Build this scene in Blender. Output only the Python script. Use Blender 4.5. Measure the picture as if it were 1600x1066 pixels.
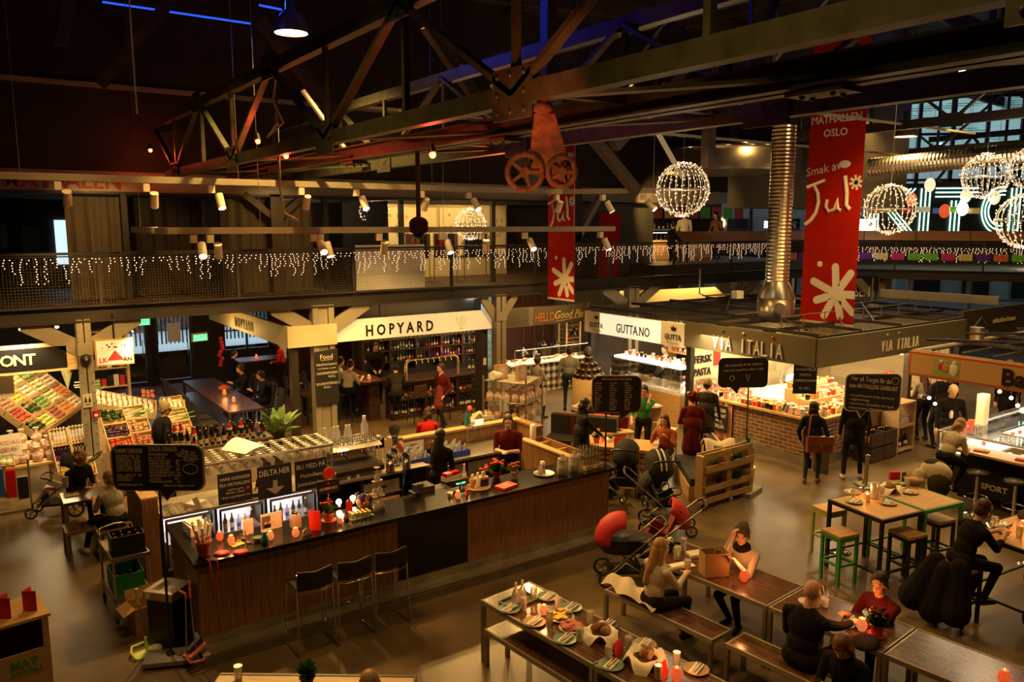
import bpy,bmesh,math,random
import numpy as np
from mathutils import Vector as V,Matrix as Mx
from math import sin,cos,pi,radians as R
random.seed(7)
SC = bpy.context.scene
for o in list(bpy.data.objects): bpy.data.objects.remove(o)
# ---------------------------------------------------------------- camera, world, exposure
FPX,HC,PITCH,YAW = 1240.0,5.1,math.atan(183/1240.0),R(55.15)
cam = bpy.data.cameras.new('camera'); cam.sensor_width = 36; cam.lens = FPX/1600*36; cam.clip_end = 300
co = bpy.data.objects.new('camera',cam); SC.collection.objects.link(co)
co.location = (0,0,HC); co.rotation_euler = (pi/2-PITCH,0,YAW-pi/2); SC.camera = co
FW = V((cos(YAW)*cos(PITCH),sin(YAW)*cos(PITCH),-sin(PITCH))); RT = V((sin(YAW),-cos(YAW),0)); UP = RT.cross(FW)
def ray(px,py): return FW+RT*((px-800)/FPX)-UP*((py-533)/FPX)
def at(px,py,z=0.0):
    d = ray(px,py); t = (z-HC)/d.z; return V((d.x*t,d.y*t,z))
def aty(px,py,y):
    d = ray(px,py); t = y/d.y; return V((d.x*t,y,HC+d.z*t))
def atx(px,py,x):
    d = ray(px,py); t = x/d.x; return V((x,d.y*t,HC+d.z*t))
def atd(px,py,d0):
    d = ray(px,py); return V((0,0,HC))+d*d0
W = bpy.data.worlds.new('world'); SC.world = W; W.use_nodes = True
bg = W.node_tree.nodes['Background']; bg.inputs[0].default_value = (.55,.8,1,1); bg.inputs[1].default_value = 1.8
SC.view_settings.view_transform = 'Standard'; SC.view_settings.look = 'None'; SC.view_settings.gamma = 1
SC.view_settings.use_curve_mapping = False; SC.view_settings.exposure = 0.0
WARM = (1,.57,.16)
LK = 1.45
def lamp(kind,loc,power,col=WARM,size=.1,to=None,spot=70,blend=.5,sy=None):
    l = bpy.data.lights.new('light',kind); l.energy = power*LK; l.color = col
    if kind == 'AREA':
        l.size = size
        if sy: l.shape = 'RECTANGLE'; l.size_y = sy
    else: l.shadow_soft_size = size
    if kind == 'SPOT': l.spot_size = R(spot); l.spot_blend = blend
    o = bpy.data.objects.new('lamp_light',l); SC.collection.objects.link(o); o.location = loc
    d = (V(to) if to is not None else V(loc)-V((0,0,1)))-V(loc)
    o.rotation_euler = d.to_track_quat('-Z','Y').to_euler()
    return o
# lamps of the hall: high pendants and the work lights of the stalls
for x in (2,7,12,17,22):
    for y in (3,8,13): lamp("SPOT",(x,y,8.6),260 if y < 9 else 200,WARM,.15,None,110,.8)
for x,y in ((1,18.5),(4.5,20),(9,20),(13.5,19.5),(17,19)): lamp('AREA',(x,y,3.1),30,WARM,1.5)
lamp('AREA',(12,20.5,5.6),40,WARM,3)

# ---------------------------------------------------------------- materials
MT = {}
def nt(name):
    m = bpy.data.materials.new(name); m.use_nodes = True; t = m.node_tree
    return m,t,t.nodes['Principled BSDF']
def mat(name,col,rough=.55,metal=0,noise=None,bump=0,spec=None,col2=None,stretch=(1,1,1),coat=0):
    """plain surface; noise=(scale, amount) mottles towards col2"""
    m,t,b = nt(name); b.inputs['Roughness'].default_value = rough; b.inputs['Metallic'].default_value = metal
    b.inputs['Base Color'].default_value = (*col,1)
    if name[:3] == 'cl_': spec = .15
    if spec is not None: b.inputs['Specular IOR Level'].default_value = spec
    if coat: b.inputs['Coat Weight'].default_value = coat; b.inputs['Coat Roughness'].default_value = .12
    if noise:
        tc = t.nodes.new('ShaderNodeTexCoord'); mp = t.nodes.new('ShaderNodeMapping'); mp.inputs['Scale'].default_value = stretch
        n = t.nodes.new('ShaderNodeTexNoise'); n.inputs['Scale'].default_value = noise[0]; n.inputs['Detail'].default_value = 4
        r = t.nodes.new('ShaderNodeValToRGB'); r.color_ramp.elements[0].position = .35; r.color_ramp.elements[1].position = .68
        c2 = col2 or tuple(c*(1-noise[1]) for c in col)
        r.color_ramp.elements[0].color = (*col,1); r.color_ramp.elements[1].color = (*c2,1)
        t.links.new(tc.outputs['Object'],mp.inputs[0]); t.links.new(mp.outputs[0],n.inputs['Vector'])
        t.links.new(n.outputs['Fac'],r.inputs[0]); t.links.new(r.outputs[0],b.inputs['Base Color'])
        if bump:
            bp = t.nodes.new('ShaderNodeBump'); bp.inputs['Strength'].default_value = bump; bp.inputs['Distance'].default_value = .02
            t.links.new(n.outputs['Fac'],bp.inputs['Height']); t.links.new(bp.outputs[0],b.inputs['Normal'])
    MT[name] = m; return m
def emit(name,col,st,base=None,sample=False):
    m,t,b = nt(name); b.inputs['Base Color'].default_value = (*(base or col),1)
    b.inputs['Emission Color'].default_value = (*col,1); b.inputs['Emission Strength'].default_value = st
    if not sample: m.cycles.emission_sampling = 'NONE'
    MT[name] = m
def glass(name,col=(1,1,1),amt=.12,rough=.02,dif=0):
    m,t,b = nt(name); t.nodes.remove(b); out = t.nodes['Material Output']
    tr = t.nodes.new('ShaderNodeBsdfTransparent'); tr.inputs[0].default_value = (*col,1)
    gl = t.nodes.new('ShaderNodeBsdfGlossy'); gl.inputs['Roughness'].default_value = rough
    lw = t.nodes.new('ShaderNodeLayerWeight'); lw.inputs[0].default_value = .35
    ma = t.nodes.new('ShaderNodeMath'); ma.operation = 'MULTIPLY_ADD'; ma.inputs[1].default_value = .75; ma.inputs[2].default_value = amt
    mx = t.nodes.new('ShaderNodeMixShader')
    t.links.new(lw.outputs['Fresnel'],ma.inputs[0]); t.links.new(ma.outputs[0],mx.inputs[0])
    t.links.new(tr.outputs[0],mx.inputs[1]); t.links.new(gl.outputs[0],mx.inputs[2]); res = mx.outputs[0]
    if dif:
        df = t.nodes.new('ShaderNodeBsdfDiffuse'); df.inputs[0].default_value = (.85,.82,.75,1); m2 = t.nodes.new('ShaderNodeMixShader'); m2.inputs[0].default_value = dif
        t.links.new(res,m2.inputs[1]); t.links.new(df.outputs[0],m2.inputs[2]); res = m2.outputs[0]
    t.links.new(res,out.inputs[0]); MT[name] = m
def wood(name,c1,c2,rough=.45,sc=(1,12,12),plank=None,coat=0,nscale=3.0):
    """grain along local X unless sc says otherwise; plank=(axis index, width) darkens joints"""
    m,t,b = nt(name); b.inputs['Roughness'].default_value = rough
    if coat: b.inputs['Coat Weight'].default_value = coat; b.inputs['Coat Roughness'].default_value = .15
    tc = t.nodes.new('ShaderNodeTexCoord'); mp = t.nodes.new('ShaderNodeMapping'); mp.inputs['Scale'].default_value = sc
    n = t.nodes.new('ShaderNodeTexNoise'); n.inputs['Scale'].default_value = nscale; n.inputs['Detail'].default_value = 6; n.inputs['Distortion'].default_value = .6
    r = t.nodes.new('ShaderNodeValToRGB'); r.color_ramp.elements[0].position = .36; r.color_ramp.elements[1].position = .66
    r.color_ramp.elements[0].color = (*c2,1); r.color_ramp.elements[1].color = (*c1,1)
    t.links.new(tc.outputs['Object'],mp.inputs[0]); t.links.new(mp.outputs[0],n.inputs['Vector']); t.links.new(n.outputs['Fac'],r.inputs[0])
    src = r.outputs[0]
    if plank:
        sp = t.nodes.new('ShaderNodeSeparateXYZ'); t.links.new(tc.outputs['Object'],sp.inputs[0])
        d = t.nodes.new('ShaderNodeMath'); d.operation = 'DIVIDE'; d.inputs[1].default_value = plank[1]
        f = t.nodes.new('ShaderNodeMath'); f.operation = 'FRACT'; g = t.nodes.new('ShaderNodeMath'); g.operation = 'GREATER_THAN'; g.inputs[1].default_value = .035
        mx = t.nodes.new('ShaderNodeMix'); mx.data_type = 'RGBA'; mx.inputs[6].default_value = (*[c*.25 for c in c2],1)
        t.links.new(sp.outputs[plank[0]],d.inputs[0]); t.links.new(d.outputs[0],f.inputs[0]); t.links.new(f.outputs[0],g.inputs[0])
        t.links.new(g.outputs[0],mx.inputs[0]); t.links.new(src,mx.inputs[7]); src = mx.outputs[2]
    t.links.new(src,b.inputs['Base Color']); MT[name] = m
def pattern(name,kind,c1,c2,sx,sy,axes=(0,2),rough=.7):
    """brick or checker in the plane of two local axes"""
    m,t,b = nt(name); b.inputs['Roughness'].default_value = rough
    tc = t.nodes.new('ShaderNodeTexCoord'); sp = t.nodes.new('ShaderNodeSeparateXYZ'); cb = t.nodes.new('ShaderNodeCombineXYZ')
    t.links.new(tc.outputs['Object'],sp.inputs[0]); t.links.new(sp.outputs[axes[0]],cb.inputs[0]); t.links.new(sp.outputs[axes[1]],cb.inputs[1])
    if kind == 'brick':
        k = t.nodes.new('ShaderNodeTexBrick'); k.inputs['Scale'].default_value = 1; k.inputs['Brick Width'].default_value = sx
        k.inputs['Row Height'].default_value = sy; k.inputs['Mortar Size'].default_value = .006; k.inputs['Color1'].default_value = (*c1,1)
        k.inputs['Color2'].default_value = (*[c*.6 for c in c1],1); k.inputs['Mortar'].default_value = (*c2,1)
        t.links.new(cb.outputs[0],k.inputs['Vector']); t.links.new(k.outputs[0],b.inputs['Base Color'])
    else:   # gingham: average of two stripe sets
        outs = []
        for i in (0,1):
            d = t.nodes.new('ShaderNodeMath'); d.operation = 'DIVIDE'; d.inputs[1].default_value = sx; t.links.new(sp.outputs[axes[i]],d.inputs[0])
            f = t.nodes.new('ShaderNodeMath'); f.operation = 'FRACT'; t.links.new(d.outputs[0],f.inputs[0])
            g = t.nodes.new('ShaderNodeMath'); g.operation = 'GREATER_THAN'; g.inputs[1].default_value = .5; t.links.new(f.outputs[0],g.inputs[0]); outs.append(g)
        a = t.nodes.new('ShaderNodeMath'); a.operation = 'ADD'; t.links.new(outs[0].outputs[0],a.inputs[0]); t.links.new(outs[1].outputs[0],a.inputs[1])
        h = t.nodes.new('ShaderNodeMath'); h.operation = 'MULTIPLY'; h.inputs[1].default_value = .5; t.links.new(a.outputs[0],h.inputs[0])
        r = t.nodes.new('ShaderNodeValToRGB'); r.color_ramp.interpolation = 'CONSTANT'; e = r.color_ramp.elements
        e[0].color = (*c1,1); e[1].position = .75; e[1].color = (*c2,1); x = e.new(.4); x.color = (*[(p+q)*.3 for p,q in zip(c1,c2)],1)
        t.links.new(h.outputs[0],r.inputs[0]); t.links.new(r.outputs[0],b.inputs['Base Color'])
    MT[name] = m
def mesh_screen(name,col,cell,axes,wire=.16,thru=0):
    """wire mesh: opaque wires on see-through cells"""
    m,t,b = nt(name); b.inputs['Base Color'].default_value = (*col,1); out = t.nodes['Material Output']
    tc = t.nodes.new('ShaderNodeTexCoord'); sp = t.nodes.new('ShaderNodeSeparateXYZ'); t.links.new(tc.outputs['Object'],sp.inputs[0]); outs = []
    for i in axes:
        d = t.nodes.new('ShaderNodeMath'); d.operation = 'DIVIDE'; d.inputs[1].default_value = cell; t.links.new(sp.outputs[i],d.inputs[0])
        f = t.nodes.new('ShaderNodeMath'); f.operation = 'FRACT'; t.links.new(d.outputs[0],f.inputs[0])
        g = t.nodes.new('ShaderNodeMath'); g.operation = 'LESS_THAN'; g.inputs[1].default_value = wire; t.links.new(f.outputs[0],g.inputs[0]); outs.append(g)
    a = t.nodes.new('ShaderNodeMath'); a.operation = 'MAXIMUM'; t.links.new(outs[0].outputs[0],a.inputs[0])
    t.links.new(outs[1 if len(outs) > 1 else 0].outputs[0],a.inputs[1])
    tr = t.nodes.new('ShaderNodeBsdfTransparent'); mx = t.nodes.new('ShaderNodeMixShader')
    if thru: b = t.nodes.new('ShaderNodeBsdfTranslucent'); b.inputs[0].default_value = (*col,1)
    t.links.new(a.outputs[0],mx.inputs[0]); t.links.new(tr.outputs[0],mx.inputs[1]); t.links.new(b.outputs[0],mx.inputs[2]); t.links.new(mx.outputs[0],out.inputs[0])
    MT[name] = m
mat('floor',(.17,.118,.062),.33,noise=(1.1,.5),bump=.05,spec=.35)
mat('steel_green',(.085,.085,.05),.5,.3,noise=(6,.4)); mat('steel_dark',(.03,.024,.02),.5,.2); mat('rust',(.2,.07,.03),.8,noise=(9,.6),bump=.3)
mat('beam_brown',(.06,.035,.02),.6,noise=(3,.4)); mat('beam_cream',(.32,.28,.2),.55,noise=(3,.15)); mat('column',(.27,.235,.165),.5,noise=(3,.12))
mat('roofing',(.02,.014,.013),.9); mat('wall_dark',(.03,.02,.015),.85,noise=(2,.4)); mat('wall_grey',(.13,.12,.1),.7,noise=(2,.2))
mat('black',(.008,.007,.006),.45); mat('black_gloss',(.006,.005,.005),.16); mat('black_matt',(.012,.01,.009),.8)
mat('white',(.78,.76,.7),.5); mat('cream',(.72,.64,.48),.55); mat('paper',(.82,.8,.74),.7); mat('sign_cream',(.56,.5,.3),.5)
mat('gutta_white',(.85,.82,.72),.5); mat('ba_ochre',(.62,.38,.15),.55); mat('ba_orange',(.5,.14,.03),.55)
mat('steel',(.5,.46,.38),.3,.9,noise=(5,.15)); mat('chrome',(.75,.72,.68),.12,1); mat('steel_rough',(.42,.38,.3),.45,.85,noise=(4,.3))
mat('duct',(.62,.58,.48),.28,1); mat('fascia',(.12,.1,.055),.6); mat('fascia_dark',(.05,.035,.022),.6)
mat('red',(.55,.02,.012),.6); mat('banner_red',(.4,.012,.002),.95,noise=(2,.12),spec=.1); mat('red_bright',(.8,.03,.02),.5); mat('burgundy',(.09,.008,.01),.8)
mat('dark_red_cloth',(.16,.015,.012),.85); mat('letter_red',(.32,.02,.015),.6)
mat('green',(.05,.32,.07),.45); mat('green_light',(.36,.45,.14),.5); mat('green_dark',(.02,.09,.03),.6); mat('leaf',(.045,.16,.03),.5,noise=(12,.5)); mat('leaf_pale',(.25,.4,.12),.5,noise=(10,.5))
mat('crate_green',(.02,.3,.08),.5); mat('blue_crate',(.02,.05,.45),.4); mat('blue',(.02,.08,.4),.6); mat('teal',(.02,.2,.2),.4); mat('navy',(.015,.02,.05),.8)
mat('lime',(.6,.75,.15),.5); mat('pink_plastic',(.6,.15,.12),.5); mat('terracotta',(.48,.1,.035),.6); mat('orange',(.6,.2,.03),.6)
mat('yellow',(.75,.55,.1),.6); mat('gold',(.6,.42,.1),.35,.7); mat('brass',(.65,.45,.2),.25,1)
mat('chalkboard',(.012,.009,.008),.7,noise=(5,-.6)); mat('chalk',(.75,.68,.5),.9); mat('board_rim',(.38,.34,.25),.6)
mat('plate_blue',(.2,.3,.27),.3); mat('plate_tan',(.4,.3,.18),.3); mat('plate_dark',(.06,.06,.06),.25); mat('bread',(.35,.18,.07),.8,noise=(20,.5)); mat('bun',(.55,.32,.12),.7,noise=(14,.4)); mat('cheese',(.75,.55,.22),.6,noise=(25,.5)); mat('ham',(.6,.2,.14),.6,noise=(25,.6))
mat('napkin',(.85,.8,.68),.8); mat('cardboard',(.42,.24,.11),.8,noise=(4,.15)); mat('granite',(.3,.27,.22),.8,noise=(60,.5)); mat('wicker',(.36,.2,.09),.8,noise=(40,.6),bump=.5)
mat('leather',(.22,.06,.02),.5,noise=(6,.3)); mat('fabric_pink',(.75,.33,.2),.9,noise=(40,.25)); mat('curtain',(.14,.11,.07),.9,noise=(5,.4),stretch=(8,8,.3))
mat('skin',(.62,.33,.2),.55); mat('skin_pale',(.7,.42,.27),.55); mat('lips',(.4,.08,.06),.5); mat('eye',(.02,.015,.01),.25)
mat('hair_dark',(.018,.01,.007),.5); mat('hair_brown',(.07,.025,.012),.5,noise=(30,.4),stretch=(1,1,.2)); mat('hair_blond',(.42,.24,.09),.5,noise=(30,.4),stretch=(1,1,.2)); mat('hair_grey',(.5,.42,.3),.6); mat('hair_auburn',(.16,.05,.02),.5,noise=(30,.4),stretch=(1,1,.2))
mat('cl_black',(.012,.009,.009),.9); mat('cl_navy',(.012,.013,.022),.9); mat('cl_grey',(.3,.28,.24),.9); mat('cl_sweater',(.5,.45,.36),.9); mat('cl_white',(.75,.7,.6),.9); mat('cl_olive',(.03,.025,.014),.8); mat('cl_red',(.55,.02,.015),.9); mat('cl_burg',(.1,.009,.01),.9)
mat('cl_green',(.04,.2,.05),.9); mat('cl_orange',(.35,.09,.035),.9); mat('cl_jeans',(.03,.04,.06),.9); mat('cl_beige',(.5,.42,.32),.9); mat('cl_plaid',(.22,.12,.07),.9,noise=(18,.8)); mat('cl_brownpants',(.05,.035,.022),.9); mat('shoe_brown',(.14,.05,.02),.5); mat('cl_cap',(.35,.28,.15),.9,noise=(60,.4)); mat('cl_beanie',(.12,.09,.06),.95,noise=(60,.4))
mat('magenta',(.6,.03,.22),.7); mat('lime_paper',(.15,.6,.06),.7); mat('purple',(.1,.01,.3),.7); mat('orange_paper',(.7,.16,.03),.7); mat('cream_paper',(.78,.62,.28),.7)
mat('bottle_brown',(.05,.018,.006),.12); mat('bottle_green',(.012,.035,.012),.12); mat('wine_dark',(.015,.008,.01),.12); mat('label',(.75,.68,.5),.7); mat('tomato',(.5,.04,.02),.35); mat('potato',(.4,.24,.12),.7); mat('onion',(.35,.1,.05),.45); mat('garlic',(.8,.68,.5),.6); mat('pepper',(.6,.05,.02),.3); mat('veg_green',(.14,.32,.06),.5); mat('veg_pale',(.6,.62,.3),.5); mat('aubergine',(.03,.01,.03),.3); mat('carrot',(.7,.22,.04),.5); mat('cellophane',(.75,.7,.6),.15,noise=(25,.5),col2=(.55,.25,.2),bump=1)
wood('panel',(.33,.165,.065),(.2,.095,.038),.5,(14,14,.7),plank=(0,.105)); wood('panel_y',(.33,.165,.065),(.2,.095,.038),.5,(14,14,.7),plank=(1,.105))
wood('oak',(.6,.38,.16),(.45,.26,.1),.45); wood('oak_y',(.62,.4,.17),(.47,.28,.11),.4,(12,1,12)); wood('crate',(.72,.5,.24),(.52,.33,.14),.65); wood('pallet',(.5,.32,.14),(.3,.18,.08),.75)
wood('table_dark',(.16,.075,.028),(.055,.022,.008),.24,(14,1.2,14),plank=(0,.118),coat=.5); wood('dark_wood',(.07,.03,.014),(.03,.013,.007),.4); wood('ply',(.5,.33,.15),(.4,.25,.11),.6); wood('ledge',(.42,.21,.08),(.32,.15,.055),.5)
pattern('brick','brick',(.2,.09,.045),(.5,.38,.22),.25,.085,(1,2)); pattern('brick_x','brick',(.2,.09,.045),(.5,.38,.22),.25,.085,(0,2)); pattern('brick_red','brick',(.12,.03,.02),(.06,.04,.03),.22,.07,(0,2))
pattern('gingham','check',(.85,.75,.45),(.03,.012,.008),.22,.22,(0,2)); pattern('blue_tile','brick',(.35,.5,.55),(.2,.3,.35),.3,.12,(0,2),.4); pattern('tiles','brick',(.7,.58,.36),(.5,.4,.22),.4,.2,(0,2),.4)
mesh_screen('rail_mesh',(.1,.075,.045),.055,(0,2),.06); mesh_screen('rail_mesh_y',(.22,.17,.1),.055,(1,2),.09); mesh_screen('blinds',(.8,.95,.85),.09,(2,),.7,1)
glass('glass'); glass('glass_frosty',(.95,.93,.88),.25,.08,.36); glass('glass_dark',(.35,.28,.2),.08); glass('glass_red',(.9,.12,.06),.1); glass('sheer',(.75,.68,.55),.02,.8)
emit('bulb',(1,.74,.38),9); emit('bulb_pink',(1,.6,.36),5); emit('bulb_big',(1,.75,.4),22); emit('candle',(1,.35,.08),7); emit('candle_glass',(1,.13,.03),.6,(.6,.05,.02)); emit('candle_orange',(1,.26,.07),.6,(.7,.2,.05))
emit('tube_white',(1,.85,.6),7); emit('led_white',(1,.95,.85),10); emit('neon',(.45,1,.75),3.5); emit('exit_green',(.1,1,.3),2.2); emit('digit_green',(.1,1,.3),4); emit('fridge',(.85,.8,1),2.2); emit('heat_red',(1,.12,.04),12); emit('case_light',(1,.88,.62),6); emit('day_white',(.62,.85,1),1.2); mat('glass_green',(.05,.12,.09),.2); emit('blue_glow',(.02,.1,1),1.2); emit('lamp_inner',(1,.78,.42),9); emit('sign_lit',(1,.86,.55),.9,(.85,.8,.65)); emit('sign_lit2',(1,.8,.45),.35,(.7,.62,.4))
# ---------------------------------------------------------------- mesh builder
class MB:
    def __init__(s): s.v = []; s.f = []; s.m = []; s.s = []
    def add(s,vs,fs,m,smooth=False):
        n = len(s.v); s.v += [tuple(p) for p in vs]
        for f in fs: s.f.append([i+n for i in f]); s.m.append(m); s.s.append(smooth)
        return s
    def box(s,x0,y0,z0,x1,y1,z1,m='white'):
        return s.add([(x,y,z) for z in (z0,z1) for y in (y0,y1) for x in (x0,x1)],
                     [(0,2,3,1),(4,5,7,6),(0,1,5,4),(2,6,7,3),(0,4,6,2),(1,3,7,5)],m)
    def cb(s,c,d,m='white',rz=0,mx=None):
        """box by centre and size, turned"""
        q = mx or Mx.Rotation(rz,3,'Z'); c = V(c)
        return s.add([c+q@V((x*d[0]/2,y*d[1]/2,z*d[2]/2)) for z in (-1,1) for y in (-1,1) for x in (-1,1)],
                     [(0,2,3,1),(4,5,7,6),(0,1,5,4),(2,6,7,3),(0,4,6,2),(1,3,7,5)],m)
    def bar(s,a,b,w,h,m='white',up=(0,0,1)):
        """rectangular bar from a to b; w sideways, h along up"""
        a,b = V(a),V(b); d = (b-a).normalized(); u = V(up)
        if abs(d.dot(u)) > .98: u = V((1,0,0))
        r = d.cross(u).normalized(); u = r.cross(d)
        vs = [p+r*(i*w/2)+u*(j*h/2) for p in (a,b) for i,j in ((-1,-1),(1,-1),(1,1),(-1,1))]
        return s.add(vs,[(3,2,1,0),(4,5,6,7),(0,1,5,4),(1,2,6,5),(2,3,7,6),(3,0,4,7)],m)
    def cyl(s,a,b,r,r1=None,m='white',n=10,cap=True):
        a,b = V(a),V(b); d = (b-a).normalized(); u = V((0,0,1)) if abs(d.z) < .9 else V((1,0,0)); p = d.cross(u).normalized(); q = d.cross(p)
        r1 = r if r1 is None else r1
        vs = [c+(p*cos(2*pi*i/n)+q*sin(2*pi*i/n))*k for c,k in ((a,r),(b,r1)) for i in range(n)]
        s.add(vs,[(i,(i+1) % n,n+(i+1) % n,n+i) for i in range(n)],m,True)
        if cap: s.add(vs,[tuple(range(n))[::-1],tuple(range(n,2*n))],m)
        return s
    def tube(s,pts,r,m='white',n=6,closed=False):
        pts = [V(p) for p in pts]; N = len(pts); vs = []; pu = None
        for i,p in enumerate(pts):
            a = pts[i-1] if (i or closed) else p; b = pts[(i+1) % N] if (i < N-1 or closed) else p
            d = (b-a).normalized()
            if pu is None: pu = V((0,0,1)) if abs(d.z) < .9 else V((1,0,0))
            x = d.cross(pu)
            if x.length < 1e-4: x = d.cross(V((1,.3,.1)))
            x.normalize(); y = x.cross(d); pu = y
            vs += [p+(x*cos(2*pi*k/n)+y*sin(2*pi*k/n))*r for k in range(n)]
        fs = [(i*n+k,i*n+(k+1) % n,(i+1) % N*n+(k+1) % n,(i+1) % N*n+k) for i in range(N if closed else N-1) for k in range(n)]
        s.add(vs,fs,m,True)
        if not closed: s.add(vs,[tuple(range(n))[::-1],tuple(range((N-1)*n,N*n))],m)
        return s
    def lathe(s,prof,c=(0,0,0),m='white',n=12,ax=None,smooth=True,cap=True):
        """prof: (radius, height) bottom to top"""
        c = V(c); q = V(ax).to_track_quat('Z','Y').to_matrix() if ax else Mx.Identity(3); vs = []
        for r,z in prof: vs += [c+q@V((r*cos(2*pi*i/n),r*sin(2*pi*i/n),z)) for i in range(n)]
        s.add(vs,[(j*n+i,j*n+(i+1) % n,(j+1)*n+(i+1) % n,(j+1)*n+i) for j in range(len(prof)-1) for i in range(n)],m,smooth)
        if cap and prof[0][0] > 1e-4: s.add(vs,[tuple(range(n))[::-1]],m)
        if cap and prof[-1][0] > 1e-4: s.add(vs,[tuple(range((len(prof)-1)*n,len(prof)*n))],m)
        return s
    def ball(s,c,r,m='white',sc=(1,1,1),n=8,mx=None,k=None):
        c = V(c); q = mx or Mx.Identity(3); k = k or max(4,n*2//3); vs = []
        for j in range(k+1):
            a = pi*j/k
            for i in range(n): vs.append(c+q@V((r*sc[0]*sin(a)*cos(2*pi*i/n),r*sc[1]*sin(a)*sin(2*pi*i/n),-r*sc[2]*cos(a))))
        return s.add(vs,[(j*n+i,j*n+(i+1) % n,(j+1)*n+(i+1) % n,(j+1)*n+i) for j in range(k) for i in range(n)],m,True)
    def prism(s,poly,o,u,v,t,m='white',m2=None):
        """2-D outline poly in the frame (o; u, v), thickness t along u x v"""
        o,u,v = V(o),V(u).normalized(),V(v).normalized(); w = u.cross(v)*t; n = len(poly)
        a = [o+u*x+v*y for x,y in poly]; vs = a+[p+w for p in a]
        s.add(vs,[tuple(range(n))[::-1]]+[(i,(i+1) % n,n+(i+1) % n,n+i) for i in range(n)],m)
        return s.add(vs,[tuple(range(n,2*n))],m2 or m)
    def quad(s,pts,m): return s.add(pts,[tuple(range(len(pts)))],m)
    def sheet(s,fn,nu,nv,m,t=0):
        vs = [V(fn(i/nu,j/nv)) for j in range(nv+1) for i in range(nu+1)]
        s.add(vs,[(j*(nu+1)+i,j*(nu+1)+i+1,(j+1)*(nu+1)+i+1,(j+1)*(nu+1)+i) for j in range(nv) for i in range(nu)],m,True)
        return s
    def text(s,st,o,u,v,size,m='black',depth=.004,bold=0,center=True,sx=1,shear=0,maxw=None):
        vs,fs,w = glyphs(st,bold,shear)
        if not vs: return s
        k = size; kx = k*sx
        if maxw and w*kx > maxw: kx = maxw/w
        o,u,v = V(o),V(u).normalized(),V(v).normalized(); nn = u.cross(v); off = -w*kx/2 if center else 0
        return s.add([o+u*(p[0]*kx+off)+v*(p[1]*k)+nn*((p[2]+.5)*depth) for p in vs],fs,m)
    def xf(s,mx):
        s.v = [tuple(mx@V(p)) for p in s.v]; return s
    def merge(s,o,loc=(0,0,0),rz=0,sc=1):
        q = Mx.Rotation(rz,3,'Z'); l = V(loc); n = len(s.v)
        s.v += [tuple(q@(V(p)*sc)+l) for p in o.v]; s.f += [[i+n for i in f] for f in o.f]; s.m += o.m; s.s += o.s
        return s
    def mesh(s,name):
        me = bpy.data.meshes.new(name); me.from_pydata(s.v,[],s.f); ks = list(dict.fromkeys(s.m))
        for k in ks: me.materials.append(MT[k])
        ix = {k: i for i,k in enumerate(ks)}
        me.polygons.foreach_set('material_index',[ix[k] for k in s.m]); me.polygons.foreach_set('use_smooth',s.s); me.update(); return me
    def build(s,name,parent=None,loc=(0,0,0),rz=0):
        o = bpy.data.objects.new(name,s.mesh(name)); SC.collection.objects.link(o); o.parent = parent
        o.location = loc; o.rotation_euler = (0,0,rz); return o
_G = {}
def glyphs(st,bold,shear):
    k = (st,bold,shear)
    if k not in _G:
        c = bpy.data.curves.new('t','FONT'); c.body = st; c.size = 1; c.extrude = .5; c.offset = bold; c.shear = shear; c.resolution_u = 2
        o = bpy.data.objects.new('t',c); me = o.to_mesh()
        vs = [tuple(p.co) for p in me.vertices]; fs = [tuple(p.vertices) for p in me.polygons]
        if vs:
            x0 = min(p[0] for p in vs); vs = [(p[0]-x0,p[1],p[2]) for p in vs]
        _G[k] = (vs,fs,max((p[0] for p in vs),default=0)); o.to_mesh_clear(); bpy.data.objects.remove(o); bpy.data.curves.remove(c)
    return _G[k]
def tag(o,label,cat,group=None,kind=None):
    o['label'] = label; o['category'] = cat
    if group: o['group'] = group
    if kind: o['kind'] = kind
    return o
def thing(name,label,cat,loc=(0,0,0),rz=0,group=None):
    o = bpy.data.objects.new(name,None); SC.collection.objects.link(o); o.empty_display_size = .1
    o.location = loc; o.rotation_euler = (0,0,rz); return tag(o,label,cat,group)
def one(name,label,cat,mb,loc=(0,0,0),rz=0,group=None): return tag(mb.build(name,None,loc,rz),label,cat,group)
def struct(name,mb,loc=(0,0,0),rz=0):
    o = mb.build(name,None,loc,rz); o['kind'] = 'structure'; return o
def dup(r,loc,rz=None,label=None,group=None,sc=None):
    c = r.copy(); SC.collection.objects.link(c); c.location = loc
    if rz is not None: c.rotation_euler = (0,0,rz)
    if label: c['label'] = label
    if group: c['group'] = group
    if sc: c.scale = (sc,sc,sc) if not hasattr(sc,'__len__') else sc
    for ch in list(r.children):
        d = ch.copy(); SC.collection.objects.link(d); d.parent = c
        for g in list(ch.children):
            e = g.copy(); SC.collection.objects.link(e); e.parent = d
    return c
def setl(o,label,group=None):
    o['label'] = label
    if group: o['group'] = group
    return o
X_,Y_,Z_ = V((1,0,0)),V((0,1,0)),V((0,0,1))
# ================================================================ the hall
struct('floor',MB().box(-4,-4,-.1,52,34,0,'floor'))
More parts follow.
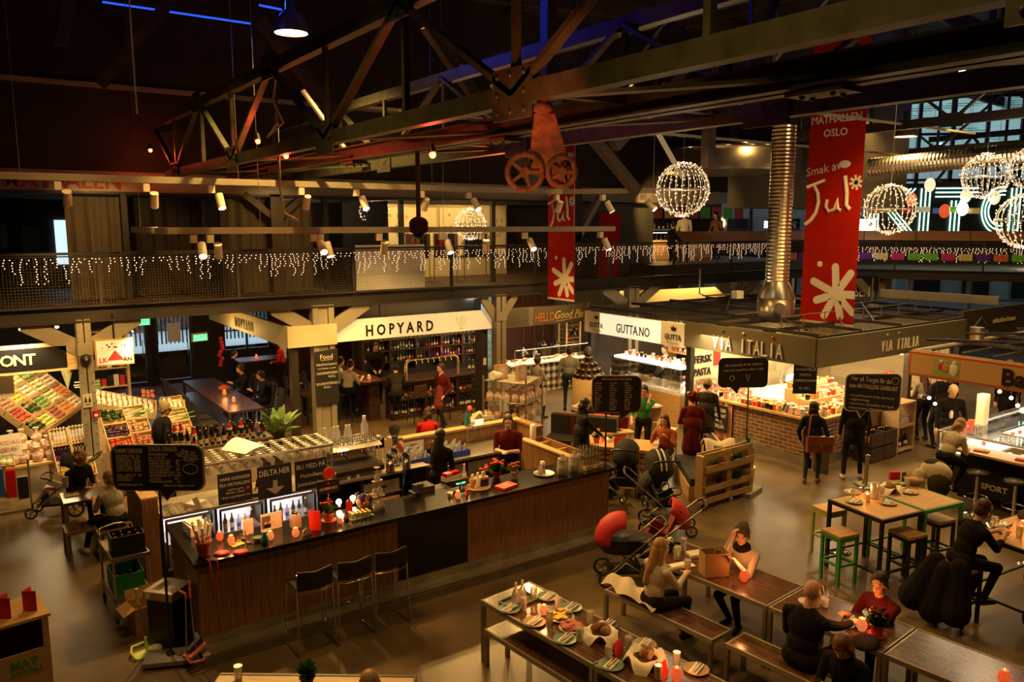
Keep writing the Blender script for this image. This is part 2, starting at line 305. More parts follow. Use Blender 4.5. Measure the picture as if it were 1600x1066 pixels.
# back wall of the ground floor: glazed doors to the street on the left
BY = 27.0; GZ = 3.45
def wall_open(x0,x1,z0,z1,y,holes,m,t=.2):
    """wall in the plane y with rectangular openings (x0,x1,z0,z1)"""
    b = MB(); xs = sorted({x0,x1,*[h[0] for h in holes],*[h[1] for h in holes]})
    for a,c in zip(xs,xs[1:]):
        zz = z0
        for h in sorted([h for h in holes if h[0] <= a+1e-6 and h[1] >= c-1e-6],key=lambda h: h[2]):
            if h[2] > zz: b.box(a,y,zz,c,y+t,h[2],m)
            zz = h[3]
        if zz < z1: b.box(a,y,zz,c,y+t,z1,m)
    return b
doors = [(3.7,4.75),(4.95,6.1)]; wins = [(7.1,8.6,.9,2.9),(8.8,11.2,.9,2.9),(15.4,20.4,1.2,2.9)]
struct('wall_back',wall_open(-4,22.9,0,11,BY,[(a,b,0,2.75) for a,b in doors]+wins,'wall_dark'))
for i,(a,b) in enumerate(doors):
    f = MB()
    for q in ((a,0,a+.09,2.75),(b-.09,0,b,2.75),(a+.09,0,b-.09,.12),(a+.09,2.62,b-.09,2.75)): f.box(q[0],BY-.02,q[1],q[2],BY+.1,q[3],'black')
    f.box((a+b)/2-.2,BY-.05,1.35,(a+b)/2+.2,BY-.03,1.95,'paper') if i else None
    d = struct('door_%d' % (i+1),f); MB().box(a+.09,BY+.03,.12,b-.09,BY+.04,2.62,'glass').build('pane',d); MB().tube([(b-.18,BY-.07,.9),(b-.18,BY-.07,1.5)],.015,'steel').build('door_handle',d)
for i,(a,b,c,e) in enumerate(wins):
    f = MB(); n = max(2,round((b-a)/.6))
    for k in range(n+1): x = a+(b-a)*k/n; f.box(max(a,x-.025),BY-.02,c,min(b,x+.025),BY+.1,e,'black')
    for k in range(4): z = c+(e-c)*k/3; f.box(a,BY-.02,max(c,z-.025),b,BY+.1,min(e,z+.025),'black')
    d = struct('window_%d' % (i+1),f); MB().box(a,BY+.04,c,b,BY+.05,e,'glass').build('pane',d)
# street outside the doors
o = MB(); o.box(-4,BY+.2,-.05,23,BY+14,0,'paper'); struct('street_ground',o)
g = MB(); g.box(-2,40.5,0,26,40.8,3,'wall_grey')
for k in range(60): g.box(2+k*.16,34,.3,2.05+k*.16,34.05,1.5,'steel_dark')
g.box(2,34,1.5,11.6,34.06,1.56,'steel_dark'); struct('street_wall',g)
# walls around
struct('wall_left',MB().box(-4.2,-4,0,-4,34,11,'wall_dark'))
struct('wall_camera_side',MB().box(-4,-4.2,0,52,-4,11,'wall_dark'))
# window wall on the right, set at an angle
A = V((22.9,27,0)); B = V((46,6.2,0)); wd = (B-A).normalized(); wl = (B-A).length; wn = V((-wd.y,wd.x,0))
wrz = math.atan2(wd.y,wd.x)
lo = MB(); lo.box(0,0,0,wl,.25,.9,'wall_grey').box(0,0,3.0,wl,.25,4.5,'wall_dark').box(0,0,10.3,wl,.25,11,'wall_dark').box(0,0,.9,4,.25,3.0,'wall_grey')
lo.box(0,0,4.5,5.6,.25,10.3,'wall_dark'); struct('wall_right',lo,A,wrz)
f = MB()
for k in range(20):
    x = 5.6+k*1.32
    if x > wl: break
    f.box(x-.06,-.04,4.5,x+.06,.12,10.3,'steel_dark')
for z in (4.55,6.9,8.1,8.75,10.25): f.box(5.6,-.03,z-.05,wl,.1,z+.05,'steel_dark')
for k in range(10):
    x = 4+k*2.4; f.box(x-.05,-.04,.9,x+.05,.12,3,'steel')
f.box(4,-.03,1.9,wl,.1,1.97,'steel'); d = struct('window_4',f,A,wrz)
MB().box(5.6,.14,4.5,wl,.15,10.3,'glass').box(4,.14,.9,wl,.15,3,'glass').build('pane',d)
MB().box(5.6,.17,8.15,wl,.18,10.2,'blinds').build('blind',d)
struct('wall_end',MB().box(46,-4,0,46.2,6.3,11,'wall_dark'))
# street front seen through the tall windows
s = MB(); s.box(-10,12,0,45,12.3,6.5,'wall_grey').box(-10,12,6.5,45,12.4,13,'white').box(-12,.3,-.1,45,12,0,'paper')
for k in range(20): s.box(-8+k*2.6,11.9,1,-6.6+k*2.6,12,5.4,'black_gloss')
struct('street_front',s,A,wrz)
# roof: dark deck with rafters, timber purlins
struct('ceiling',MB().prism([(-4.2,-4.2),(46.2,-4.2),(46.2,6.3),(23,27.2),(-4.2,27.2)],(0,0,11),X_,Y_,.2,'roofing'))
for i,y in enumerate((2.5,7,11.5,16,20.5,25)):
    struct('beam_timber',MB().bar((-4,y,9.6),(18,y,10.7),.18,.34,'beam_brown').bar((18,y,10.7),(46,y,9.6),.18,.34,'beam_brown'))
for x in (-1,3,8,13,18,23,29,35,41):
    struct('beam_purlin',MB().box(x-.07,-4,10.75,x+.07,BY-.05,11,'beam_brown'))
# gallery slab and its front beam
struct('floor_gallery',MB().box(-4,17.05,GZ-.12,24.8,BY,GZ,'beam_brown').prism([(0,0),(9,-15.0),(21,-15),(21,-10.6),(-1.9,10)],(24.8,17,GZ-.12),X_,Y_,.12,'beam_brown'))
def channel(b,a,c,z0,z1,m):
    a,c = V(a),V(c); d = (c-a).normalized(); n = V((d.y,-d.x,0)); h = V((0,0,1))
    b.bar(a+h*((z0+z1)/2),c+h*((z0+z1)/2),.04,z1-z0,m); b.bar(a+h*(z1-.02)+n*.06,c+h*(z1-.02)+n*.06,.14,.04,m); b.bar(a+h*(z0+.02)+n*.06,c+h*(z0+.02)+n*.06,.14,.04,m)
b = MB(); channel(b,(-4,17,0),(24.8,17,0),3.25,3.58,'steel_dark'); channel(b,(24.8,17,0),(33.8,2,0),3.25,3.58,'steel_dark'); struct('beam_gallery',b)
# ceiling boards with strip lights under the gallery on the left
b = MB()
for k in range(12): b.box(-4,17.6+k*.75,3.16,2.2,18.2+k*.75,3.2,'beam_cream')
struct('trim_1',b)
# columns with riveted plates, brackets
def column(x,y,w=.42,br=1):
    b = MB(); c = .13
    b.box(x-w/2,y-.12,0,x-w/2+c,y+.12,3.3,'column').box(x+w/2-c,y-.12,0,x+w/2,y+.12,3.3,'column').box(x-w/2+c+.015,y-.09,0,x+w/2-c-.015,y+.09,3.3,'column')
    for z0,z1 in ((0,.5),(2.62,2.86)): b.box(x-w/2-.01,y-.14,z0,x+w/2+.01,y-.12,z1,'column')
    for z in [.1+.2*k for k in range(17)]:
        b.ball((x-w/2+.03,y-.125,z),.014,'column',n=6).ball((x+w/2-.03,y-.125,z),.014,'column',n=6)
    for s in (-1,1):
        b.prism([(0,0),(s*.9*br,.55),(s*.9*br,.68),(s*.55*br,.68),(0,.34)][::s],(x+s*w/2,y+.05,2.6),X_,Z_,.1,'column')
    return b
for x,w,br in ((1.86,.24,1),(6.62,.5,1),(11.42,.3,.45),(16.1,.4,1),(20.8,.4,1)): struct('column',column(x,17.0,w,br))
struct('column',column(25.6,15.2,.4)); struct('column',column(28.8,10.0,.4))
# inner partition on the gallery: dark glazed bays, curtains, the lettered beam
struct('beam_lettered',MB().box(-4,18.95,5.78,22,19.15,6.2,'beam_cream').box(-4,18.9,5.74,22,19.2,5.78,'steel_dark'))
t = MB(); t.text('MATSALEN',aty(5,290,18.94)+V((0,0,-.02)),X_,Z_,.44,'letter_red',.02,.02,center=False,maxw=2.55); one('wall_lettering','red capital letters painted on the long beam over the dark curtained bays','lettering',t)
struct('wall_upper',MB().box(-4,19.0,6.2,24,19.2,11,'wall_dark').box(-4,18.93,7.9,24,19,8.0,'beam_cream'))
fr = MB()
for x in (-1.2,.5,3.05,5.1,7.6,9.7,12.6,15.0): fr.box(x-.06,19.0,GZ,x+.06,19.12,5.75,'steel_dark')
struct('partition_frame',fr); 
struct('wall_gallery_left',MB().box(-4,24,GZ,22,24.1,5.7,'wall_dark').box(9.4,22,GZ,15.1,22.1,5.7,'sign_cream').box(15.2,19.1,GZ,19,19.2,5.74,'wall_grey').box(9.3,19.2,GZ,9.4,22,5.7,'wall_dark'))
struct('ceiling_gallery',MB().box(-4,19.1,5.72,22,BY,5.76,'wall_dark'))
def curtain(x0,x1,lab,m='curtain',z0=GZ+.03,z1=5.68,y=19.35):
    n = int((x1-x0)/.035); b = MB()
    b.sheet(lambda u,v: (x0+(x1-x0)*u,y+.045*sin(u*n*.8)+.02*sin(u*n*.31),z0+(z1-z0)*v),n,2,m); one('curtain',lab,'curtain',b)
curtain(1.95,3.0,'brown pleated curtain behind the lit fairy-light railing, left of the white track corner')
curtain(5.15,7.4,'wide brown pleated curtain hung beside the timber post over the walkway')
curtain(-1.1,.4,'brown pleated curtain at the far left end of the upper walkway')
curtain(3.15,4.9,'darkest pleated curtain between two glazed bays above the railing','wall_dark',y=19.6)
w = MB().box(2.15,23.93,4.05,2.45,23.98,5.2,'day_white').box(.95,23.93,4.5,1.1,23.98,5.1,'glass_green').box(1.4,23.93,4.3,1.8,23.98,5.05,'glass_green')
struct('window_5',w)
for x0,lab in ((9.6,'white wall of drawn symbols behind the coat rack'),(12.5,'white poster of drawn symbols at the right of the glass post')):
    b = MB().box(x0,21.9,4.1,x0+2.5,21.93,5.6,'sign_cream')
    for k in range(40):
        rr = random.random; p = (x0+.15+2.2*rr(),21.89,4.3+1.1*rr()); b.text(random.choice('KOYEUQXBJ8'),p,X_,Z_,.12,'steel_dark',.004)
    one('symbol_board',lab,'board',b)
# ---- trusses
def gusset(b,x,y,z,w,h,m='steel_green'):
    b.box(x-.055,y-w/2,z-h/2,x-.03,y+w/2,z+h/2,m)
    for i in (-1,0,1):
        for j in (-1,0,1):
            if i or j: b.ball((x-.06,y+i*w*.36,z+j*h*.36),.02,m,n=6)
def truss(x,z0,z1,y0,nodes,m,plates=True,sc=1):
    b = MB(); yl = 18.3; ch = .16*sc
    for z in (z0,z1): b.box(x-.03,-3.9,z-ch/2,x,yl,z+ch/2,m).box(x,-3.9,z+ch/2-.02,x+.1,yl,z+ch/2,m).box(x,-3.9,z-ch/2,x+.1,yl,z-ch/2+.02,m)
    for k,y in enumerate(nodes):
        b.bar((x,y,z0),(x,y,z1),.07,.05,m)
        for s in (-1,1):
            ye = y+s*1.97; b.bar((x-.01,y,z0),(x-.01,ye,z1),.09,.05,m)
        if plates: gusset(b,x,y,z0,.52,.4); gusset(b,x,y+1.97,z1,.5,.34)
        else: b.box(x-.05,y-.25,z0-.15,x-.03,y+.25,z0+.15,m)
    for y in [nodes[0]+1.97]+[n-1.97 for n in nodes]: b.bar((x+.04,y,z0),(x+.04,y,z1),.06,.06,m)
    return b
nd = [17.3,13.3,9.35,5.4,1.45,-2.5]
struct('beam_truss',truss(3.8,6.13,7.26,0,nd,'steel_green'))
struct('beam_truss',truss(6.2,6.13,7.26,0,[n-.6 for n in nd],'steel_green',False))
b = MB(); b.box(4.97,-3.9,6.03,5.03,18,6.23,'steel_green').box(4.85,-3.9,6.21,5.15,18,6.23,'steel_green').box(4.85,-3.9,6.03,5.15,18,6.05,'steel_green')
for k,y in enumerate([n+.0 for n in nd]):
    b.bar((3.8,y,6.1),(5,y-1.97,6.1),.12,.03,'steel_green').bar((5,y-1.97,6.12),(6.2,y-3.9,6.12),.12,.03,'steel_green').bar((3.8,y,6.16),(6.2,y,6.16),.1,.03,'steel_green')
    b.box(4.88,y-2.2,5.98,5.12,y-1.75,6.02,'steel_green')
    for q in (-.12,.12):
        for w in (-.06,.06): b.ball((5+w,y-1.97+q,5.975),.022,'steel_green',n=6)
struct('beam_bracing',b)
for x,z in ((11.5,7.4),(18.5,7.4),(25.5,7.4)):
    b = truss(x,z,z+1.6,0,[n*1 for n in nd],'steel_dark',False,1.3); b.xf(Mx.Identity(4)); struct('beam_truss',b)
for x in (31,36):
    b = MB()
    for z in (6.6,8.3): b.box(x-.05,-3,z-.1,x+.05,16.5-(x-31)*1.1,z+.1,'steel_dark')
    for k in range(7): b.bar((x,-2+k*2.6,6.6),(x,-.7+k*2.6,8.3),.1,.08,'steel_dark').bar((x,-.7+k*2.6,8.3),(x,.6+k*2.6,6.6),.1,.08,'steel_dark')
    struct('beam_truss',b)
# timber struts and bright purlins crossing behind the near girder
b = MB()
for p,q in (((7.2,13,8.6),(9.6,13,5.9)),((9.3,13,8.4),(12.4,13,5.8)),((5.2,16,9),(7.6,16,6.3)),((13.5,12,9),(10.8,12,6.6)),((8.4,11,6.2),(8.4,11,9.4)),((12.4,11,6.2),(12.4,11,9.4)),((2.4,16.5,7.6),(4.6,16.5,10.4)),((1.8,16.4,8.2),(2.4,16.4,10.8))): b.bar(p,q,.2,.2,'beam_brown')
struct('beam_strut',b)
b = MB()
for y,z in ((12.5,7.0),(14.5,7.3),(10.5,7.4)): b.box(6.4,y,z,22,y+.07,z+.05,'beam_cream')
for p,q in (((8.2,12.4,7.6),(9.7,12.4,6.0)),((11.6,12.4,7.9),(13.2,12.4,6.1)),((5.4,14.4,7.5),(6.5,14.4,6.1))): b.bar(p,q,.1,.06,'white')
struct('trim_2',b)
b = MB()
for p,q in (((160,3),(392,37)),((0,86),(90,95)),((90,95),(101,126)),((238,62),(330,74)),((405,8),(440,15))): b.tube([at(*p,9.2),at(*q,9.2)],.02,'blue_glow')  # added glowing tubes stand in for blue light falling on the roof
one('blue_glow_streak','added glowing streaks imitating blue light on the dark roof at the upper left','light streak',b); struct('floor_platform',MB().box(18,18,GZ,26,23,GZ+.35,'beam_brown'))
# grey shaft wall behind the big banner, steel drum and service boxes over the gallery
struct('wall_shaft',MB().box(20.6,13.6,5.6,24.4,17.4,11,'wall_grey'))
b = MB(); b.box(14,21,5.9,30,21.3,6.4,'beam_cream').box(10,20.2,6.7,26,20.4,7.3,'wall_grey').box(15.5,19.2,5.0,16.0,19.4,6.0,'wall_dark'); struct('beam_service',b)
b = MB(); b.lathe([(1.9,0),(1.9,.66),(1.85,.68)],(18.6,15.6,6.56),'steel',40).lathe([(1.92,.6),(1.94,.64),(1.92,.68)],(18.6,15.6,6.56),'chrome',40); one('extraction_drum','wide round brushed steel drum hanging over the light globe','ventilation hood',b)
# ================================================================ small things used all over the hall
def q_bottle(h=.27,r=.034,m='bottle_brown',lab='label',cap='gold'):
    b = MB(); b.lathe([(r,0),(r,h*.55),(r*.45,h*.74),(r*.36,h*.96),(r*.4,h)],m=m,n=8)
    if lab: b.lathe([(r*1.03,h*.15),(r*1.03,h*.42)],m=lab,n=8)
    if cap: b.lathe([(r*.42,h*.94),(r*.42,h*1.01),(.0001,h*1.01)],m=cap,n=6)
    return b
def q_wineglass(h=.17,r=.035):
    return MB().lathe([(r,0),(r*.9,.004),(.004,.01),(.004,h*.45),(r*.7,h*.58),(r,h*.75),(r*.8,h)],m='glass_frosty',n=10)
def q_tumbler(h=.11,r=.032): return MB().lathe([(r*.85,0),(r,h)],m='glass',n=10).lathe([(.0001,.006),(r*.84,.006),(r*.85,.014)],m='glass_frosty',n=10)
def q_plant(b,c,r,h,n,m='leaf',fl=None,seed=1,droop=.3):
    rr = random.Random(seed); c = V(c)
    for i in range(n):
        a = rr.uniform(0,2*pi); t = rr.uniform(.2,1); e = c+V((cos(a)*r*t,sin(a)*r*t,h*rr.uniform(.45,1)-droop*h*t*t)); d = (e-c).normalized(); s = d.cross(Z_).normalized()*r*.2; k = c+(e-c)*.55+V((0,0,h*.12))
        b.add([c,k-s,e,k+s],[(0,1,2),(0,2,3)],m)
    if fl:
        for i in range(n//2):
            a = rr.uniform(0,2*pi); t = rr.uniform(0,.75); b.ball(c+V((cos(a)*r*t,sin(a)*r*t,h*rr.uniform(.8,1.1))),r*.17,fl,n=6)
    return b
def potted(name,label,loc,r=.06,h=.09,pr=.12,ph=.16,fl=None,pot='terracotta',leaf='leaf',n=40,seed=1,saucer=False,cat='plant'):
    t = thing(name,label,cat,loc)
    p = MB().lathe([(r*.7,0),(r*.95,h*.85),(r*1.08,h*.86),(r*1.08,h),(r*.9,h),(r*.85,h*.8),(.0001,h*.8)],m=pot,n=14)
    if saucer: p.lathe([(r*1.2,0),(r*1.35,.02),(r*1.25,.02),(r*1.1,.006)],m=pot,n=14)
    p.build('pot',t); b = q_plant(MB(),(0,0,h*.75),pr,ph,n,leaf,None,seed); b.build('foliage',t)
    if fl:
        f = MB(); rr = random.Random(seed+5)
        for i in range(max(6,n//3)):
            a = rr.uniform(0,2*pi); k = rr.uniform(0,.75); c = V((cos(a)*pr*k,sin(a)*pr*k,h*.75+ph*rr.uniform(.65,1.0)))
            f.ball(c,pr*.2,fl,(1,1,.55),n=6)
        f.build('blossom',t)
    return t
def candle(label,loc,m='candle_orange',r=.042,light=3):
    t = thing('candle_jar',label,'candle',loc)
    MB().lathe([(r*.6,0),(r,r*.7),(r,r*1.5),(r*.6,r*2.2),(r*.62,r*2.5)],m=m,n=12).build('jar',t)
    MB().lathe([(r*.5,r*1.9),(r*.25,r*2.3),(.0001,r*2.9)],m='candle',n=8).build('flame',t)
    if light: lamp('POINT',V(loc)+V((0,0,r*4.5)),light,(1,.3,.08),.03)
    return t
def setting(label,loc,rz=0,m='plate_blue',group=None):
    t = thing('plate',label,'plate',loc,rz,group)
    MB().lathe([(.07,0),(.085,.004),(.125,.018),(.128,.02),(.12,.02),(.08,.009),(.0001,.008)],m=m,n=20).build('dish',t)
    MB().cb((0,0,.022),(.2,.085,.012),'napkin').cb((.02,.01,.03),(.17,.05,.006),'napkin',.12).build('napkin',t)
    MB().cb((0,.012,.037),(.19,.008,.003),'chrome',.05).cb((.08,.014,.037),(.04,.02,.004),'chrome',.05).build('fork',t)
    MB().cb((0,-.018,.037),(.2,.012,.003),'chrome',-.04).build('knife',t)
    return t
def chalk_lines(b,o,u,v,w,h,rows,size,seed=3,m='chalk',words='abcdefghijklmno'):
    rr = random.Random(seed); o,u,v = V(o),V(u),V(v)
    for i in range(rows):
        s = ''; n = int(w/size*1.5*rr.uniform(.6,.98))
        while len(s) < n: s += ''.join(rr.choice(words) for _ in range(rr.randint(2,7)))+' '
        b.text(s[:n],o+v*(h-(i+.9)*h/rows),u,v,size,m,.002,center=False,maxw=w)
def round_rect(w,h,r,tail=None):
    p = []
    for cx,cy,a0 in ((w/2-r,h/2-r,0),(-w/2+r,h/2-r,90),(-w/2+r,-h/2+r,180),(w/2-r,-h/2+r,270)):
        if a0 == 270 and tail: p += [(tail[0]-.09,-h/2),(tail[0]+tail[1],-h/2-tail[2]),(tail[0]+.09,-h/2)]
        p += [(cx+r*cos(R(a0+k*15)),cy+r*sin(R(a0+k*15))) for k in range(7)]
    return p
def on(px,py,z): p = at(px,py,z); return p
# ================================================================ the island bar
x0,x1,yf = 2.0,8.42,9.33
t = thing('bar_counter','long bar counter clad in brown wood planks with black top and steel kick step','counter',(0,0,0))
MB().box(x0,yf,.2,4.6,yf+.06,1.15,'panel').box(5.72,yf,.2,x1,yf+.06,1.15,'panel').build('front_panel',t)
MB().box(x0,yf+.06,.2,x0+.06,10.7,1.15,'panel_y').build('end_panel',t); MB().box(x1-.06,yf+.06,.2,x1,9.95,1.15,'panel_y').build('end_panel',t)
MB().box(4.6,yf+.01,.2,5.72,yf+.05,1.15,'black_gloss').build('black_panel',t)
MB().box(x0-.05,yf-.11,1.15,x1+.04,yf+.62,1.2,'black_gloss').box(x0-.05,yf+.62,1.15,x0+.22,10.75,1.2,'black_gloss').build('countertop',t)
MB().box(x0-.04,yf-.28,.0,x1+.05,yf+.06,.13,'steel_rough').box(x0-.02,yf-.02,.13,x1+.02,yf+.04,.24,'steel_rough').box(x0-.04,yf-.29,.12,x1+.05,yf-.27,.14,'chrome').box(x0-.04,yf+.06,0,x0+.03,10.7,.22,'steel_rough').build('kick_step',t)
MB().box(x0+.1,yf+.62,.85,x1-.1,yf+.68,1.15,'black').build('inner_panel',t)
one('partition_panel','low brown plank partition standing behind the left end of the bar','partition',MB().box(1.78,11.35,0,1.98,12.6,1.38,'panel_y').box(1.77,11.34,1.38,1.99,12.6,1.41,'oak_y'))
one('partition_panel','brown plank partition with pale oak capping behind the dish racks','partition',MB().box(6.2,12.78,0,9.1,12.9,1.16,'panel').box(6.15,12.74,1.16,9.12,12.94,1.2,'oak').box(8.98,12.1,0,9.12,12.74,1.16,'panel_y').box(8.95,12.05,1.16,9.14,12.74,1.2,'panel_y'))
one('partition_panel','brown plank partition closing the right end of the island bar','partition',MB().box(8.46,9.98,0,8.56,11.86,1.06,'panel_y').box(8.44,9.98,1.06,8.58,11.86,1.09,'oak_y'))
t = thing('planter_trough','long open wooden trough with dividers at the right end of the bar','trough',(8.6,10.6,0))
b = MB().box(0,0,0,.5,1.45,.78,'panel_y')
for q in ((0,0,.04,1.45),(.46,0,.5,1.45),(.04,0,.46,.04),(.04,1.41,.46,1.45)): b.box(q[0],q[1],.78,q[2],q[3],1.0,'panel_y')
b.build('box',t); MB().box(.04,.6,.78,.46,.63,.97,'oak').box(.04,1.15,.78,.46,1.18,.97,'oak').build('divider',t)
for k in range(5): one('napkin_pack','folded white napkin pack lying in the wooden trough by the bar','napkins',MB().cb((0,0,.03),(.16,.12,.05),'napkin',.2*k),(8.85,10.75+.3*k,.79),group='napkin packs in the trough')
# back bar with lit bottle fridges
BB = 11.8
t = thing('back_bar','steel-topped back bar with lit glass fridges and open shelves below','counter',(0,0,0))
MB().box(2.1,BB,.9,6.45,BB+.8,.94,'steel_rough').build('worktop',t)
MB().box(2.1,BB+.74,0,6.45,BB+.8,.9,'black').box(2.1,BB+.02,.0,6.45,BB+.74,.08,'black').build('carcass',t)
b = MB()
for x in (2.1,2.85,3.6,4.45,5.2,5.95,6.42): b.box(x-.02,BB+.02,0,x+.02,BB+.74,.9,'black')
b.build('side_panel',t)
for i,(a,c) in enumerate(((2.14,2.8),(2.9,3.55),(3.66,4.4))):
    d = MB(); d.box(a,BB+.01,.1,c,BB+.03,.14,'steel').box(a,BB+.01,.84,c,BB+.03,.88,'steel').box(a,BB+.01,.14,a+.03,BB+.03,.84,'black').box(c-.03,BB+.01,.14,c,BB+.03,.84,'black')
    o = d.build('fridge_door',t); MB().box(a+.03,BB+.015,.14,c-.03,BB+.02,.84,'glass').build('pane',o)
    s = MB()
    for z in (.12,.48): s.box(a+.02,BB+.06,z-.015,c-.02,BB+.6,z,'steel')
    s.box(a+.02,BB+.6,.1,c-.02,BB+.61,.88,'white').build('fridge_shelf',t)
    MB().box(a+.04,BB+.1,.85,c-.04,BB+.5,.87,'fridge').build('fridge_light',t); lamp('AREA',((a+c)/2,BB+.3,.84),5,(.8,.8,1),.5)
for k,(x,z) in enumerate(((5.24,.6),(5.24,.3))):
    one('drawer_box',('grey metal drawer box on the upper shelf below the flasks','pale wooden box on the lower shelf below the flasks')[k],'box',MB().box(0,0,0,.66,.5,.2,('steel_rough','oak')[k]).box(.25,-.01,.08,.42,0,.12,'black'),(x,BB+.05,z))
    MB().box(5.2,BB+.03,z-.02,5.95,BB+.7,z,'steel').build('shelf',t)
bots = {}
for key,a in (('b',dict()),('g',dict(m='bottle_green',h=.29)),('w',dict(m='wine_dark',h=.31,r=.038)),('r',dict(m='bottle_brown',lab='red',h=.26)),('c',dict(m='glass_frosty',lab='blue',h=.24)),('s',dict(m='black',lab='gold',h=.3)),('p',dict(m='orange',lab='white',h=.22,r=.03)),('n',dict(m='wine_dark',lab='purple',h=.3))):
    bots[key] = q_bottle(**a).mesh('bottle')
def bottle(k,loc,label,group,sc=1,rz=0):
    o = bpy.data.objects.new('bottle',bots[k]); SC.collection.objects.link(o); o.location = loc; o.scale = (sc,sc,sc); o.rotation_euler = (0,0,rz)
    return tag(o,label,'bottle',group)
rr = random.Random(4)
for a,c in ((2.2,2.75),(2.96,3.5),(3.72,4.35)):
    for z in (.12,.48):
        for k in range(int((c-a)/.1)):
            bottle(rr.choice('bgcsp'),(a+.05+k*.1,BB+.14+rr.uniform(0,.02),z),'small drink bottle standing in the lit fridge under the back bar','bottles in the back bar fridges',.95)
# hanging wine glasses on the steel rack
t = thing('glass_rack','long steel rack over the back bar with hanging wine glasses','rack',(0,0,0))
b = MB(); RZ = 1.6
for y in (11.82,12.55): b.box(1.9,y-.015,RZ-.03,4.72,y+.015,RZ+.005,'steel')
for k in range(15): b.box(1.95+k*.195,11.82,RZ-.01,1.965+k*.195,12.55,RZ,'steel')
b.build('shelf',t); b = MB()
for x in (1.95,4.7):
    for y in (11.85,12.52): b.cyl((x,y,.94),(x,y,RZ),.015,m='steel')
b.build('post',t)
gm = q_wineglass(.2,.04).xf(Mx.Rotation(pi,4,'X')).mesh('wine_glass')
for i in range(15):
    for j in range(6):
        o = bpy.data.objects.new('wine_glass',gm); SC.collection.objects.link(o); o.location = (2.04+i*.19,11.87+j*.125,RZ+.02)
        tag(o,'clear wine glass hanging upside down in the rack over the back bar','glass','wine glasses hanging in the rack')
b = MB(); b.sheet(lambda u,v: (u*.42,v*.5,.01+.09*sin(u*2.4)*(.4+v)),8,4,'paper'); one('paper_sheet','large curled white sheet of paper lying on top of the glass rack','paper',b,(3.35,11.9,RZ+.03),.5)
def board(name,label,px0,py0,px1,py1,y,lines,m='chalkboard',cat='sign',ph=None,z=None,tilt=0):
    """sign board hung in a plane of constant y; lines: (text, relative size, relative height, colour)"""
    a = aty(px0,py1,y); c = aty(px1,py1,y); w = c.x-a.x; h = ph or (aty(px0,py0,y).z-a.z); z = z if z is not None else a.z
    t = thing(name,label,cat,(a.x+w/2,y,z),tilt)
    MB().box(-w/2,-.008,0,w/2,.008,h,m).build('panel',t); b = MB()
    for s,k,v,mm in lines: b.text(s,(0,-.01,h*v),X_,Z_,h*k,mm,.003,maxw=w*.9)
    if lines: b.build('lettering',t)
    return t,w,h
t,w,h = board('chalk_sign','black chalk sign reading VINNE GODSAKER with a small red heart',342,742,395,790,11.72,[('VINNE GODSAKER',.15,.76,'chalk'),('FRA MATHALLEN?',.15,.57,'chalk'),('• spill et og les',.09,.42,'chalk'),('ditt svar i skapet',.09,.32,'chalk'),('• Bruk en godteposer her',.09,.18,'chalk')])
MB().ball((w*.37,-.012,h*.42),.03,'red',(1,.2,1)).build('heart',t)
t,w,h = board('chalk_sign','black chalk sign reading DELTA HER over a pale down arrow',404,731,457,781,11.72,[('DELTA HER',.26,.7,'chalk')])
MB().prism([(-.035,.26),(-.035,.15),(-.14,.15),(0,.04),(.14,.15),(.035,.15),(.035,.26)],(0,-.01,0),X_,Z_,.004,'board_rim').build('arrow',t)
board('chalk_sign','black chalk sign reading BLI MED PÅ in hand lettering',462,722,512,768,11.72,[('BLI MED PÅ',.22,.72,'chalk'),('Mathallens',.18,.42,'chalk'),('Julekalender !',.18,.14,'chalk')])
# ---- on the back bar
def tray_box(name,label,cat,loc,d,m,rz=0,lid=None):
    return one(name,label,cat,MB().cb((0,0,d[2]/2),d,m),loc,rz)
ZB = .94
o = thing('food_platter','round platter heaped with pale cheese chips on the back bar','platter',at(411,778,ZB)+V((0,.25,0)))
MB().lathe([(.14,0),(.17,.02),(.0001,.02)],m='plate_dark',n=16).build('dish',o); b = MB(); rq = random.Random(2)
for k in range(40): b.cb((rq.uniform(-.1,.1),rq.uniform(-.1,.1),.03+rq.uniform(0,.04)),(.05,.04,.015),'cheese',rq.uniform(0,3))
b.build('food',o)['kind'] = 'stuff'
for i,(px,py,r,m,l) in enumerate(((378,776,.12,'wicker','shallow wicker bowl behind the DELTA HER sign'),(425,770,.07,'plate_blue','small dark round bowl beside the platter'))):
    one('bowl',l,'bowl',MB().lathe([(r*.5,0),(r,r*.5),(r*.92,r*.5),(r*.45,.01)],m=m,n=14),at(px,py,ZB)+V((0,.1,0)))
for i,(x,h,m,l) in enumerate(((4.35,.12,'cardboard','open brown cardboard carton under the BLI MED sign'),(4.62,.09,'cream','pale box with papers beside the open carton'),(2.62,.05,'white','stack of white napkins at the left end of the back bar'))):
    one('carton',l,'box',MB().cb((0,0,h/2),(.24,.2,h),m).bar((-.12,-.1,h),(-.12,-.2,h+.05),.2,.005,m,(1,0,0)),(x,12.05,ZB),.3*i)
for k in range(5): bottle('bwgsb'[k],(3.2+.09*k,12.1+.04*(k % 2),ZB),'small bottle standing behind the DELTA HER sign','bottles on the back bar behind the signs',.8)
for k,(px,py) in enumerate(((545,742),(565,738))): one('cup','white paper cup standing under the espresso machine','cup',MB().lathe([(.03,0),(.04,.09),(.036,.09),(.028,.01)],m='white',n=12),(5.0+.16*k,11.9,ZB),group='paper cups under the espresso machine')
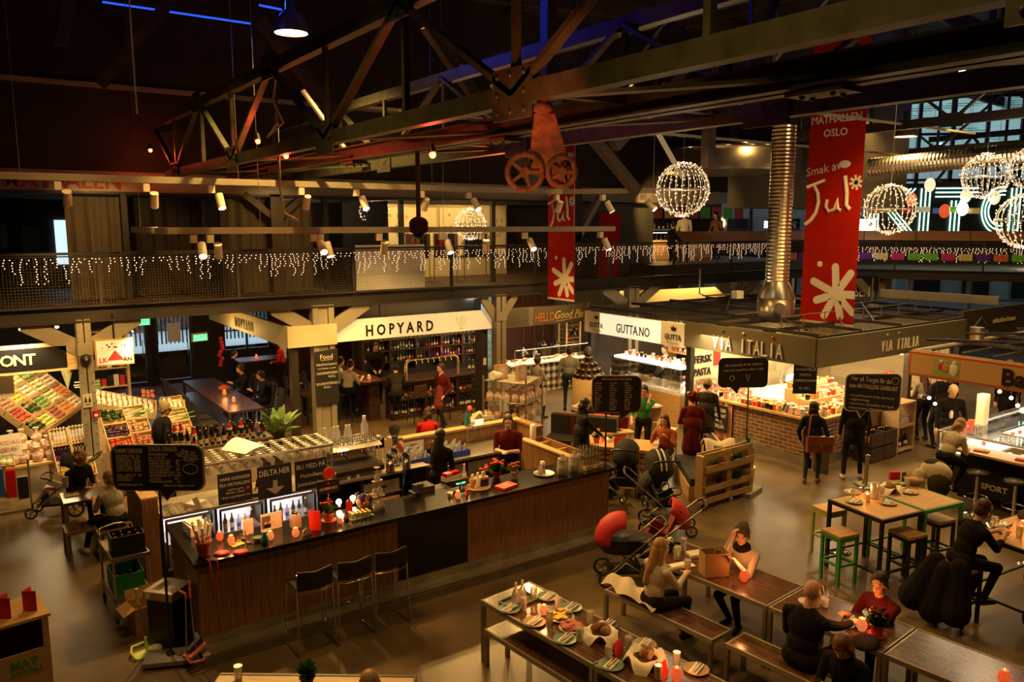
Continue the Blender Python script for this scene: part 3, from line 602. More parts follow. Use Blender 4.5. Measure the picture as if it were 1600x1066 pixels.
# espresso machine
t = thing('espresso_machine','wide chrome espresso machine on the back bar with two group heads','coffee machine',(5.2,12.2,ZB))
MB().box(-.45,-.25,.1,.45,.3,.2,'steel').box(-.44,.0,.2,.44,.3,.52,'chrome').prism([(-.0,0),(.28,0),(.28,.05),(.1,.05)],(-.44,-.26,.47),Y_,Z_,.88,'steel').build('body',t)
MB().box(-.43,-.34,.12,.43,-.02,.16,'chrome').box(-.43,-.345,.06,.43,-.335,.14,'black').build('drip_tray',t)
for s in (-1,1):
    MB().cyl((s*.18,-.06,.43),(s*.18,-.06,.34),.045,m='chrome',n=14).cyl((s*.18,.02,.42),(s*.18,-.06,.42),.04,m='chrome').build('group_head',t)
    MB().cyl((s*.18,-.08,.34),(s*.18,-.22,.32),.013,m='black').build('portafilter',t)
    MB().tube([(s*.4,-.05,.45),(s*.42,-.16,.42),(s*.41,-.18,.25)],.009,'chrome').build('steam_wand',t)
    for k in (-1,1): MB().cyl((s*.43,k*.2,0),(s*.43,k*.2,.1),.02,m='chrome').build('leg',t)
    MB().ball((s*.33,-.04,.46),.028,'chrome').build('knob',t)
    MB().ball((s*.18,-.06,.5),.07,'chrome',(1,1,.9),n=12).build('pressure_dome',t)
MB().tube([(-.44,-.26,.56),(.44,-.26,.56),(.44,.28,.56),(-.44,.28,.56)],.008,'chrome',closed=True).build('cup_rail',t)
b = MB()
for k in range(4): b.box(-.36+.05*k,-.275,.47,-.33+.05*k,-.265,.49,'led_white')
b.build('button',t)
tm = q_tumbler(.09,.032).mesh('tumbler'); t2 = MB().lathe([(.04,0),(.045,.13),(.02,.2),(.022,.25),(.0001,.25)],m='glass_frosty',n=10).mesh('carafe')
def inst(name,me,loc,label,cat,group,rz=0,sc=1):
    o = bpy.data.objects.new(name,me); SC.collection.objects.link(o); o.location = loc; o.rotation_euler = (0,0,rz); o.scale = (sc,)*3
    return tag(o,label,cat,group)
for i in range(10):
    for j in range(3): inst('drinking_glass',tm,(4.8+.085*i,12.06+.1*j,ZB+.525),'clear drinking glass stacked on top of the espresso machine','glass','glasses on the espresso machine')
for i,x in enumerate((4.82,4.98,5.05,5.2,5.26)): inst('carafe',t2,(x,12.42,ZB+.525),'tall clear bottle at the back of the espresso machine top','bottle','clear bottles on the espresso machine')
inst('carafe',t2,(5.52,12.38,ZB+.525),'large clear carafe with a glass over its neck on the espresso machine','bottle',None,0,1.5)
for i,(px,py) in enumerate(((616,741),(630,734),(641,738))):
    t = thing('airpot','steel pump flask with black top, %s of the three on the back bar' % ('leftmost','middle','rightmost')[i],'flask',at(px,py,ZB)+V((0,.14+.16*(i == 1),0)))
    MB().lathe([(.075,0),(.078,.24),(.06,.27)],m='chrome',n=16).build('body',t); MB().lathe([(.065,.26),(.07,.3),(.045,.34),(.02,.345),(.0001,.36)],m='black',n=14).lathe([(.078,0),(.08,.02)],m='black',n=16).build('pump_lid',t); MB().bar((0,-.05,.31),(0,-.13,.29),.025,.02,'black').build('spout',t)
t = thing('coffee_grinder','tall coffee grinder with red label beside the espresso machine','grinder',(6.1,12.4,ZB))
MB().box(-.1,-.12,0,.1,.14,.42,'chrome').build('body',t); MB().lathe([(.05,.42),(.1,.52),(.1,.6),(.0001,.61)],m='glass_dark',n=12).build('hopper',t); MB().box(-.06,-.13,.16,.06,-.12,.32,'red').build('label_plate',t)
t = thing('tea_jar','square glass jar of dark tea on a small wire stand by the grinder','jar',(5.78,12.4,ZB))
MB().box(-.08,-.08,.3,.08,.08,.47,'glass_dark').box(-.075,-.075,.3,.075,.075,.42,'cl_burg').build('jar',t); MB().lathe([(.05,.47),(.055,.5),(.0001,.51)],m='glass_frosty').build('lid',t)
b = MB()
for s in (-1,1):
    for k in (-1,1): b.cyl((s*.08,k*.08,0),(s*.08,k*.08,.3),.005,m='brass')
b.box(-.09,-.09,.29,.09,.09,.3,'brass').build('stand',t)
# shelf of dark beer bottles with little santa hats
sh = aty(345,692,13.3); t = thing('bottle_shelf','dark wooden shelf of display bottles behind the glass rack','shelf',(0,0,0))
MB().box(2.5,13.2,sh.z-.04,4.2,13.75,sh.z,'steel_rough').build('board',t); MB().box(2.55,13.25,0,2.6,13.7,sh.z-.04,'steel_dark').box(4.1,13.25,0,4.15,13.7,sh.z-.04,'steel_dark').build('support',t)
hatm = MB().lathe([(.04,0),(.036,.05),(.015,.1),(.0001,.13)],m='red_bright',n=10).lathe([(.044,-.01),(.046,.02),(.042,.025)],m='white',n=10).ball((.01,0,.13),.016,'white').mesh('santa_hat')
rr = random.Random(12); n = 0
for row in range(2):
    for k in range(17):
        x = 2.55+k*.095+row*.03; hh = 1.25 if k in (1,2) else rr.uniform(.85,1.1)
        bottle(rr.choice('bsrwgbc'),(x,13.28+row*.22,sh.z),'dark display bottle on the shelf behind the glass rack','display bottles behind the glass rack',hh)
        if (k in (1,2,4,10,12)) and row == 0:
            o = inst('santa_hat',hatm,(x,13.28,sh.z+.23*hh),'tiny red santa hat on a display bottle neck','hat','santa hats on display bottles',sc=1.0); n += 1
# dish racks, dishwasher
t = thing('sink_unit','steel dishwashing bench with drawers behind the bar','sink unit',(0,0,0))
MB().box(6.5,11.9,.86,8.9,12.7,.9,'steel').build('worktop',t); MB().box(6.52,11.95,0,8.88,12.7,.86,'black').build('carcass',t)
b = MB()
for k in range(3): b.box(6.55+k*.78,11.93,.5,7.27+k*.78,11.95,.8,'steel_rough')
b.build('door',t)
for i,(px,py,m,l) in enumerate(((656,732,'blue_crate','pale blue dish rack of glasses behind the dark-haired barista'),(724,722,'blue_crate','deep blue dish rack full of upturned bottles and glasses'))):
    c = at(px,py,.9); t = thing('dish_rack',l,'dish rack',(c.x+.1,12.3,.9)); b = MB().box(-.25,-.25,0,.25,.25,.01,m)
    for q in ((-.25,-.25,.25,-.235),(-.25,.235,.25,.25),(-.25,-.235,-.235,.235),(.235,-.235,.25,.235)): b.box(q[0],q[1],.01,q[2],q[3],.1,m)
    b.build('basket',t)
    for a in range(5):
        for e in range(5): inst('drinking_glass',tm if (a+e) % 2 else t2,(c.x-.08+.09*a,12.13+.09*e,.915),'clean glass standing in the %s dish rack' % ('pale blue','deep blue')[i],'glass','glasses in the %s dish rack' % ('pale blue','deep blue')[i],sc=1 if (a+e) % 2 else .75)
t = thing('faucet','tall chrome sink faucet at the back of the dish bench','faucet',(7.75,12.62,.9)); MB().tube([(0,0,0),(0,0,.35),(0,-.06,.42),(0,-.2,.4),(0,-.22,.3)],.012,'chrome').build('spout',t); MB().bar((.02,0,.08),(.12,-.02,.12),.015,.015,'chrome').build('lever',t)
one('towel_dispenser','white soap dispenser hanging on the partition behind the barista','dispenser',MB().lathe([(.05,0),(.06,.08),(.06,.3),(.03,.33),(.0001,.33)],m='white',n=14),(8.85,12.0,.95))
one('wall_notice','white paper notice fixed on the partition behind the barista','notice',MB().box(0,-.01,0,.42,0,.26,'paper').text('VARMT',(.2,-.012,.17),X_,Z_,.05,'steel_dark').text('VASK HENDER',(.2,-.012,.1),X_,Z_,.04,'steel_dark'),(6.45,12.77,.86))
t = thing('toy_house','lit ginger house ornament with a green figure and red ball lamp','ornament',(8.0,12.84,1.2))
MB().box(0,-.06,0,.22,.06,.13,'sign_lit').prism([(-.02,.13),(.24,.13),(.11,.24)],(0,.07,0),X_,Z_,.14,'cheese').build('house',t); MB().lathe([(.05,0),(.06,.1),(.03,.25),(.0001,.3)],(-.12,0,0),'teal').ball((-.03,-.05,.07),.05,'white').build('figure',t); MB().ball((-.06,0,.36),.05,'candle_glass').build('ball_lamp',t)
# ---- on the front counter
ZC = 1.2
t = thing('terracotta_pot','terracotta pot packed with white paper rolls tied in red ribbon','pot',at(322,872,ZC)+V((0,.1,0)))
MB().lathe([(.06,0),(.085,.15),(.095,.15),(.095,.18),(.08,.18),(.07,.14),(.0001,.14)],m='terracotta',n=16).build('pot',t)
rr = random.Random(3)
for k in range(11):
    a = rr.uniform(0,6.28); q = rr.uniform(.01,.05); p = V((cos(a)*q,sin(a)*q,.1)); e = p+V((cos(a)*.07,sin(a)*.07,rr.uniform(.24,.34)))
    o = one('paper_roll','rolled white paper tied with red ribbon standing in the terracotta pot','paper roll',MB().cyl(p,e,.016,m='paper',n=8).cyl(p+(e-p)*.35,p+(e-p)*.42,.018,m='red',n=8),t.location,group='paper rolls in the terracotta pot')
one('paper_stack','stack of white booklets at the left corner of the bar','booklets',MB().cb((0,0,.06),(.22,.3,.12),'paper').cb((.01,0,.13),(.2,.28,.02),'white',.1),at(296,838,ZC)+V((.1,.1,0)),.1)
one('ribbon','red ribbon trailing over the corner edge of the bar','ribbon',MB().tube([(2.1,9.3,1.215),(2.12,9.2,1.21),(2.13,9.17,1.0),(2.2,9.19,.85)],.006,'red').tube([(2.1,9.3,1.215),(2.2,9.2,1.21),(2.21,9.17,1.05),(2.15,9.18,.95)],.006,'red'))
for px,py,m,l in ((348,868,'red_bright','round red coaster nearest the terracotta pot'),(378,866,'red_bright','round red coaster beside the yellow note')): one('coaster',l,'coaster',MB().lathe([(.07,0),(.09,.012),(.0001,.014)],m=m,n=16),at(px,py,ZC)+V((0,.05,0)))
one('paper_note','small yellow paper note lying between two red coasters','note',MB().cb((0,0,.004),(.16,.12,.006),'yellow',.3),at(372,853,ZC)+V((0,.05,0)))
for px,py,m,l in ((363,852,'candle_orange','dim orange candle jar left of the shot glasses on the bar'),(424,845,'candle_orange','amber candle jar beside the teal vase'),(464,840,'candle_orange','glowing orange candle jar below the tall glass jar'),(718,780,'candle_orange','glowing orange candle jar in front of the till display'),(345,846,'candle_glass','dark red lantern jar behind the red coasters')):
    candle(l,at(px,py,ZC)+V((0,.04,0)),m,.045,2.5)
one('vase','small teal glass vase on the front of the bar','vase',MB().lathe([(.03,0),(.05,.03),(.045,.08),(.02,.12),(.03,.15)],m='teal',n=12),at(415,850,ZC)+V((0,.03,0)))
one('bowl','small orange and green striped bowl on the bar','bowl',MB().lathe([(.03,0),(.06,.05),(.055,.05),(.03,.01)],m='orange',n=14).lathe([(.061,.035),(.064,.05)],m='green_dark',n=14),at(405,848,ZC)+V((0,.06,0)))
for px,py in ((376,850),(392,852),(383,846)): inst('drinking_glass',tm,at(px,py,ZC)+V((0,.08,0)),'small clear glass of greens near the orange bowl','glass','small glasses near the orange bowl',sc=1.1)
for px0,px1,py,h,l,pic in ((385,405,842,.2,'narrow white standing menu card on the bar',0),(413,455,836,.22,'wide white standing card with a photograph of two people',1)):
    a,c = at(px0,py,ZC),at(px1,py,ZC); w = c.x-a.x; b = MB().box(0,0,0,w,.012,h,'paper')
    if pic: b.box(.01,-.002,.03,w*.45,0,h-.03,'wall_grey').ball((.06,-.003,.1),.02,'skin',(1,.2,1)).ball((.11,-.003,.1),.02,'skin',(1,.2,1)); b.box(.04,-.004,.03,.13,-.002,.08,'cl_black')
    chalk_lines(b,(w*(.5 if pic else .1),-.002,.04),X_,Z_,w*(.42 if pic else .8),h-.08,5,.012,5,'steel'); one('menu_card',l,'card',b,(a.x,a.y+.12,ZC),.08)
t = thing('storage_jar','tall square glass jar with red sweets on the bar','jar',at(467,828,ZC)+V((0,.12,0))); MB().box(-.06,-.06,0,.06,.06,.17,'glass_frosty').build('jar',t); MB().box(-.055,-.055,.005,.055,.055,.1,'red').build('sweets',t); MB().lathe([(.045,.17),(.05,.19),(.0001,.2)],m='chrome').build('lid',t)
one('folded_card','small yellow folded card beside the red standing card','card',MB().prism([(-.07,0),(.07,0),(.06,.07),(0,.1),(-.06,.07)],(0,0,0),X_,Z_,.01,'cheese'),at(481,838,ZC)+V((0,.04,0)),.3)
for px,py,s,l in ((494,832,1,'tall open red card standing beside the red flowers'),(551,803,.6,'small red card standing behind the tray of tiny jars')): one('standing_card',l,'card',MB().bar((0,0,.13*s),(.13*s,-.06*s,.13*s),.006,.26*s,'red_bright').bar((0,0,.13*s),(.1*s,.1*s,.13*s),.006,.26*s,'red'),at(px,py,ZC)+V((-.05,.1,0)))
potted('potted_flower','bright red cyclamen in a terracotta pot at the middle of the bar',at(518,818,ZC)+V((0,.1,0)),.075,.12,.13,.2,'red_bright',n=30,seed=3,saucer=True)
for px,py,l in ((535,797,'left one of two frosted globe lamps on the bar'),(557,791,'right one of two frosted globe lamps on the bar')):
    p = at(px,py,ZC)+V((0,.12,0)); t = thing('globe_lamp',l,'lamp',p); MB().ball((0,0,.08),.04,'bulb_big',n=10).build('bulb',t); MB().lathe([(.03,0),(.03,.02),(.012,.04)],m='brass').build('base',t); lamp('POINT',p+V((0,-.09,.1)),2.5,WARM,.03)
one('pine_cone','brown pine cone beside the little red lantern','pine cone',MB().lathe([(.01,0),(.04,.02),(.03,.05),(.0001,.09)],m='beam_brown',n=8),at(543,815,ZC)+V((0,.05,0)))
candle('little square red lantern by the pine cone',at(534,820,ZC)+V((0,.05,0)),'candle_glass',.03,1)
t = thing('serving_tray','pale green tray of little gold-lidded jars on the bar','tray',at(567,812,ZC)+V((0,.1,0)),.1); MB().cb((0,0,.01),(.34,.18,.02),'leaf_pale').build('tray',t)
jm = MB().lathe([(.022,0),(.022,.05)],m='glass_frosty',n=8).lathe([(.023,.05),(.023,.065),(.0001,.066)],m='gold',n=8).mesh('jar')
for i in range(5):
    for j in range(3): inst('small_jar',jm,t.location+V((-.12+.06*i,-.05+.05*j-.006*i+.01,.02)),'tiny glass jar with gold lid on the pale green tray','jar','tiny jars on the green tray')
t = thing('sweets_basket','round wicker basket of wrapped sweets beside the upturned glasses','basket',at(576,797,ZC)+V((0,.14,0))); MB().lathe([(.08,0),(.12,.09),(.11,.09),(.07,.02),(.0001,.02)],m='wicker',n=16).build('basket',t)
b = MB(); rr = random.Random(9)
for k in range(40): b.ball((rr.uniform(-.09,.09),rr.uniform(-.09,.09),.09+rr.uniform(0,.1)),.025,rr.choice(['purple','orange','gold','blue']),n=6)
b.build('sweets',t)['kind'] = 'stuff'
wg = q_wineglass(.2,.045).xf(Mx.Translation((0,0,.2)) @ Mx.Rotation(pi,4,'X')).mesh('wine_glass')
for k,(dx,dy,z) in enumerate(((0,0,0),(.1,.02,0),(.03,.12,0),(.12,.12,0),(.02,.06,.2),(.1,.08,.2),(.06,.07,.39))): inst('wine_glass',wg,at(590,800,ZC)+V((dx,.05+dy,z)),'upturned wine glass in the little pyramid on the bar','glass','upturned wine glasses on the bar')
t = thing('gift_card_sign','black GAVEKORT sign on a stand in front of the red round tag','sign',at(528,812,ZC)+V((0,.3,0)),0)
MB().box(-.16,0,.28,.16,.012,.46,'black_matt').cyl((0,.03,0),(0,.03,.3),.012,m='black').build('panel',t); MB().text('GAVEKORT',(0,-.002,.33),X_,Z_,.05,'chalk',.003,.01).ball((0,-.003,.42),.018,'red',(1,.2,1)).build('lettering',t)
one('round_tag','round orange red tag hanging above the GAVEKORT sign','tag',MB().cyl((0,0,0),(0,.01,0),.08,m='red_bright',n=20),at(528,812,ZC)+V((.02,.32,.55)))
# till, tray of cutlery, plants
t = thing('cash_register','black till with a green digit display on the bar','till',at(722,772,ZC)+V((-.05,.42,-.12)),0)
MB().box(-.5,-.1,0,.1,.22,.1,'black').box(-.45,-.06,.1,-.2,.2,.2,'black').build('body',t); MB().bar((-.62,.1,.35),(-.28,.1,.35),.02,.26,'black_gloss',(0,-.3,1)).build('screen',t)
MB().box(.0,-.2,.16,.32,-.17,.26,'black').cyl((.16,-.18,.05),(.16,-.18,.2),.015,m='black').build('customer_display',t); MB().text('00.1.-58.0',(.16,-.204,.19),X_,Z_,.04,'digit_green',.002).build('digits',t)
one('sugar_box','box of pink and white sugar sachets by the till','box',MB().box(-.15,-.06,0,.15,.06,.07,'white').box(-.14,-.05,.07,.14,.05,.12,'banner_red').box(-.13,-.055,.075,-.02,.05,.125,'pink_plastic'),at(715,755,ZC)+V((0,.2,0)),.2)
one('metal_cup','small metal cup of coins beside the candle at the till','cup',MB().lathe([(.035,0),(.045,.07),(.04,.07),(.03,.01)],m='steel',n=12),at(706,778,ZC)+V((0,.05,0)))
one('standing_card','small red card in front of the till display','card',MB().cb((0,0,.04),(.06,.02,.09),'red_bright',.5),at(731,775,ZC)+V((0,.03,0)))
t = thing('condiment_tray','round wooden tray of paper cups, straws and a wooden box','tray',at(755,766,ZC)+V((0,.14,0))); MB().lathe([(.17,0),(.19,.015),(.185,.02),(.0001,.018)],m='oak',n=24).build('tray',t)
for dx,dy,h,m,l in ((-.1,0,.13,'cardboard','brown paper cup of napkins on the round wooden tray'),(-.02,-.02,.15,'white','white paper cup with black print on the round wooden tray')): one('paper_cup',l,'cup',MB().lathe([(.035,0),(.05,h),(.045,h),(.03,.01)],m=m,n=12).cb((0,0,h+.02),(.06,.02,.1),'napkin',.5),t.location+V((dx,dy,.02)))
one('wooden_box','dark blue and oak box of teabags on the round wooden tray','box',MB().box(-.06,-.06,0,.06,.06,.11,'navy').box(-.06,-.06,.11,.06,.06,.14,'oak').cb((0,0,.17),(.07,.02,.08),'napkin',.3),t.location+V((.09,0,.02)))
one('bottle','clear syrup bottle with steel top behind the round wooden tray','bottle',q_bottle(.34,.04,'glass_frosty',None,'steel'),t.location+V((-.13,.18,0)))
potted('potted_flower','small potted red poinsettia left of the two larger ones by the tray',at(770,758,ZC)+V((0,.2,0)),.06,.1,.13,.17,'red_bright',n=60,seed=4)
potted('potted_flower','large dark-leaved poinsettia in a terracotta pot on the bar',at(787,752,ZC)+V((0,.2,0)),.07,.11,.16,.2,'red',n=70,seed=5)
potted('potted_flower','orange kalanchoe in a pale pot at the right of the poinsettias',at(813,752,ZC)+V((0,.16,0)),.06,.12,.11,.16,'pepper','cream','leaf_pale',n=60,seed=6)
one('red_book','red book lying flat with a white crest on its cover','book',MB().cb((0,0,.02),(.3,.2,.035),'red_bright',.15).text('M',(0,-.03,.039),X_,Y_,.09,'chalk',.002),at(800,766,ZC)+V((0,.16,0)),.1)
t = thing('round_tray','round grey serving tray near the right end of the bar','tray',at(858,745,ZC)+V((0,.13,0))); MB().lathe([(.14,0),(.17,.025),(.165,.027),(.13,.008),(.0001,.008)],m='steel',n=28).build('tray',t)
one('menu_card','little cream card standing on the round grey tray','card',MB().cb((0,0,.06),(.09,.006,.12),'paper',.2),t.location+V((-.04,.05,.01)))
one('tin_can','tall white and red can behind the round grey tray','can',MB().lathe([(.04,0),(.04,.14),(.0001,.145)],m='white',n=12).lathe([(.041,.03),(.041,.1)],m='pink_plastic',n=12),t.location+V((.12,.2,0)))
for px,py,l in ((886,745,'left glass lidded jar of water and lime on the bar'),(904,740,'right glass lidded jar of water and lime on the bar')):
    t = thing('drinks_jar',l,'jar',at(px,py,ZC)+V((0,.12,0))); MB().lathe([(.075,0),(.085,.02),(.085,.2),(.06,.24)],m='glass_frosty',n=16).build('jar',t); MB().lathe([(.079,.01),(.079,.12),(.0001,.12)],m='leaf_pale',n=16).build('water',t); MB().lathe([(.08,.24),(.07,.27),(.015,.29),(.03,.32),(.0001,.34)],m='glass_frosty',n=14).build('lid',t)
t = thing('wooden_tray','wooden tray of upturned glasses at the right end of the bar','tray',at(930,733,ZC)+V((0,.16,0))); MB().cb((0,0,.03),(.36,.3,.06),'oak').cb((0,-.151,.03),(.08,.004,.03),'white').build('tray',t)
tg = q_tumbler(.14,.03).mesh('tumbler')
for i in range(5):
    for j in range(4):
        for k in range(2): inst('drinking_glass',tg,t.location+V((-.14+.07*i,-.1+.07*j,.06+.14*k)),'clear glass stacked in rows on the wooden tray at the bar end','glass','stacked glasses on the wooden tray')
inst('carafe',t2,at(912,741,ZC)+V((0,.12,0)),'single tall frosted bottle between the lidded jars and the tray','bottle',None,0,1.2)
for p,q,e in (((1.6,11.2,4.6),(2.3,9.5,1.2),130),((5.2,10.6,4.6),(5.2,12.1,1.1),170),((3.2,10.4,4.6),(3.3,12.1,1.6),120),((7.8,10.8,4.7),(7.6,12.0,1.1),110)): lamp('SPOT',p,e,(1,.7,.38),.05,q,34,.6)  # added spots that brighten the paper rolls, espresso machine, glass rack and sink
# bar stools
def stool(label,p):
    t = thing('bar_stool',label,'stool',(p[0],p[1],0),0,'black bar stools at the counter')
    b = MB(); b.sheet(lambda u,v: (-.22+.44*u,.18-.38*v,.8+.012*cos(u*6.28)+.0*v),10,4,'black').sheet(lambda u,v: (-.22+.44*u,-.2-.015*v-.03*(1-abs(2*u-1))*v,.8+.012*cos(u*6.28)+.03*0+.24*v),10,6,'black')
    o = b.build('seat_shell',t); md = o.modifiers.new('s','SOLIDIFY'); md.thickness = .012
    for s in (-1,1): MB().tube([(s*.215,-.2,1.02),(s*.22,-.19,.8),(s*.24,-.25,.012),(s*.24,.24,.012),(s*.22,.17,.78)],.009,'chrome',8).build('leg_frame',t)
    MB().tube([(-.22,-.2,.785),(-.1,-.22,.77),(.1,-.22,.77),(.22,-.2,.785)],.008,'chrome').tube([(-.23,.2,.3),(.23,.2,.3)],.009,'chrome').build('crossbar',t)
    return t
for i,(px,py) in enumerate(((500,1022),(562,1003),(618,985))): stool('black shell bar stool on chrome legs, %s of three at the counter' % ('leftmost','middle','rightmost')[i],at(px,py,0)+V((0,.28,0)))
# ================================================================ vegetable stall on the left
PM = {k: MB().ball((0,0,0),.05,m,sc,n=8).mesh(k) for k,m,sc in (('tomato','tomato',(1,1,.85)),('potato','potato',(1.2,.9,.8)),('onion','onion',(1,1,.9)),('garlic','garlic',(.9,.9,.9)),('aubergine','aubergine',(1.9,.8,.8)),('pepper','pepper',(1,.9,1.1)),('lime','lime',(1,.8,.8)),('pale_squash','veg_pale',(1.4,1,1)),('green_pepper','veg_green',(1.1,.9,.9)),('carrot','carrot',(2.0,.45,.45)),('lemon','yellow',(1.2,.9,.9)))}
PM['leek'] = MB().cyl((-.12,0,0),(.1,0,0),.014,m='garlic').bar((.05,0,0),(.24,.02,.02),.05,.012,'veg_green').mesh('leek')
PM['herb_bunch'] = q_plant(MB(),(0,0,0),.1,.14,22,'leaf',seed=2).mesh('herb_bunch')
PM['cabbage'] = MB().ball((0,0,0),.08,'leaf_pale',n=8).mesh('cabbage')
def crate(label,o,u,v,w,d,h=.13,m='crate',group=None):
    """open wooden crate: corner o, sides along u (w) and v (d), raised along the normal"""
    o,u,v = V(o),V(u).normalized(),V(v).normalized(); n = u.cross(v); q = Mx((u,v,n)).transposed()
    b = MB(); T = .014
    b.box(0,0,0,w,d,T,m).box(0,0,T,w,T,h,m).box(0,d-T,T,w,d,h,m).box(0,T,T,T,d-T,h,m).box(w-T,T,T,w,d-T,h,m)
    ob = b.build('crate'); ob.location = o; ob.rotation_euler = q.to_euler(); return tag(ob,label,'crate',group),q
def fill(o,q,w,d,kind,n,place,seed,z=.07,sc=1.0,cat='vegetable'):
    rr = random.Random(seed); c = max(1,int(math.sqrt(n*w/d)+.5)); rws = max(1,math.ceil(n/c)); k = 0
    for j in range(rws):
        for i in range(c):
            if k >= n: return
            p = V(((i+.5)/c*(w-.06)+.03+rr.uniform(-.01,.01),(j+.5)/rws*(d-.06)+.03+rr.uniform(-.01,.01),z+rr.uniform(0,.03)))
            ob = bpy.data.objects.new(kind,PM[kind]); SC.collection.objects.link(ob); ob.location = V(o)+q@p; ob.scale = (sc,)*3; ob.rotation_euler = (rr.uniform(-.3,.3),0,rr.uniform(0,6.28) if kind not in ('leek','carrot') else rr.uniform(-.2,.2))
            tag(ob,kind.replace('_',' ')+' lying in '+place,cat,kind.replace('_',' ')+' in '+place); k += 1
P0 = at(55,687,.55); P1 = at(130,634,.55); uu = (P1-P0).normalized(); L = (P1-P0).length; left = V((-uu.y,uu.x,0)); vv = (left*.72+V((0,0,.69))).normalized(); nn = uu.cross(vv)
t = thing('vegetable_stand','large tilted wooden stand holding rows of pale crates','display stand',P0)
b = MB(); b.prism([(0,0),(L,0),(L,-.13),(0,-.13)],V((0,0,0))-nn*.0,uu,nn,.03,'crate'); b.build('front_board',t); b = MB()
b.bar(V((.05,0,0))-Z_*.0,V((.05,0,-.55)),.06,.06,'crate').bar(uu*(L-.1),uu*(L-.1)+V((0,0,-.55)),.06,.06,'crate').bar(left*.9+uu*.1+Z_*.75,left*.9+uu*.1-Z_*.55,.06,.06,'crate').bar(left*.9+uu*(L-.1)+Z_*.75,left*.9+uu*(L-.1)-Z_*.55,.06,.06,'crate')
b.build('leg',t); b = MB(); b.prism([(0,0),(L,0),(L,1.6),(0,1.6)],-nn*.03,uu,vv,.02,'crate'); b.build('back_board',t)
kinds = [['herb_bunch','lime','onion','carrot','garlic'],['tomato','herb_bunch','green_pepper','pale_squash','carrot'],['potato','lemon','garlic','pale_squash','garlic'],['cabbage','lemon','pale_squash','cabbage','herb_bunch']]
cw = L/5
for r in range(4):
    for c in range(5):
        kd = kinds[r][c]; pos = '%s row of the tilted stand, %s cell' % (('bottom','second','third','top')[r],('nearest','second','middle','fourth','farthest')[c])
        o,q = crate('crate of %s in the %s' % (kd.replace('_',' '),pos),P0+uu*(c*cw+.01)+vv*(r*.4+.01),uu,vv,cw-.02,.38,.11)
        fill(o.location,q,cw-.02,.38,kd,9 if kd in ('herb_bunch','cabbage') else 15,'the '+pos,r*7+c,.06 if kd != 'cabbage' else .1,.9)
# front unit of bottle crates
u2 = V((1,.12,0)).normalized(); O2 = at(95,748,.12); v2 = (V((-u2.y,u2.x,0))*.62+Z_*.78).normalized()
O2 = V((1.22,16.7,.25))
names = [['pale_squash','box'],['cordial','wine'],['milk','jar']]
for r in range(3):
    for c in range(2):
        o,q = crate('pale crate of the bottle unit, %s row %s side' % (('bottom','middle','top')[r],('left','right')[c]),O2+u2*(c*.33)+v2*(r*.36),u2,v2,.32,.35,.16)
        for i in range(5):
            for j in range(2):
                p = V(o.location)+q@V((.04+.058*i,.1+.12*j,.03))
                if r == 0: inst('paper_bag',MB().box(-.025,-.02,0,.025,.02,.15,'cheese').mesh('bag') if (i+j+c) == 0 else inst.bag,p,'small yellow packet in the bottom row of the bottle unit','packet','yellow packets in the bottle unit') if hasattr(inst,'bag') else setattr(inst,'bag',MB().box(-.025,-.02,0,.025,.02,.15,'cheese').mesh('bag'))
                elif r == 1: bottle('nw'[c],p,'dark bottle in the middle row of the bottle unit','dark bottles in the bottle unit',.75)
                else: inst('bottle',bm_white,p,'white bottle in the top row of the bottle unit','bottle','white bottles in the bottle unit',sc=.75) if 'bm_white' in globals() else globals().__setitem__('bm_white',q_bottle(.26,.036,'white','label','white').mesh('bottle'))
t = thing('crate_stand','low pale wooden base under the crates of bottles','stand',O2); b = MB().bar((0,.05,-.02),(.66,.13,-.02),.06,.08,'crate'); b.build('rail',t)
for x,y,z in ((.05,.1,0),(.6,.15,0),(.05,.55,.5),(.6,.6,.5)): MB().box(x-.02,y-.02,-.25,x+.02,y+.02,z,'crate').build('leg',t)
# cellophane gift bags in front of the stand
rr = random.Random(5)
for k in range(11):
    px,py = 38+rr.uniform(0,52),668+rr.uniform(0,50); p = at(px,py,.75); p.y = 17.6+rr.uniform(-.3,.5); p = V((.55+(k % 4)*.2+rr.uniform(-.04,.04),17.25+(k//4)*.22,.62+.14*(k//4)))
    b = MB().lathe([(.07,0),(.1,.06),(.09,.14),(.03,.2),(.06,.27)],m='cellophane',n=8); b.ball((0,0,.07),.06,rr.choice(['cheese','bread','red']),n=6)
    one('gift_bag','cellophane gift bag of treats heaped in front of the tilted stand','gift bag',b,p,rr.uniform(0,3),group='cellophane gift bags before the stand')
one('bag_table','pale wooden step table carrying the cellophane gift bags','table',MB().box(.42,17.1,.56,1.24,17.42,.6,'crate').box(.42,17.42,.7,1.24,17.62,.74,'crate').box(.42,17.62,.84,1.24,17.9,.88,'crate').box(.44,17.12,0,.5,17.88,.56,'crate').box(1.16,17.12,0,1.22,17.88,.56,'crate').box(.44,17.64,.5,1.22,17.88,.84,'crate'))
c1,q = crate('tilted crate of pale squashes at the left edge of the stall',V((.1,17.3,.55)),(.8,-.2,0),(.1,.6,.6),.5,.5); fill(c1.location,q,.5,.5,'pale_squash',14,'the tilted crate at the left edge',99,sc=1.4)
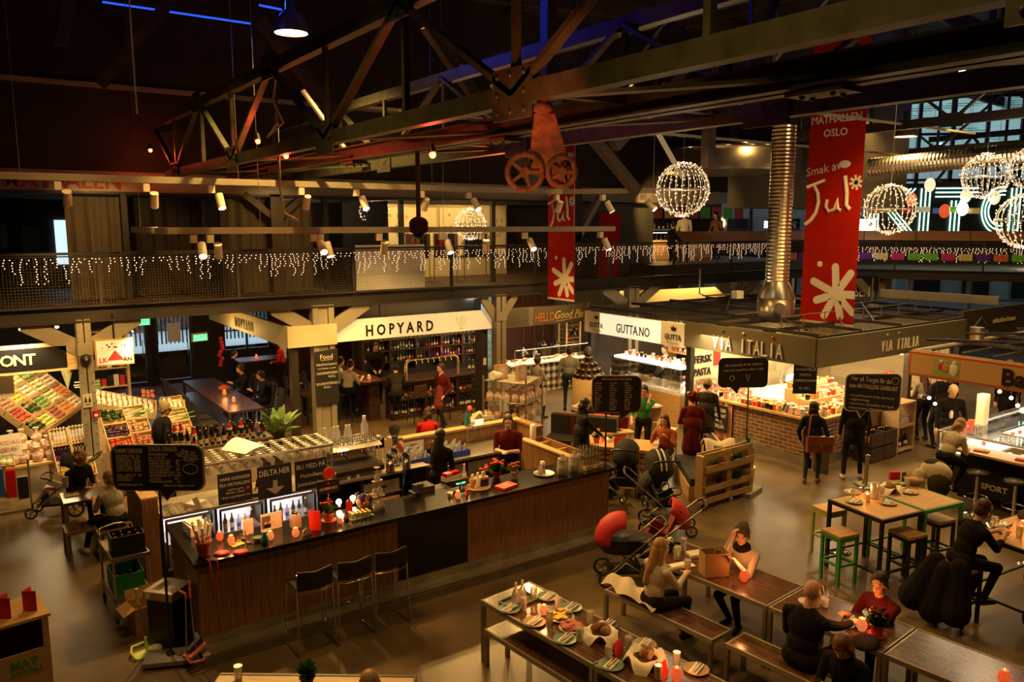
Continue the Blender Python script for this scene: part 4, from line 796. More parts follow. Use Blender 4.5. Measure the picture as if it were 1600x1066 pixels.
# right-hand crates: columns of vegetables
cols = [('herb_bunch','aubergine','tomato','pepper'),('leek','potato','onion','carrot'),('garlic','leek','potato','onion')]
for c,(ox,oy) in enumerate(((2.2,16.9),(2.62,17.1),(3.5,17.6))):
    u3 = V((1,.1,0)).normalized(); v3 = (V((-u3.y,u3.x,0))*.72+Z_*.69).normalized(); o3 = V((ox,oy,.28))
    for r in range(4):
        kd = cols[c][3-r]; pos = 'the %s crate, %s row right of the column' % (('lowest','second','third','topmost')[r],('first','second','third')[c])
        o,q = crate('pale crate of %s, %s' % (kd.replace('_',' '),pos),o3+v3*(r*.34),u3,v3,.46,.33,.13); fill(o.location,q,.46,.33,kd,8 if kd in ('leek','herb_bunch') else 14,pos,50+c*9+r,.09,1.0)
    b = MB()
    for x,y,z in ((.03,.03,-.02),(.43,.05,-.02),(.03,.95,.9),(.43,.98,.9)): b.box(x-.02,y-.02,-.28,x+.02,y+.02,z,'crate')
    t = thing('crate_rack','pale slatted frame under the %s row of vegetable crates' % ('first','second','third')[c],'frame',o3); b.build('legs',t)
q0 = at(150,622,1.15); q0.y = 18.9; q0.x = 2.15; u4 = V((1,-.1,-.32)).normalized(); v4 = V((.1,1,.35)).normalized()
o,q = crate('long sloping wooden trough of garlic bulbs beside the column',q0,u4,v4,1.25,.6,.14); fill(q0,q,1.25,.6,'garlic',55,'the long sloping trough beside the column',77,.11,1.1)
fill(q0+V((-.3,.5,.3)),q,.5,.4,'leek',8,'the upper end of the sloping trough',78,.1); fill(q0+V((.9,0,-.0)),q,.34,.4,'onion',9,'the lower end of the sloping trough',79,.16)
one('trough_stand','wooden stand under the sloping garlic trough','stand',MB().box(2.2,19.0,0,2.26,19.06,1.1,'crate').box(3.2,19.0,0,3.26,19.06,.76,'crate').box(2.2,19.4,0,3.26,19.46,.8,'crate'))
one('wreath','pink and white flower wreath leaning by the lower crates','wreath',MB().tube([(.13*cos(a*pi/8),0,.13*sin(a*pi/8)) for a in range(16)],.05,'cellophane',closed=True),(2.85,16.6,.5))
# sign …ONT and framed sign …LKAN, shelves behind
t = thing('shop_sign','black fascia sign with cream letters O N T over the vegetable stand','sign',(0,16.98,0)); a = aty(0,545,17); e = aty(116,575,17)
MB().box(-1.5,-.02,2.36,1.72,.02,2.9,'crate').box(-1.5,-.03,2.42,1.55,-.02,2.83,'black').build('panel',t); b = MB()
for s,px in (('F',-65),('R',-30),('O',11),('N',31),('T',48)): p = aty(px,570,17); b.text(s,(p.x,-.035,2.53),X_,Z_,.28,'cream_paper',.01,.02)
b.build('lettering',t)
t = thing('framed_sign','cream framed sign with a brown volcano and letters LKAN','sign',(2.02,16.9,2.38)); MB().box(0,0,0,.68,.05,.52,'oak').box(.03,-.004,.03,.65,0,.49,'sign_lit2').build('panel',t)
b = MB().prism([(.2,.1),(.5,.1),(.35,.3)],(0,-.008,0),X_,Z_,.004,'red').text('LK',(.14,-.01,.07),X_,Z_,.13,'red',.004,.02).text('ÀN',(.56,-.01,.07),X_,Z_,.11,'cl_burg',.004,.02); rr = random.Random(1)
for k in range(22): a = rr.uniform(.3,2.8); r_ = rr.uniform(.05,.2); b.ball((.35+r_*1.3*cos(a),-.006,.28+r_*sin(a)*.8),rr.uniform(.006,.018),rr.choice(['red','beam_brown','leaf','steel_dark']),(1,.2,1),n=6)
b.build('picture',t); MB().cyl((.35,.02,.52),(.35,.02,1.0),.015,m='black').build('hanger',t)
t = thing('toilet_sign','cream sign with two figures and an arrow on the column','sign',(1.83,16.85,1.62)); MB().box(-.08,0,0,.08,.01,.26,'sign_cream').build('panel',t)
b = MB()
for s in (-.035,.035): b.ball((s,-.002,.2),.012,'black',(1,.3,1)).prism([(-.02,0),(.02,0),(.012,.08),(-.012,.08)],(s,-.004,.1),X_,Z_,.003,'black')
b.box(-.05,-.004,.05,.05,0,.06,'black').build('pictogram',t)
one('alarm_box','small red fire alarm box on the stall column','alarm',MB().box(-.06,-.04,0,.06,0,.14,'banner_red').box(-.03,-.045,.03,.03,-.04,.08,'paper'),(1.95,16.85,1.4))
one('loudspeaker','black oval loudspeaker on the stall column','loudspeaker',MB().lathe([(.09,0),(.1,.05),(.05,.12),(.0001,.12)],m='black',n=14,ax=(0,-1,.1)).ball((0,-.12,0),.03,'steel'),(1.85,16.88,2.55))
t = thing('storage_shelf','tall pale shelf of boxes and jars beside the street doors','shelf',(3.0,23.4,0))
for x in (-.3,.55): MB().box(x-.03,-.2,0,x+.03,.2,2.35,'crate').build('side',t)
for z in (.25,.8,1.3,1.8,2.3): MB().box(-.3,-.2,z-.03,.55,.2,z,'crate').build('shelf_board',t)
rr = random.Random(6)
for z in (.25,.8,1.3,1.8):
    for k in range(5): one('shelf_jar','jar or carton standing on the tall pale shelf','jar',MB().box(-.06,-.06,0,.06,.06,rr.uniform(.16,.3),rr.choice(['cardboard','red','wicker','black','cream','glass_frosty'])),(2.8+.15*k,23.35,z),group='goods on the tall pale shelf')
for i,(x,y,h) in enumerate(((.9,17.9,.5),(1.3,18.2,.55))): pass
for i in range(3): one('hanging_price_card','white lit card hanging at the left edge of the stall, number','card',MB().box(-.13,0,-.4,.13,.01,0,'paper'),(.55+.0*i,17.3,2.3)) if i == 0 else None
one('dried_garland','thick hanging garland of dried herbs behind the stand','garland',q_plant(MB(),(0,0,0),.14,.9,90,'veg_pale',seed=8,droop=0),(1.85,20.6,1.3))
lamp('SPOT',(1.2,17.3,3.1),150,(1,.72,.36),.05,(1.2,19.5,.8),110); lamp('SPOT',(2.9,16.6,3.1),130,(1,.72,.36),.05,(2.8,17.8,.6),100); lamp('SPOT',(.8,16.6,3.15),110,(1,.72,.36),.05,(.8,18,.6),100); lamp('AREA',(1.3,20.5,3.0),60,(1,.72,.36),1.5)
for k in range(4): t = thing('stall_spotlight','small lit spotlight under the ceiling boards above the stall','spotlight',(.9+.12*k+(.25 if k > 2 else 0),18.0,3.1),0,'spotlights above the vegetable stall'); MB().cyl((0,0,.05),(0,-.06,-.02),.04,m='steel').build('housing',t); MB().cyl((0,-.06,-.02),(0,-.065,-.025),.034,m='bulb_big').build('bulb',t)
# exit signs
for p,l in ((aty(222,503,19),'green exit sign hanging under the gallery by the street doors'),(aty(312,527,17.8),'green exit sign on a thin rod left of the HOPYARD fascia')):
    t = thing('exit_sign',l,'exit sign',p,.2); MB().box(-.17,-.03,-.09,.17,.03,.09,'sign_cream').box(-.15,-.034,-.07,.15,-.03,.06,'exit_green').cyl((0,0,.09),(0,0,max(.1,3.2-p.z)),.008,m='black').build('housing',t)
    MB().text('»',(-.09,-.036,-.05),X_,Z_,.13,'white',.002,.02).ball((0,-.036,.02),.018,'white',(1,.2,1)).bar((0,-.036,0),(.02,-.036,-.06),.02,.003,'white').text('□',(.09,-.036,-.04),X_,Z_,.11,'white',.002,.02).build('pictogram',t)
one('door_mat','dark red patterned mat before the street doors','mat',MB().box(3.6,25.2,0,6.4,26.8,.015,'dark_red_cloth'))
# ================================================================ Hopyard bar
t = thing('fascia_sign','long cream fascia with dark HOPYARD capitals and a hop glass emblem','sign',(0,0,0))
MB().box(6.9,17.08,2.41,11.25,17.2,2.9,'sign_lit2').build('panel',t); a,c = aty(572,520,17.07),aty(677,510,17.07)
b = MB(); b.text('H O P Y A R D',((a.x+c.x)/2,17.075,2.5),X_,Z_,.36,'black',.01,.025,maxw=c.x-a.x); b.build('lettering',t)
e = aty(721,505,17.07); b = MB()
b.tube([(e.x-.12,17.07,2.8),(e.x-.13,17.07,2.68),(e.x-.06,17.07,2.57),(e.x,17.07,2.55),(e.x+.06,17.07,2.57),(e.x+.13,17.07,2.68),(e.x+.12,17.07,2.8)],.008,'chalk').tube([(e.x,17.07,2.55),(e.x,17.07,2.5)],.008,'chalk').tube([(e.x-.07,17.07,2.49),(e.x+.07,17.07,2.49)],.008,'chalk')
for k in range(12): b.ball((e.x+((k % 3)-1)*.045,17.07,2.62+(k//3)*.05),.018,'chalk',(1,.3,1),n=6)
b.build('emblem',t)
t = thing('fascia_sign','darker side fascia with small HOPYARD capitals running back from the post','sign',(0,0,0))
MB().box(5.76,16.9,2.41,5.86,23.4,2.88,'sign_cream').box(5.76,16.82,2.41,6.9,16.9,2.88,'sign_cream').build('panel',t)
b = MB(); p = atx(381,512,5.75); b.text('H O P Y A R D',(5.755,p.y,2.5),-Y_,Z_,.34,'black',.01,.02,maxw=1.5); b.build('lettering',t)
struct('column',MB().box(5.86,16.92,0,6.02,17.1,2.41,'steel_dark').box(11.0,17.2,0,11.2,17.5,2.41,'steel_dark'))
t = thing('chalk_menu','tall black chalk menu headed Food hung on the riveted column','sign',(6.63,16.84,1.05))
MB().prism([(-.27,0),(.27,.03),(.27,1.27),(-.29,1.22)],(0,-.02,0),X_,Z_,-.015,'black_matt').build('panel',t)
b = MB().text('Food',(0,-.024,1.05),X_,Z_,.15,'chalk',.002).box(-.14,-.024,1.02,.14,-.022,1.028,'chalk').text('Pulled Pork Sandwich',(0,-.024,.9),X_,Z_,.075,'chalk',.002,maxw=.48).text('med tilbehør og salat',(0,-.024,.82),X_,Z_,.05,'chalk',.002,maxw=.48).text('CALIFORNIAPHOENIX',(0,-.024,.7),X_,Z_,.08,'chalk',.002,maxw=.5).text('ROLL',(.12,-.024,.62),X_,Z_,.07,'chalk',.002).text('BULLBREWETBEGRIN',(0,-.024,.46),X_,Z_,.08,'chalk',.002,maxw=.5).text('ROLL',(0,-.024,.38),X_,Z_,.07,'chalk',.002); b.build('lettering',t)
t = thing('pub_bar','dark brown pub counter with two rows of bottles in its front','counter',(0,0,0))
bx0,bx1,by = 9.0,11.95,18.4
MB().box(bx0-.1,by-.15,1.0,bx1+.1,by+.6,1.06,'dark_wood').box(8.3,18.6,1.0,8.95,22.4,1.06,'dark_wood').build('bartop',t)
MB().box(bx0,by+.3,0,bx1,by+.4,1.0,'dark_wood').box(bx0,by,0,bx1,by+.3,.1,'dark_wood').box(bx0,by,.5,bx1,by+.3,.54,'dark_wood').box(bx0,by,.88,bx1,by+.3,1.0,'dark_wood').box(8.5,18.7,0,8.8,22.3,1.0,'dark_wood').build('front',t)
for x in (bx0+.03,10.0,11.0,bx1-.03): MB().box(x-.03,by,.1,x+.03,by+.3,.88,'dark_wood').build('divider',t)
rr = random.Random(8)
for z in (.1,.54):
    for k in range(int((bx1-bx0-.2)/.085)):
        x = bx0+.1+k*.085
        if min(abs(x-10),abs(x-11)) < .07: continue
        bottle(rr.choice('bgswbcr'),(x,by+.1,z),'bottle displayed in the front of the dark pub counter','bottles in the pub counter front',rr.uniform(.9,1.1))
lamp('AREA',(10.5,by-.4,1.3),6,WARM,2,(10.5,by+.1,.4),sy=.3)
t = thing('beer_tower','wide bent brass pipe beer tower on the pub counter','beer tower',(9.55,18.65,1.06))
MB().tube([(0,0,0),(0,0,.34),(.05,0,.42),(.13,0,.45),(1.47,0,.45),(1.55,0,.42),(1.6,0,.34),(1.6,0,0)],.045,'brass',10).build('pipe',t)
for k in range(7): MB().cyl((.25+.18*k,-.04,.45),(.25+.18*k,-.12,.42),.012,m='chrome').cyl((.25+.18*k,-.12,.43),(.25+.18*k,-.12,.36),.01,m='chrome').build('tap',t)
# lit back shelves of the pub, glasses overhead
t = thing('back_shelf','dark shelving full of bottles and red lights behind the pub counter','shelf',(0,0,0))
MB().box(9.6,22.2,0,14.2,22.3,2.9,'black').build('back',t)
for z in (.9,1.25,1.6,1.95): MB().box(9.8,21.9,z-.03,14,22.2,z,'dark_wood').build('shelf_board',t)
for x in (9.8,10.7,11.6,12.5,13.3,14.0): MB().box(x-.03,21.9,.6,x+.03,22.2,2.3,'dark_wood').build('divider',t)
for z in (.9,1.25,1.6,1.95):
    for k in range(40):
        if rr.random() < .85: bottle(rr.choice('bgswbcrpn'),(9.9+k*.1,22.0,z),'bottle standing on the back shelves of the pub','bottles on the pub back shelves',rr.uniform(.75,1))
lamp('AREA',(11.8,21.4,2.5),14,WARM,3,(11.8,22.2,1.4),sy=.3); lamp('POINT',(12.6,21.7,1.1),4,(1,.1,.2),.1)
t = thing('overhead_glass_rack','long rack of hanging glasses under the HOPYARD fascia','rack',(0,0,0)); MB().box(8.6,18.3,2.34,11.9,19.0,2.38,'steel_dark').build('shelf',t)
for x in (8.8,11.7): MB().cyl((x,18.6,2.38),(x,18.6,3.3),.015,m='black').build('hanger',t)
gm2 = q_wineglass(.2,.045).xf(Mx.Rotation(pi,4,'X')).mesh('wine_glass')
for i in range(26):
    for j in range(4): inst('wine_glass',gm2,(8.7+.124*i,18.37+.17*j,2.34),'wine glass hanging upside down from the long overhead pub rack','glass','glasses hanging over the pub counter')
for k in range(3): bottle('wgb'[k],(11.5+.12*k,18.6,1.06),'bottle at the right end of the pub counter top','bottles on the pub counter top')
for k in range(5): inst('drinking_glass',tm,(9.3+.0*k,18.5+.0*k,1.06),'glass of candles','glass',None) if k < 0 else None
one('light_switch','cream double light switch on the dark wall right of the pub shelves','switch',MB().box(0,0,0,.08,.02,.18,'cream'),(11.06,17.18,1.45))
# pub furniture
def table(name,label,x0,y0,x1,y1,h,top,leg,rz=0,th=.05,lt=.06,loc=None,rails=False):
    w,d = x1-x0,y1-y0; t = thing(name,label,'table',((x0+x1)/2,(y0+y1)/2,0),rz)
    MB().box(-w/2,-d/2,h-th,w/2,d/2,h,top).build('tabletop',t)
    for a in (-1,1):
        for c in (-1,1): MB().box(a*(w/2-lt/2)-lt/2,c*(d/2-lt/2)-lt/2,0,a*(w/2-lt/2)+lt/2,c*(d/2-lt/2)+lt/2,h-th,leg).build('leg',t)
    return t
table('long_table','long dark dining table lined with black chairs left of the pub',4.9,18.6,5.75,23.2,.75,'dark_wood','steel_dark')
table('high_table','high dark table beneath the side windows of the pub',6.6,23.6,8.2,24.4,1.05,'dark_wood','steel_dark'); table('low_table','dark square pub table behind the steel post',7.0,19.2,7.9,20.2,.75,'dark_wood','steel_dark')
ch0 = thing('dining_chair','high-backed black dining chair at the long dark table','chair',(4.5,19.0,0),0,'black chairs along the dark table')
MB().box(-.22,-.22,.43,.22,.22,.48,'black_matt').build('seat',ch0); MB().bar((-.2,0,.48),(-.28,0,1.02),.4,.04,'black_matt',(1,0,0)).build('backrest',ch0)
for a in (-.19,.19):
    for c in (-.19,.19): MB().box(a-.018,c-.018,0,a+.018,c+.018,.43,'black').build('leg',ch0)
for k in range(1,6): dup(ch0,(4.5,19.0+k*.68,0))
for k in range(4): dup(ch0,(6.15,19.3+k*.75,0),pi)
def highchair(label,x,y,rz,group='pub bar stools'):
    t = thing('pub_stool',label,'stool',(x,y,0),rz,group); MB().box(-.18,-.18,.72,.18,.18,.77,'dark_wood').build('seat',t); MB().bar((-.17,0,.77),(-.2,0,1.0),.34,.03,'dark_wood',(1,0,0)).build('backrest',t)
    for a in (-1,1):
        for c in (-1,1): MB().cyl((a*.15,c*.15,.72),(a*.2,c*.2,0),.016,m='black').build('leg',t)
    return t
for k,(x,y) in enumerate(((9.5,17.95),(10.15,17.9),(11.2,17.9))): highchair('dark wooden stool with low back before the pub counter front',x,y,pi/2)
for k,(x,y) in enumerate(((7.9,19.1),(8.0,19.75),(7.95,20.6),(7.95,21.4))): highchair('dark wooden stool on the side arm of the pub counter',x,y,0,'pub stools on the side arm')
for p,l in (((5.3,19.6,.75),'red candle glowing on the long dark table beside the plant'),((5.35,20.6,.75),'amber candle farther along the long dark table'),((7.2,23.9,1.05),'candle on the high table under the side windows'),((8.6,18.9,1.06),'small candle at the corner of the pub counter'),((8.6,21.5,1.06),'candle at the far side arm of the pub counter')): candle(l,p,'candle_orange',.05,4)
potted('potted_plant','large leafy plant with pale striped leaves standing by the bottle shelf',(5.25,16.2,.0),.16,.9,.55,.7,None,'steel_dark','leaf_pale',26,11)
one('bread_basket','red lined basket on the long dark table','basket',MB().lathe([(.1,0),(.16,.1),(.15,.1),(.09,.01)],m='wicker',n=14).ball((0,0,.09),.12,'red',(1,1,.5)),(5.5,21.2,.75))
b = MB(); rr = random.Random(3)
for k in range(9): b.ball((rr.uniform(-.05,.05),rr.uniform(-.05,.05),.1*k),.07,'red_bright',n=6)
one('red_ornament','column of red shiny ball ornaments hanging by the pub window','ornament',b.cyl((0,0,.8),(0,0,2.4),.004,m='black'),(6.35,24.6,.85))
struct('wall_brick',MB().box(8.75,26.8,0,12.5,27,3.2,'brick_red')); lamp('POINT',(7.4,22.6,2.5),16,WARM,.1); lamp('POINT',(5.3,21.0,2.3),14,WARM,.1)
# ================================================================ pie stall and gift rack
t = thing('fascia_sign','grey fascia lettered HELLO Good Pie with bracket tails','sign',(0,0,0)); MB().box(11.7,18.0,2.24,15.4,18.12,2.76,'fascia').build('panel',t)
a,c = aty(838,500,18),aty(864,500,18); b = MB().text('HELLO',((a.x+c.x)/2,17.99,2.34),X_,Z_,.36,'orange',.01,.015,maxw=c.x-a.x+.1)
a2,c2 = aty(867,500,18),aty(911,500,18); b.text('Good Pie',((a2.x+c2.x)/2,17.99,2.38),X_,Z_,.34,'cream_paper',.01,.004,shear=.4,maxw=c2.x-a2.x); b.tube([(a2.x,17.99,2.31),((a2.x+c2.x)/2,17.99,2.34),(c2.x,17.99,2.4)],.012,'cream_paper')
for x0,s in ((a.x-.12,-1),(c2.x+.12,1)):
    for k in range(8): z = 2.32+k*.055; b.bar((x0,17.99,z),(x0+s*.16*(1 if k not in (0,7) else .8),17.99,z+(k-3.5)*.02),.006,.012,'cream_paper')
b.build('lettering',t)
t = thing('pie_counter','counter draped in black and cream gingham with a glass screen','counter',(13.2,19,0)); MB().box(0,0,0,4.9,.7,.9,'white').build('base',t); MB().box(-.02,-.02,.04,4.92,0,.9,'gingham').build('cloth',t); MB().box(-.05,-.05,.9,4.95,.8,.94,'white').build('worktop',t)
MB().tube([(.2,.1,.94),(.2,.1,1.35),(4.8,.1,1.35),(4.8,.1,.94)],.015,'chrome').build('frame',t); MB().box(.2,.1,.96,4.8,.105,1.34,'glass').build('glass_screen',t)
rr = random.Random(7)
for k in range(26):
    b = MB().lathe([(.05,0),(.08,.05),(.0001,.07)],m=rr.choice(['bun','bread','cheese']),n=10); one('pie','small baked pie set out on the lit gingham counter','pie',b,(13.45+k*.18,19.35+rr.uniform(0,.3),.94),group='pies on the gingham counter')
lamp('AREA',(15.4,19.3,1.9),60,(1,.76,.42),4.2,(15.4,19.4,0),sy=.4); lamp('AREA',(13.5,17.2,3.1),12,WARM,2.5,(13.5,18,2.5),sy=.2); lamp('AREA',(15,18.3,2.2),30,(1,.76,.42),4,(15,19.1,0),sy=.3)  # second lamp is an added light that brightens the HELLO Good Pie fascia
for k,(px,py,yy) in enumerate(((795,505,19.2),(818,552,19.6),(835,553,19.9),(848,538,20.2),(868,538,20.2),(897,522,20.6))):
    p = aty(px,py,yy); t = thing('pendant_lamp','black domed pendant lamp over the pie kitchen, %s from the column' % ('first','second','third','fourth','fifth','sixth')[k],'pendant lamp',p); MB().lathe([(.17,-.02),(.15,.03),(.06,.1),(.03,.2),(.0001,.2)],m='black_gloss',n=16,cap=False).build('shade',t); MB().cyl((0,0,.2),(0,0,3.28-p.z),.008,m='black').build('cord',t); MB().ball((0,0,.01),.035,'bulb_big').build('bulb',t); lamp('POINT',p-V((0,0,.08)),6,WARM,.04)
struct('wall_kitchen',MB().box(12.0,23.5,0,15.6,23.7,3.2,'blue_tile').box(15.6,23.4,0,18.2,23.6,3.2,'brick_red').box(18.2,23.2,0,24,23.4,3.2,'wall_grey')); lamp('AREA',(14.0,22.6,3.0),80,(.75,.95,1),1,(13.4,23.6,1.8))
t = thing('bakers_rack','wooden rack of baking trays behind the pie counter','rack',(17.2,21.0,0))
for x in (-.3,.3): MB().box(x-.02,-.02,0,x+.02,.02,1.95,'crate').build('post',t); MB().box(x-.02,.4,0,x+.02,.44,1.95,'crate').build('post',t)
for k in range(11): MB().box(-.28,0,.3+k*.15,.28,.42,.32+k*.15,'bread').build('tray',t)
# metal rack of wrapped gifts
ra = math.atan2(.49,.83); t = thing('gift_rack','tall steel wire rack stacked with cellophane gifts and snowflake bags','rack',(10.05,13.9,0),ra)
for x,y in ((0,0),(.95,0),(0,1.05),(.95,1.05)): MB().cyl((x,y,0),(x,y,1.72),.022,m='steel').build('post',t)
for z in (.25,.72,1.14,1.6):
    MB().tube([(0,0,z),(.95,0,z),(.95,1.05,z),(0,1.05,z)],.01,'steel',closed=True).box(0,0,z-.012,.95,1.05,z-.004,'glass_frosty').build('shelf',t)
RM = Mx.Translation((10.05,13.9,0)) @ Mx.Rotation(ra,4,'Z')
starm = MB().box(-.16,-.05,0,.16,.05,.34,'cardboard')
for k in range(16): a = k*pi/8; starm.bar((cos(a)*.03,-.052,.18+sin(a)*.03),(cos(a)*.15,-.052,.18+sin(a)*.15),.004,.008,'white')
starm.tube([(-.05,0,.34),(-.04,0,.42),(.04,0,.42),(.05,0,.34)],.006,'cardboard'); starm = starm.mesh('snowflake_bag')
for i,(x,y,z,r_) in enumerate(((.3,.75,1.6,-.5),(.42,.3,1.6,-.2),(.7,.12,.73,0),(.2,.1,.73,-.3),(.78,.1,1.15,.1))): inst('snowflake_bag',starm,RM @ V((x,y,z)),'brown snowflake bag on the gift rack, %s' % ('top shelf behind','top shelf in front','third shelf at the right post','third shelf at the left corner','second shelf by the right post')[i],'paper bag',None,ra+r_,1.0)
rr = random.Random(13)
for z in (.25,.72,1.14):
    for i in range(5):
        for j in range(3 if i else 5):
            x,y = (.12+.2*i,.1+.22*j) if i else (.12,.1+.21*j)
            if z == .72 and i in (1,3) and j == 0: continue
            b = MB().lathe([(.075,0),(.1,.05),(.09,.15),(.025,.22),(.07,.3)],m='cellophane',n=8).ball((0,0,.08),.065,rr.choice(['red','bun','cheese','dark_red_cloth']),n=6)
            one('wrapped_gift','cellophane wrapped gift on the steel wire rack','gift',b,RM @ V((x,y,z)),rr.uniform(0,3),'wrapped gifts on the steel rack')
one('paper_roll','large white roll lying on top of the gift rack','roll',MB().cyl((0,0,.1),(.3,.1,.1),.1,m='paper',n=16),RM @ V((.05,.85,1.62)))
t = table('side_table','small dark bench table left of the gift rack',9.2,14.6,10.0,15.2,.62,'dark_wood','dark_wood'); one('white_crate','white box full of napkin rolls on the bench table','box',MB().box(-.24,-.16,0,.24,.16,.18,'white').ball((-.1,0,.2),.08,'napkin').ball((.06,.03,.2),.09,'napkin').text('napkins',(0,-.162,.07),X_,Z_,.05,'board_rim'),(9.55,14.85,.62),-.3)
t = thing('table_sign','cream menu sign standing on a pole before the white box','sign',(9.75,14.3,0)); MB().box(-.12,-.01,.95,.12,.01,1.3,'paper').build('panel',t); MB().cyl((0,0,.02),(0,0,.95),.01,m='steel').lathe([(.1,0),(.1,.02),(.0001,.02)],m='steel').build('stand',t); b = MB(); chalk_lines(b,(-.1,-.012,.98),X_,Z_,.2,.28,5,.04,3,'steel_dark'); b.build('lettering',t)
one('door_notice','cream notice hanging on the right post of the gift rack','notice',MB().box(-.1,-.01,0,.1,0,.42,'sign_cream'),RM @ V((1.05,.0,.9)),ra)
# ================================================================ lounge of pallet sofas
def sofa(label,p,rz,w=1.9,stripes=True):
    t = thing('lounge_sofa',label,'sofa',p,rz); MB().box(-w/2,-.35,.0,w/2,.35,.28,'pallet').build('base',t); MB().box(-w/2,-.33,.28,w/2,.3,.42,'black_matt').build('seat_cushion',t); MB().box(-w/2,.26,.42,w/2,.4,.85,'black_matt').build('back_cushion',t); MB().box(-w/2,.4,0,w/2,.44,.88,'pallet').build('back_frame',t)
    if stripes: MB().box(-w*.2,.25,.43,-w*.12,.262,.84,'burgundy').box(-w*.02,.25,.43,w*.06,.262,.84,'cl_red').build('stripe',t)
    return t
sofa('black sofa with red stripes behind the gift rack end',(10.95,13.1,0),-.95,1.5); sofa('black pallet sofa seen from behind by the pink curtain',(11.55,10.2,0),-2.2,1.6,False); sofa('red cushioned bench behind the woman with the pram',(11.9,13.6,0),-.95,1.1)
for k,(x,y,l) in enumerate(((11.75,13.3,'bright red cushion leaning at the left of the bench'),(12.0,12.95,'dark red cushion leaning at the right of the bench'))): one('cushion',l,'cushion',MB().cb((0,0,.2),(.36,.14,.36),'red' if k == 0 else 'cl_burg'),(x,y,.42),-.95)
t = thing('pallet_table','low pallet wood table of candles and plants in the lounge','table',(10.75,11.7,0),-.95); MB().box(-.85,-.4,.62,.85,.4,.68,'oak').build('tabletop',t)
for k in range(5): MB().box(-.8,-.36,.05+.12*k,.8,.36,.13+.12*k,'pallet').build('pallet_layer',t)
for k in (-1,0,1): MB().box(k*.7-.06,-.35,0,k*.7+.06,.35,.62,'pallet').build('block',t)
QZ = .68
def onp(px,py): return at(px,py,QZ)
potted('potted_flower','round pale chrysanthemum in a terracotta pot on the pallet table',onp(932,692),.075,.12,.12,.14,'garlic',n=60,seed=21); candle('red glowing candle jar beside the chrysanthemum',onp(942,690),'candle_glass',.045,2); candle('dark red egg candle near the front of the pallet table',onp(992,704),'candle_glass',.05,1)
one('picture_card','red folded card with a picture on the pallet table','card',MB().bar((-.12,0,.1),(.12,0,.1),.01,.2,'red').box(-.07,-.01,.04,.07,-.006,.13,'ham'),onp(968,698),-.3)
one('flat_plate','white plate on the pallet table behind the dark red candle','plate',MB().lathe([(.06,0),(.12,.02),(.0001,.015)],m='white',n=16),onp(985,697)); one('herb_box','box of green herbs on the pallet table','plant box',q_plant(MB().box(-.1,-.06,0,.1,.06,.07,'cream'),(0,0,.06),.1,.08,30,seed=22),onp(953,690))
for k,(px,py) in enumerate(((981,688),(988,687))): inst('drinking_glass',tm,onp(px,py),'water glass at the far edge of the pallet table','glass','water glasses on the pallet table',sc=1.3)
t = thing('crate_stool','square crate table with a recessed dark top in the lounge','table',(11.7,13.0-.1,0),-.3); MB().box(-.4,-.3,.0,.4,.3,.5,'pallet').build('body',t); MB().box(-.42,-.32,.5,.42,.32,.54,'oak').box(-.2,-.15,.54,.2,.15,.545,'black').build('top',t)
for k in range(4): one('magenta_candle' if 0 else 'candle_jar','small pink lit candle on the corner of the crate table','candle',MB().lathe([(.03,0),(.035,.07),(.0001,.08)],m='candle_glass'),(11.35,12.95,.54)) if k == 0 else None
def basket(label,p,r,h,fillm='napkin',rz=0):
    t = thing('wicker_basket',label,'basket',p,rz); MB().lathe([(r*.75,0),(r,h),(r*1.05,h),(r*.92,h*.95),(r*.7,.02),(.0001,.02)],m='wicker',n=18).build('basket',t); rr = random.Random(int(r*1000)); b = MB()
    for k in range(14): b.cb((rr.uniform(-r*.6,r*.6),rr.uniform(-r*.6,r*.6),h*rr.uniform(.85,1.15)),(.14,.08,.05),fillm,rr.uniform(0,3))
    b.build('contents',t)['kind'] = 'stuff'; return t
basket('large round wicker basket of folded papers on a stool',(12.9,12.9,.6),.26,.34); basket('wicker hamper of newspapers behind the woman with the pram',(12.1,14.3,.0),.34,.7)
def stool4(name,label,p,rz,w,h,top,leg,group=None,th=.04,lt=.035,rung=.3,splay=0):
    t = thing(name,label,'stool',(p[0],p[1],0),rz,group); MB().box(-w/2,-w/2,h-th,w/2,w/2,h,top).build('seat',t); k = w/2-lt/2
    for a in (-1,1):
        for c in (-1,1): MB().bar((a*(k+splay),c*(k+splay),0),(a*k,c*k,h-th),lt,lt,leg,(0,1,0)).build('leg',t)
    for a in (-1,1): MB().bar((a*k,-k,rung),(a*k,k,rung),lt*.8,lt*.8,leg).build('stretcher',t); MB().bar((-k,a*k,rung),(k,a*k,rung),lt*.8,lt*.8,leg).build('stretcher',t); MB().bar((a*k,-k,h-th-.03),(a*k,k,h-th-.03),lt,.05,leg).build('apron',t); MB().bar((-k,a*k,h-th-.03),(k,a*k,h-th-.03),lt,.05,leg).build('apron',t)
    return t
stool4('wooden_stool','pale wooden stool beneath the large wicker basket',(12.9,12.9),.5,.42,.6,'oak','oak'); stool4('wooden_stool','pale wooden stool left of the basket stool',(12.6,12.1),.5,.4,.6,'oak','oak')
one('card_boxes','brown cardboard boxes stacked beside the GUTTA counter','boxes',MB().box(-.25,-.25,0,.25,.25,.45,'cardboard').box(-.22,-.2,.45,.2,.2,.8,'cardboard'),(13.3,13.9,0),.4)
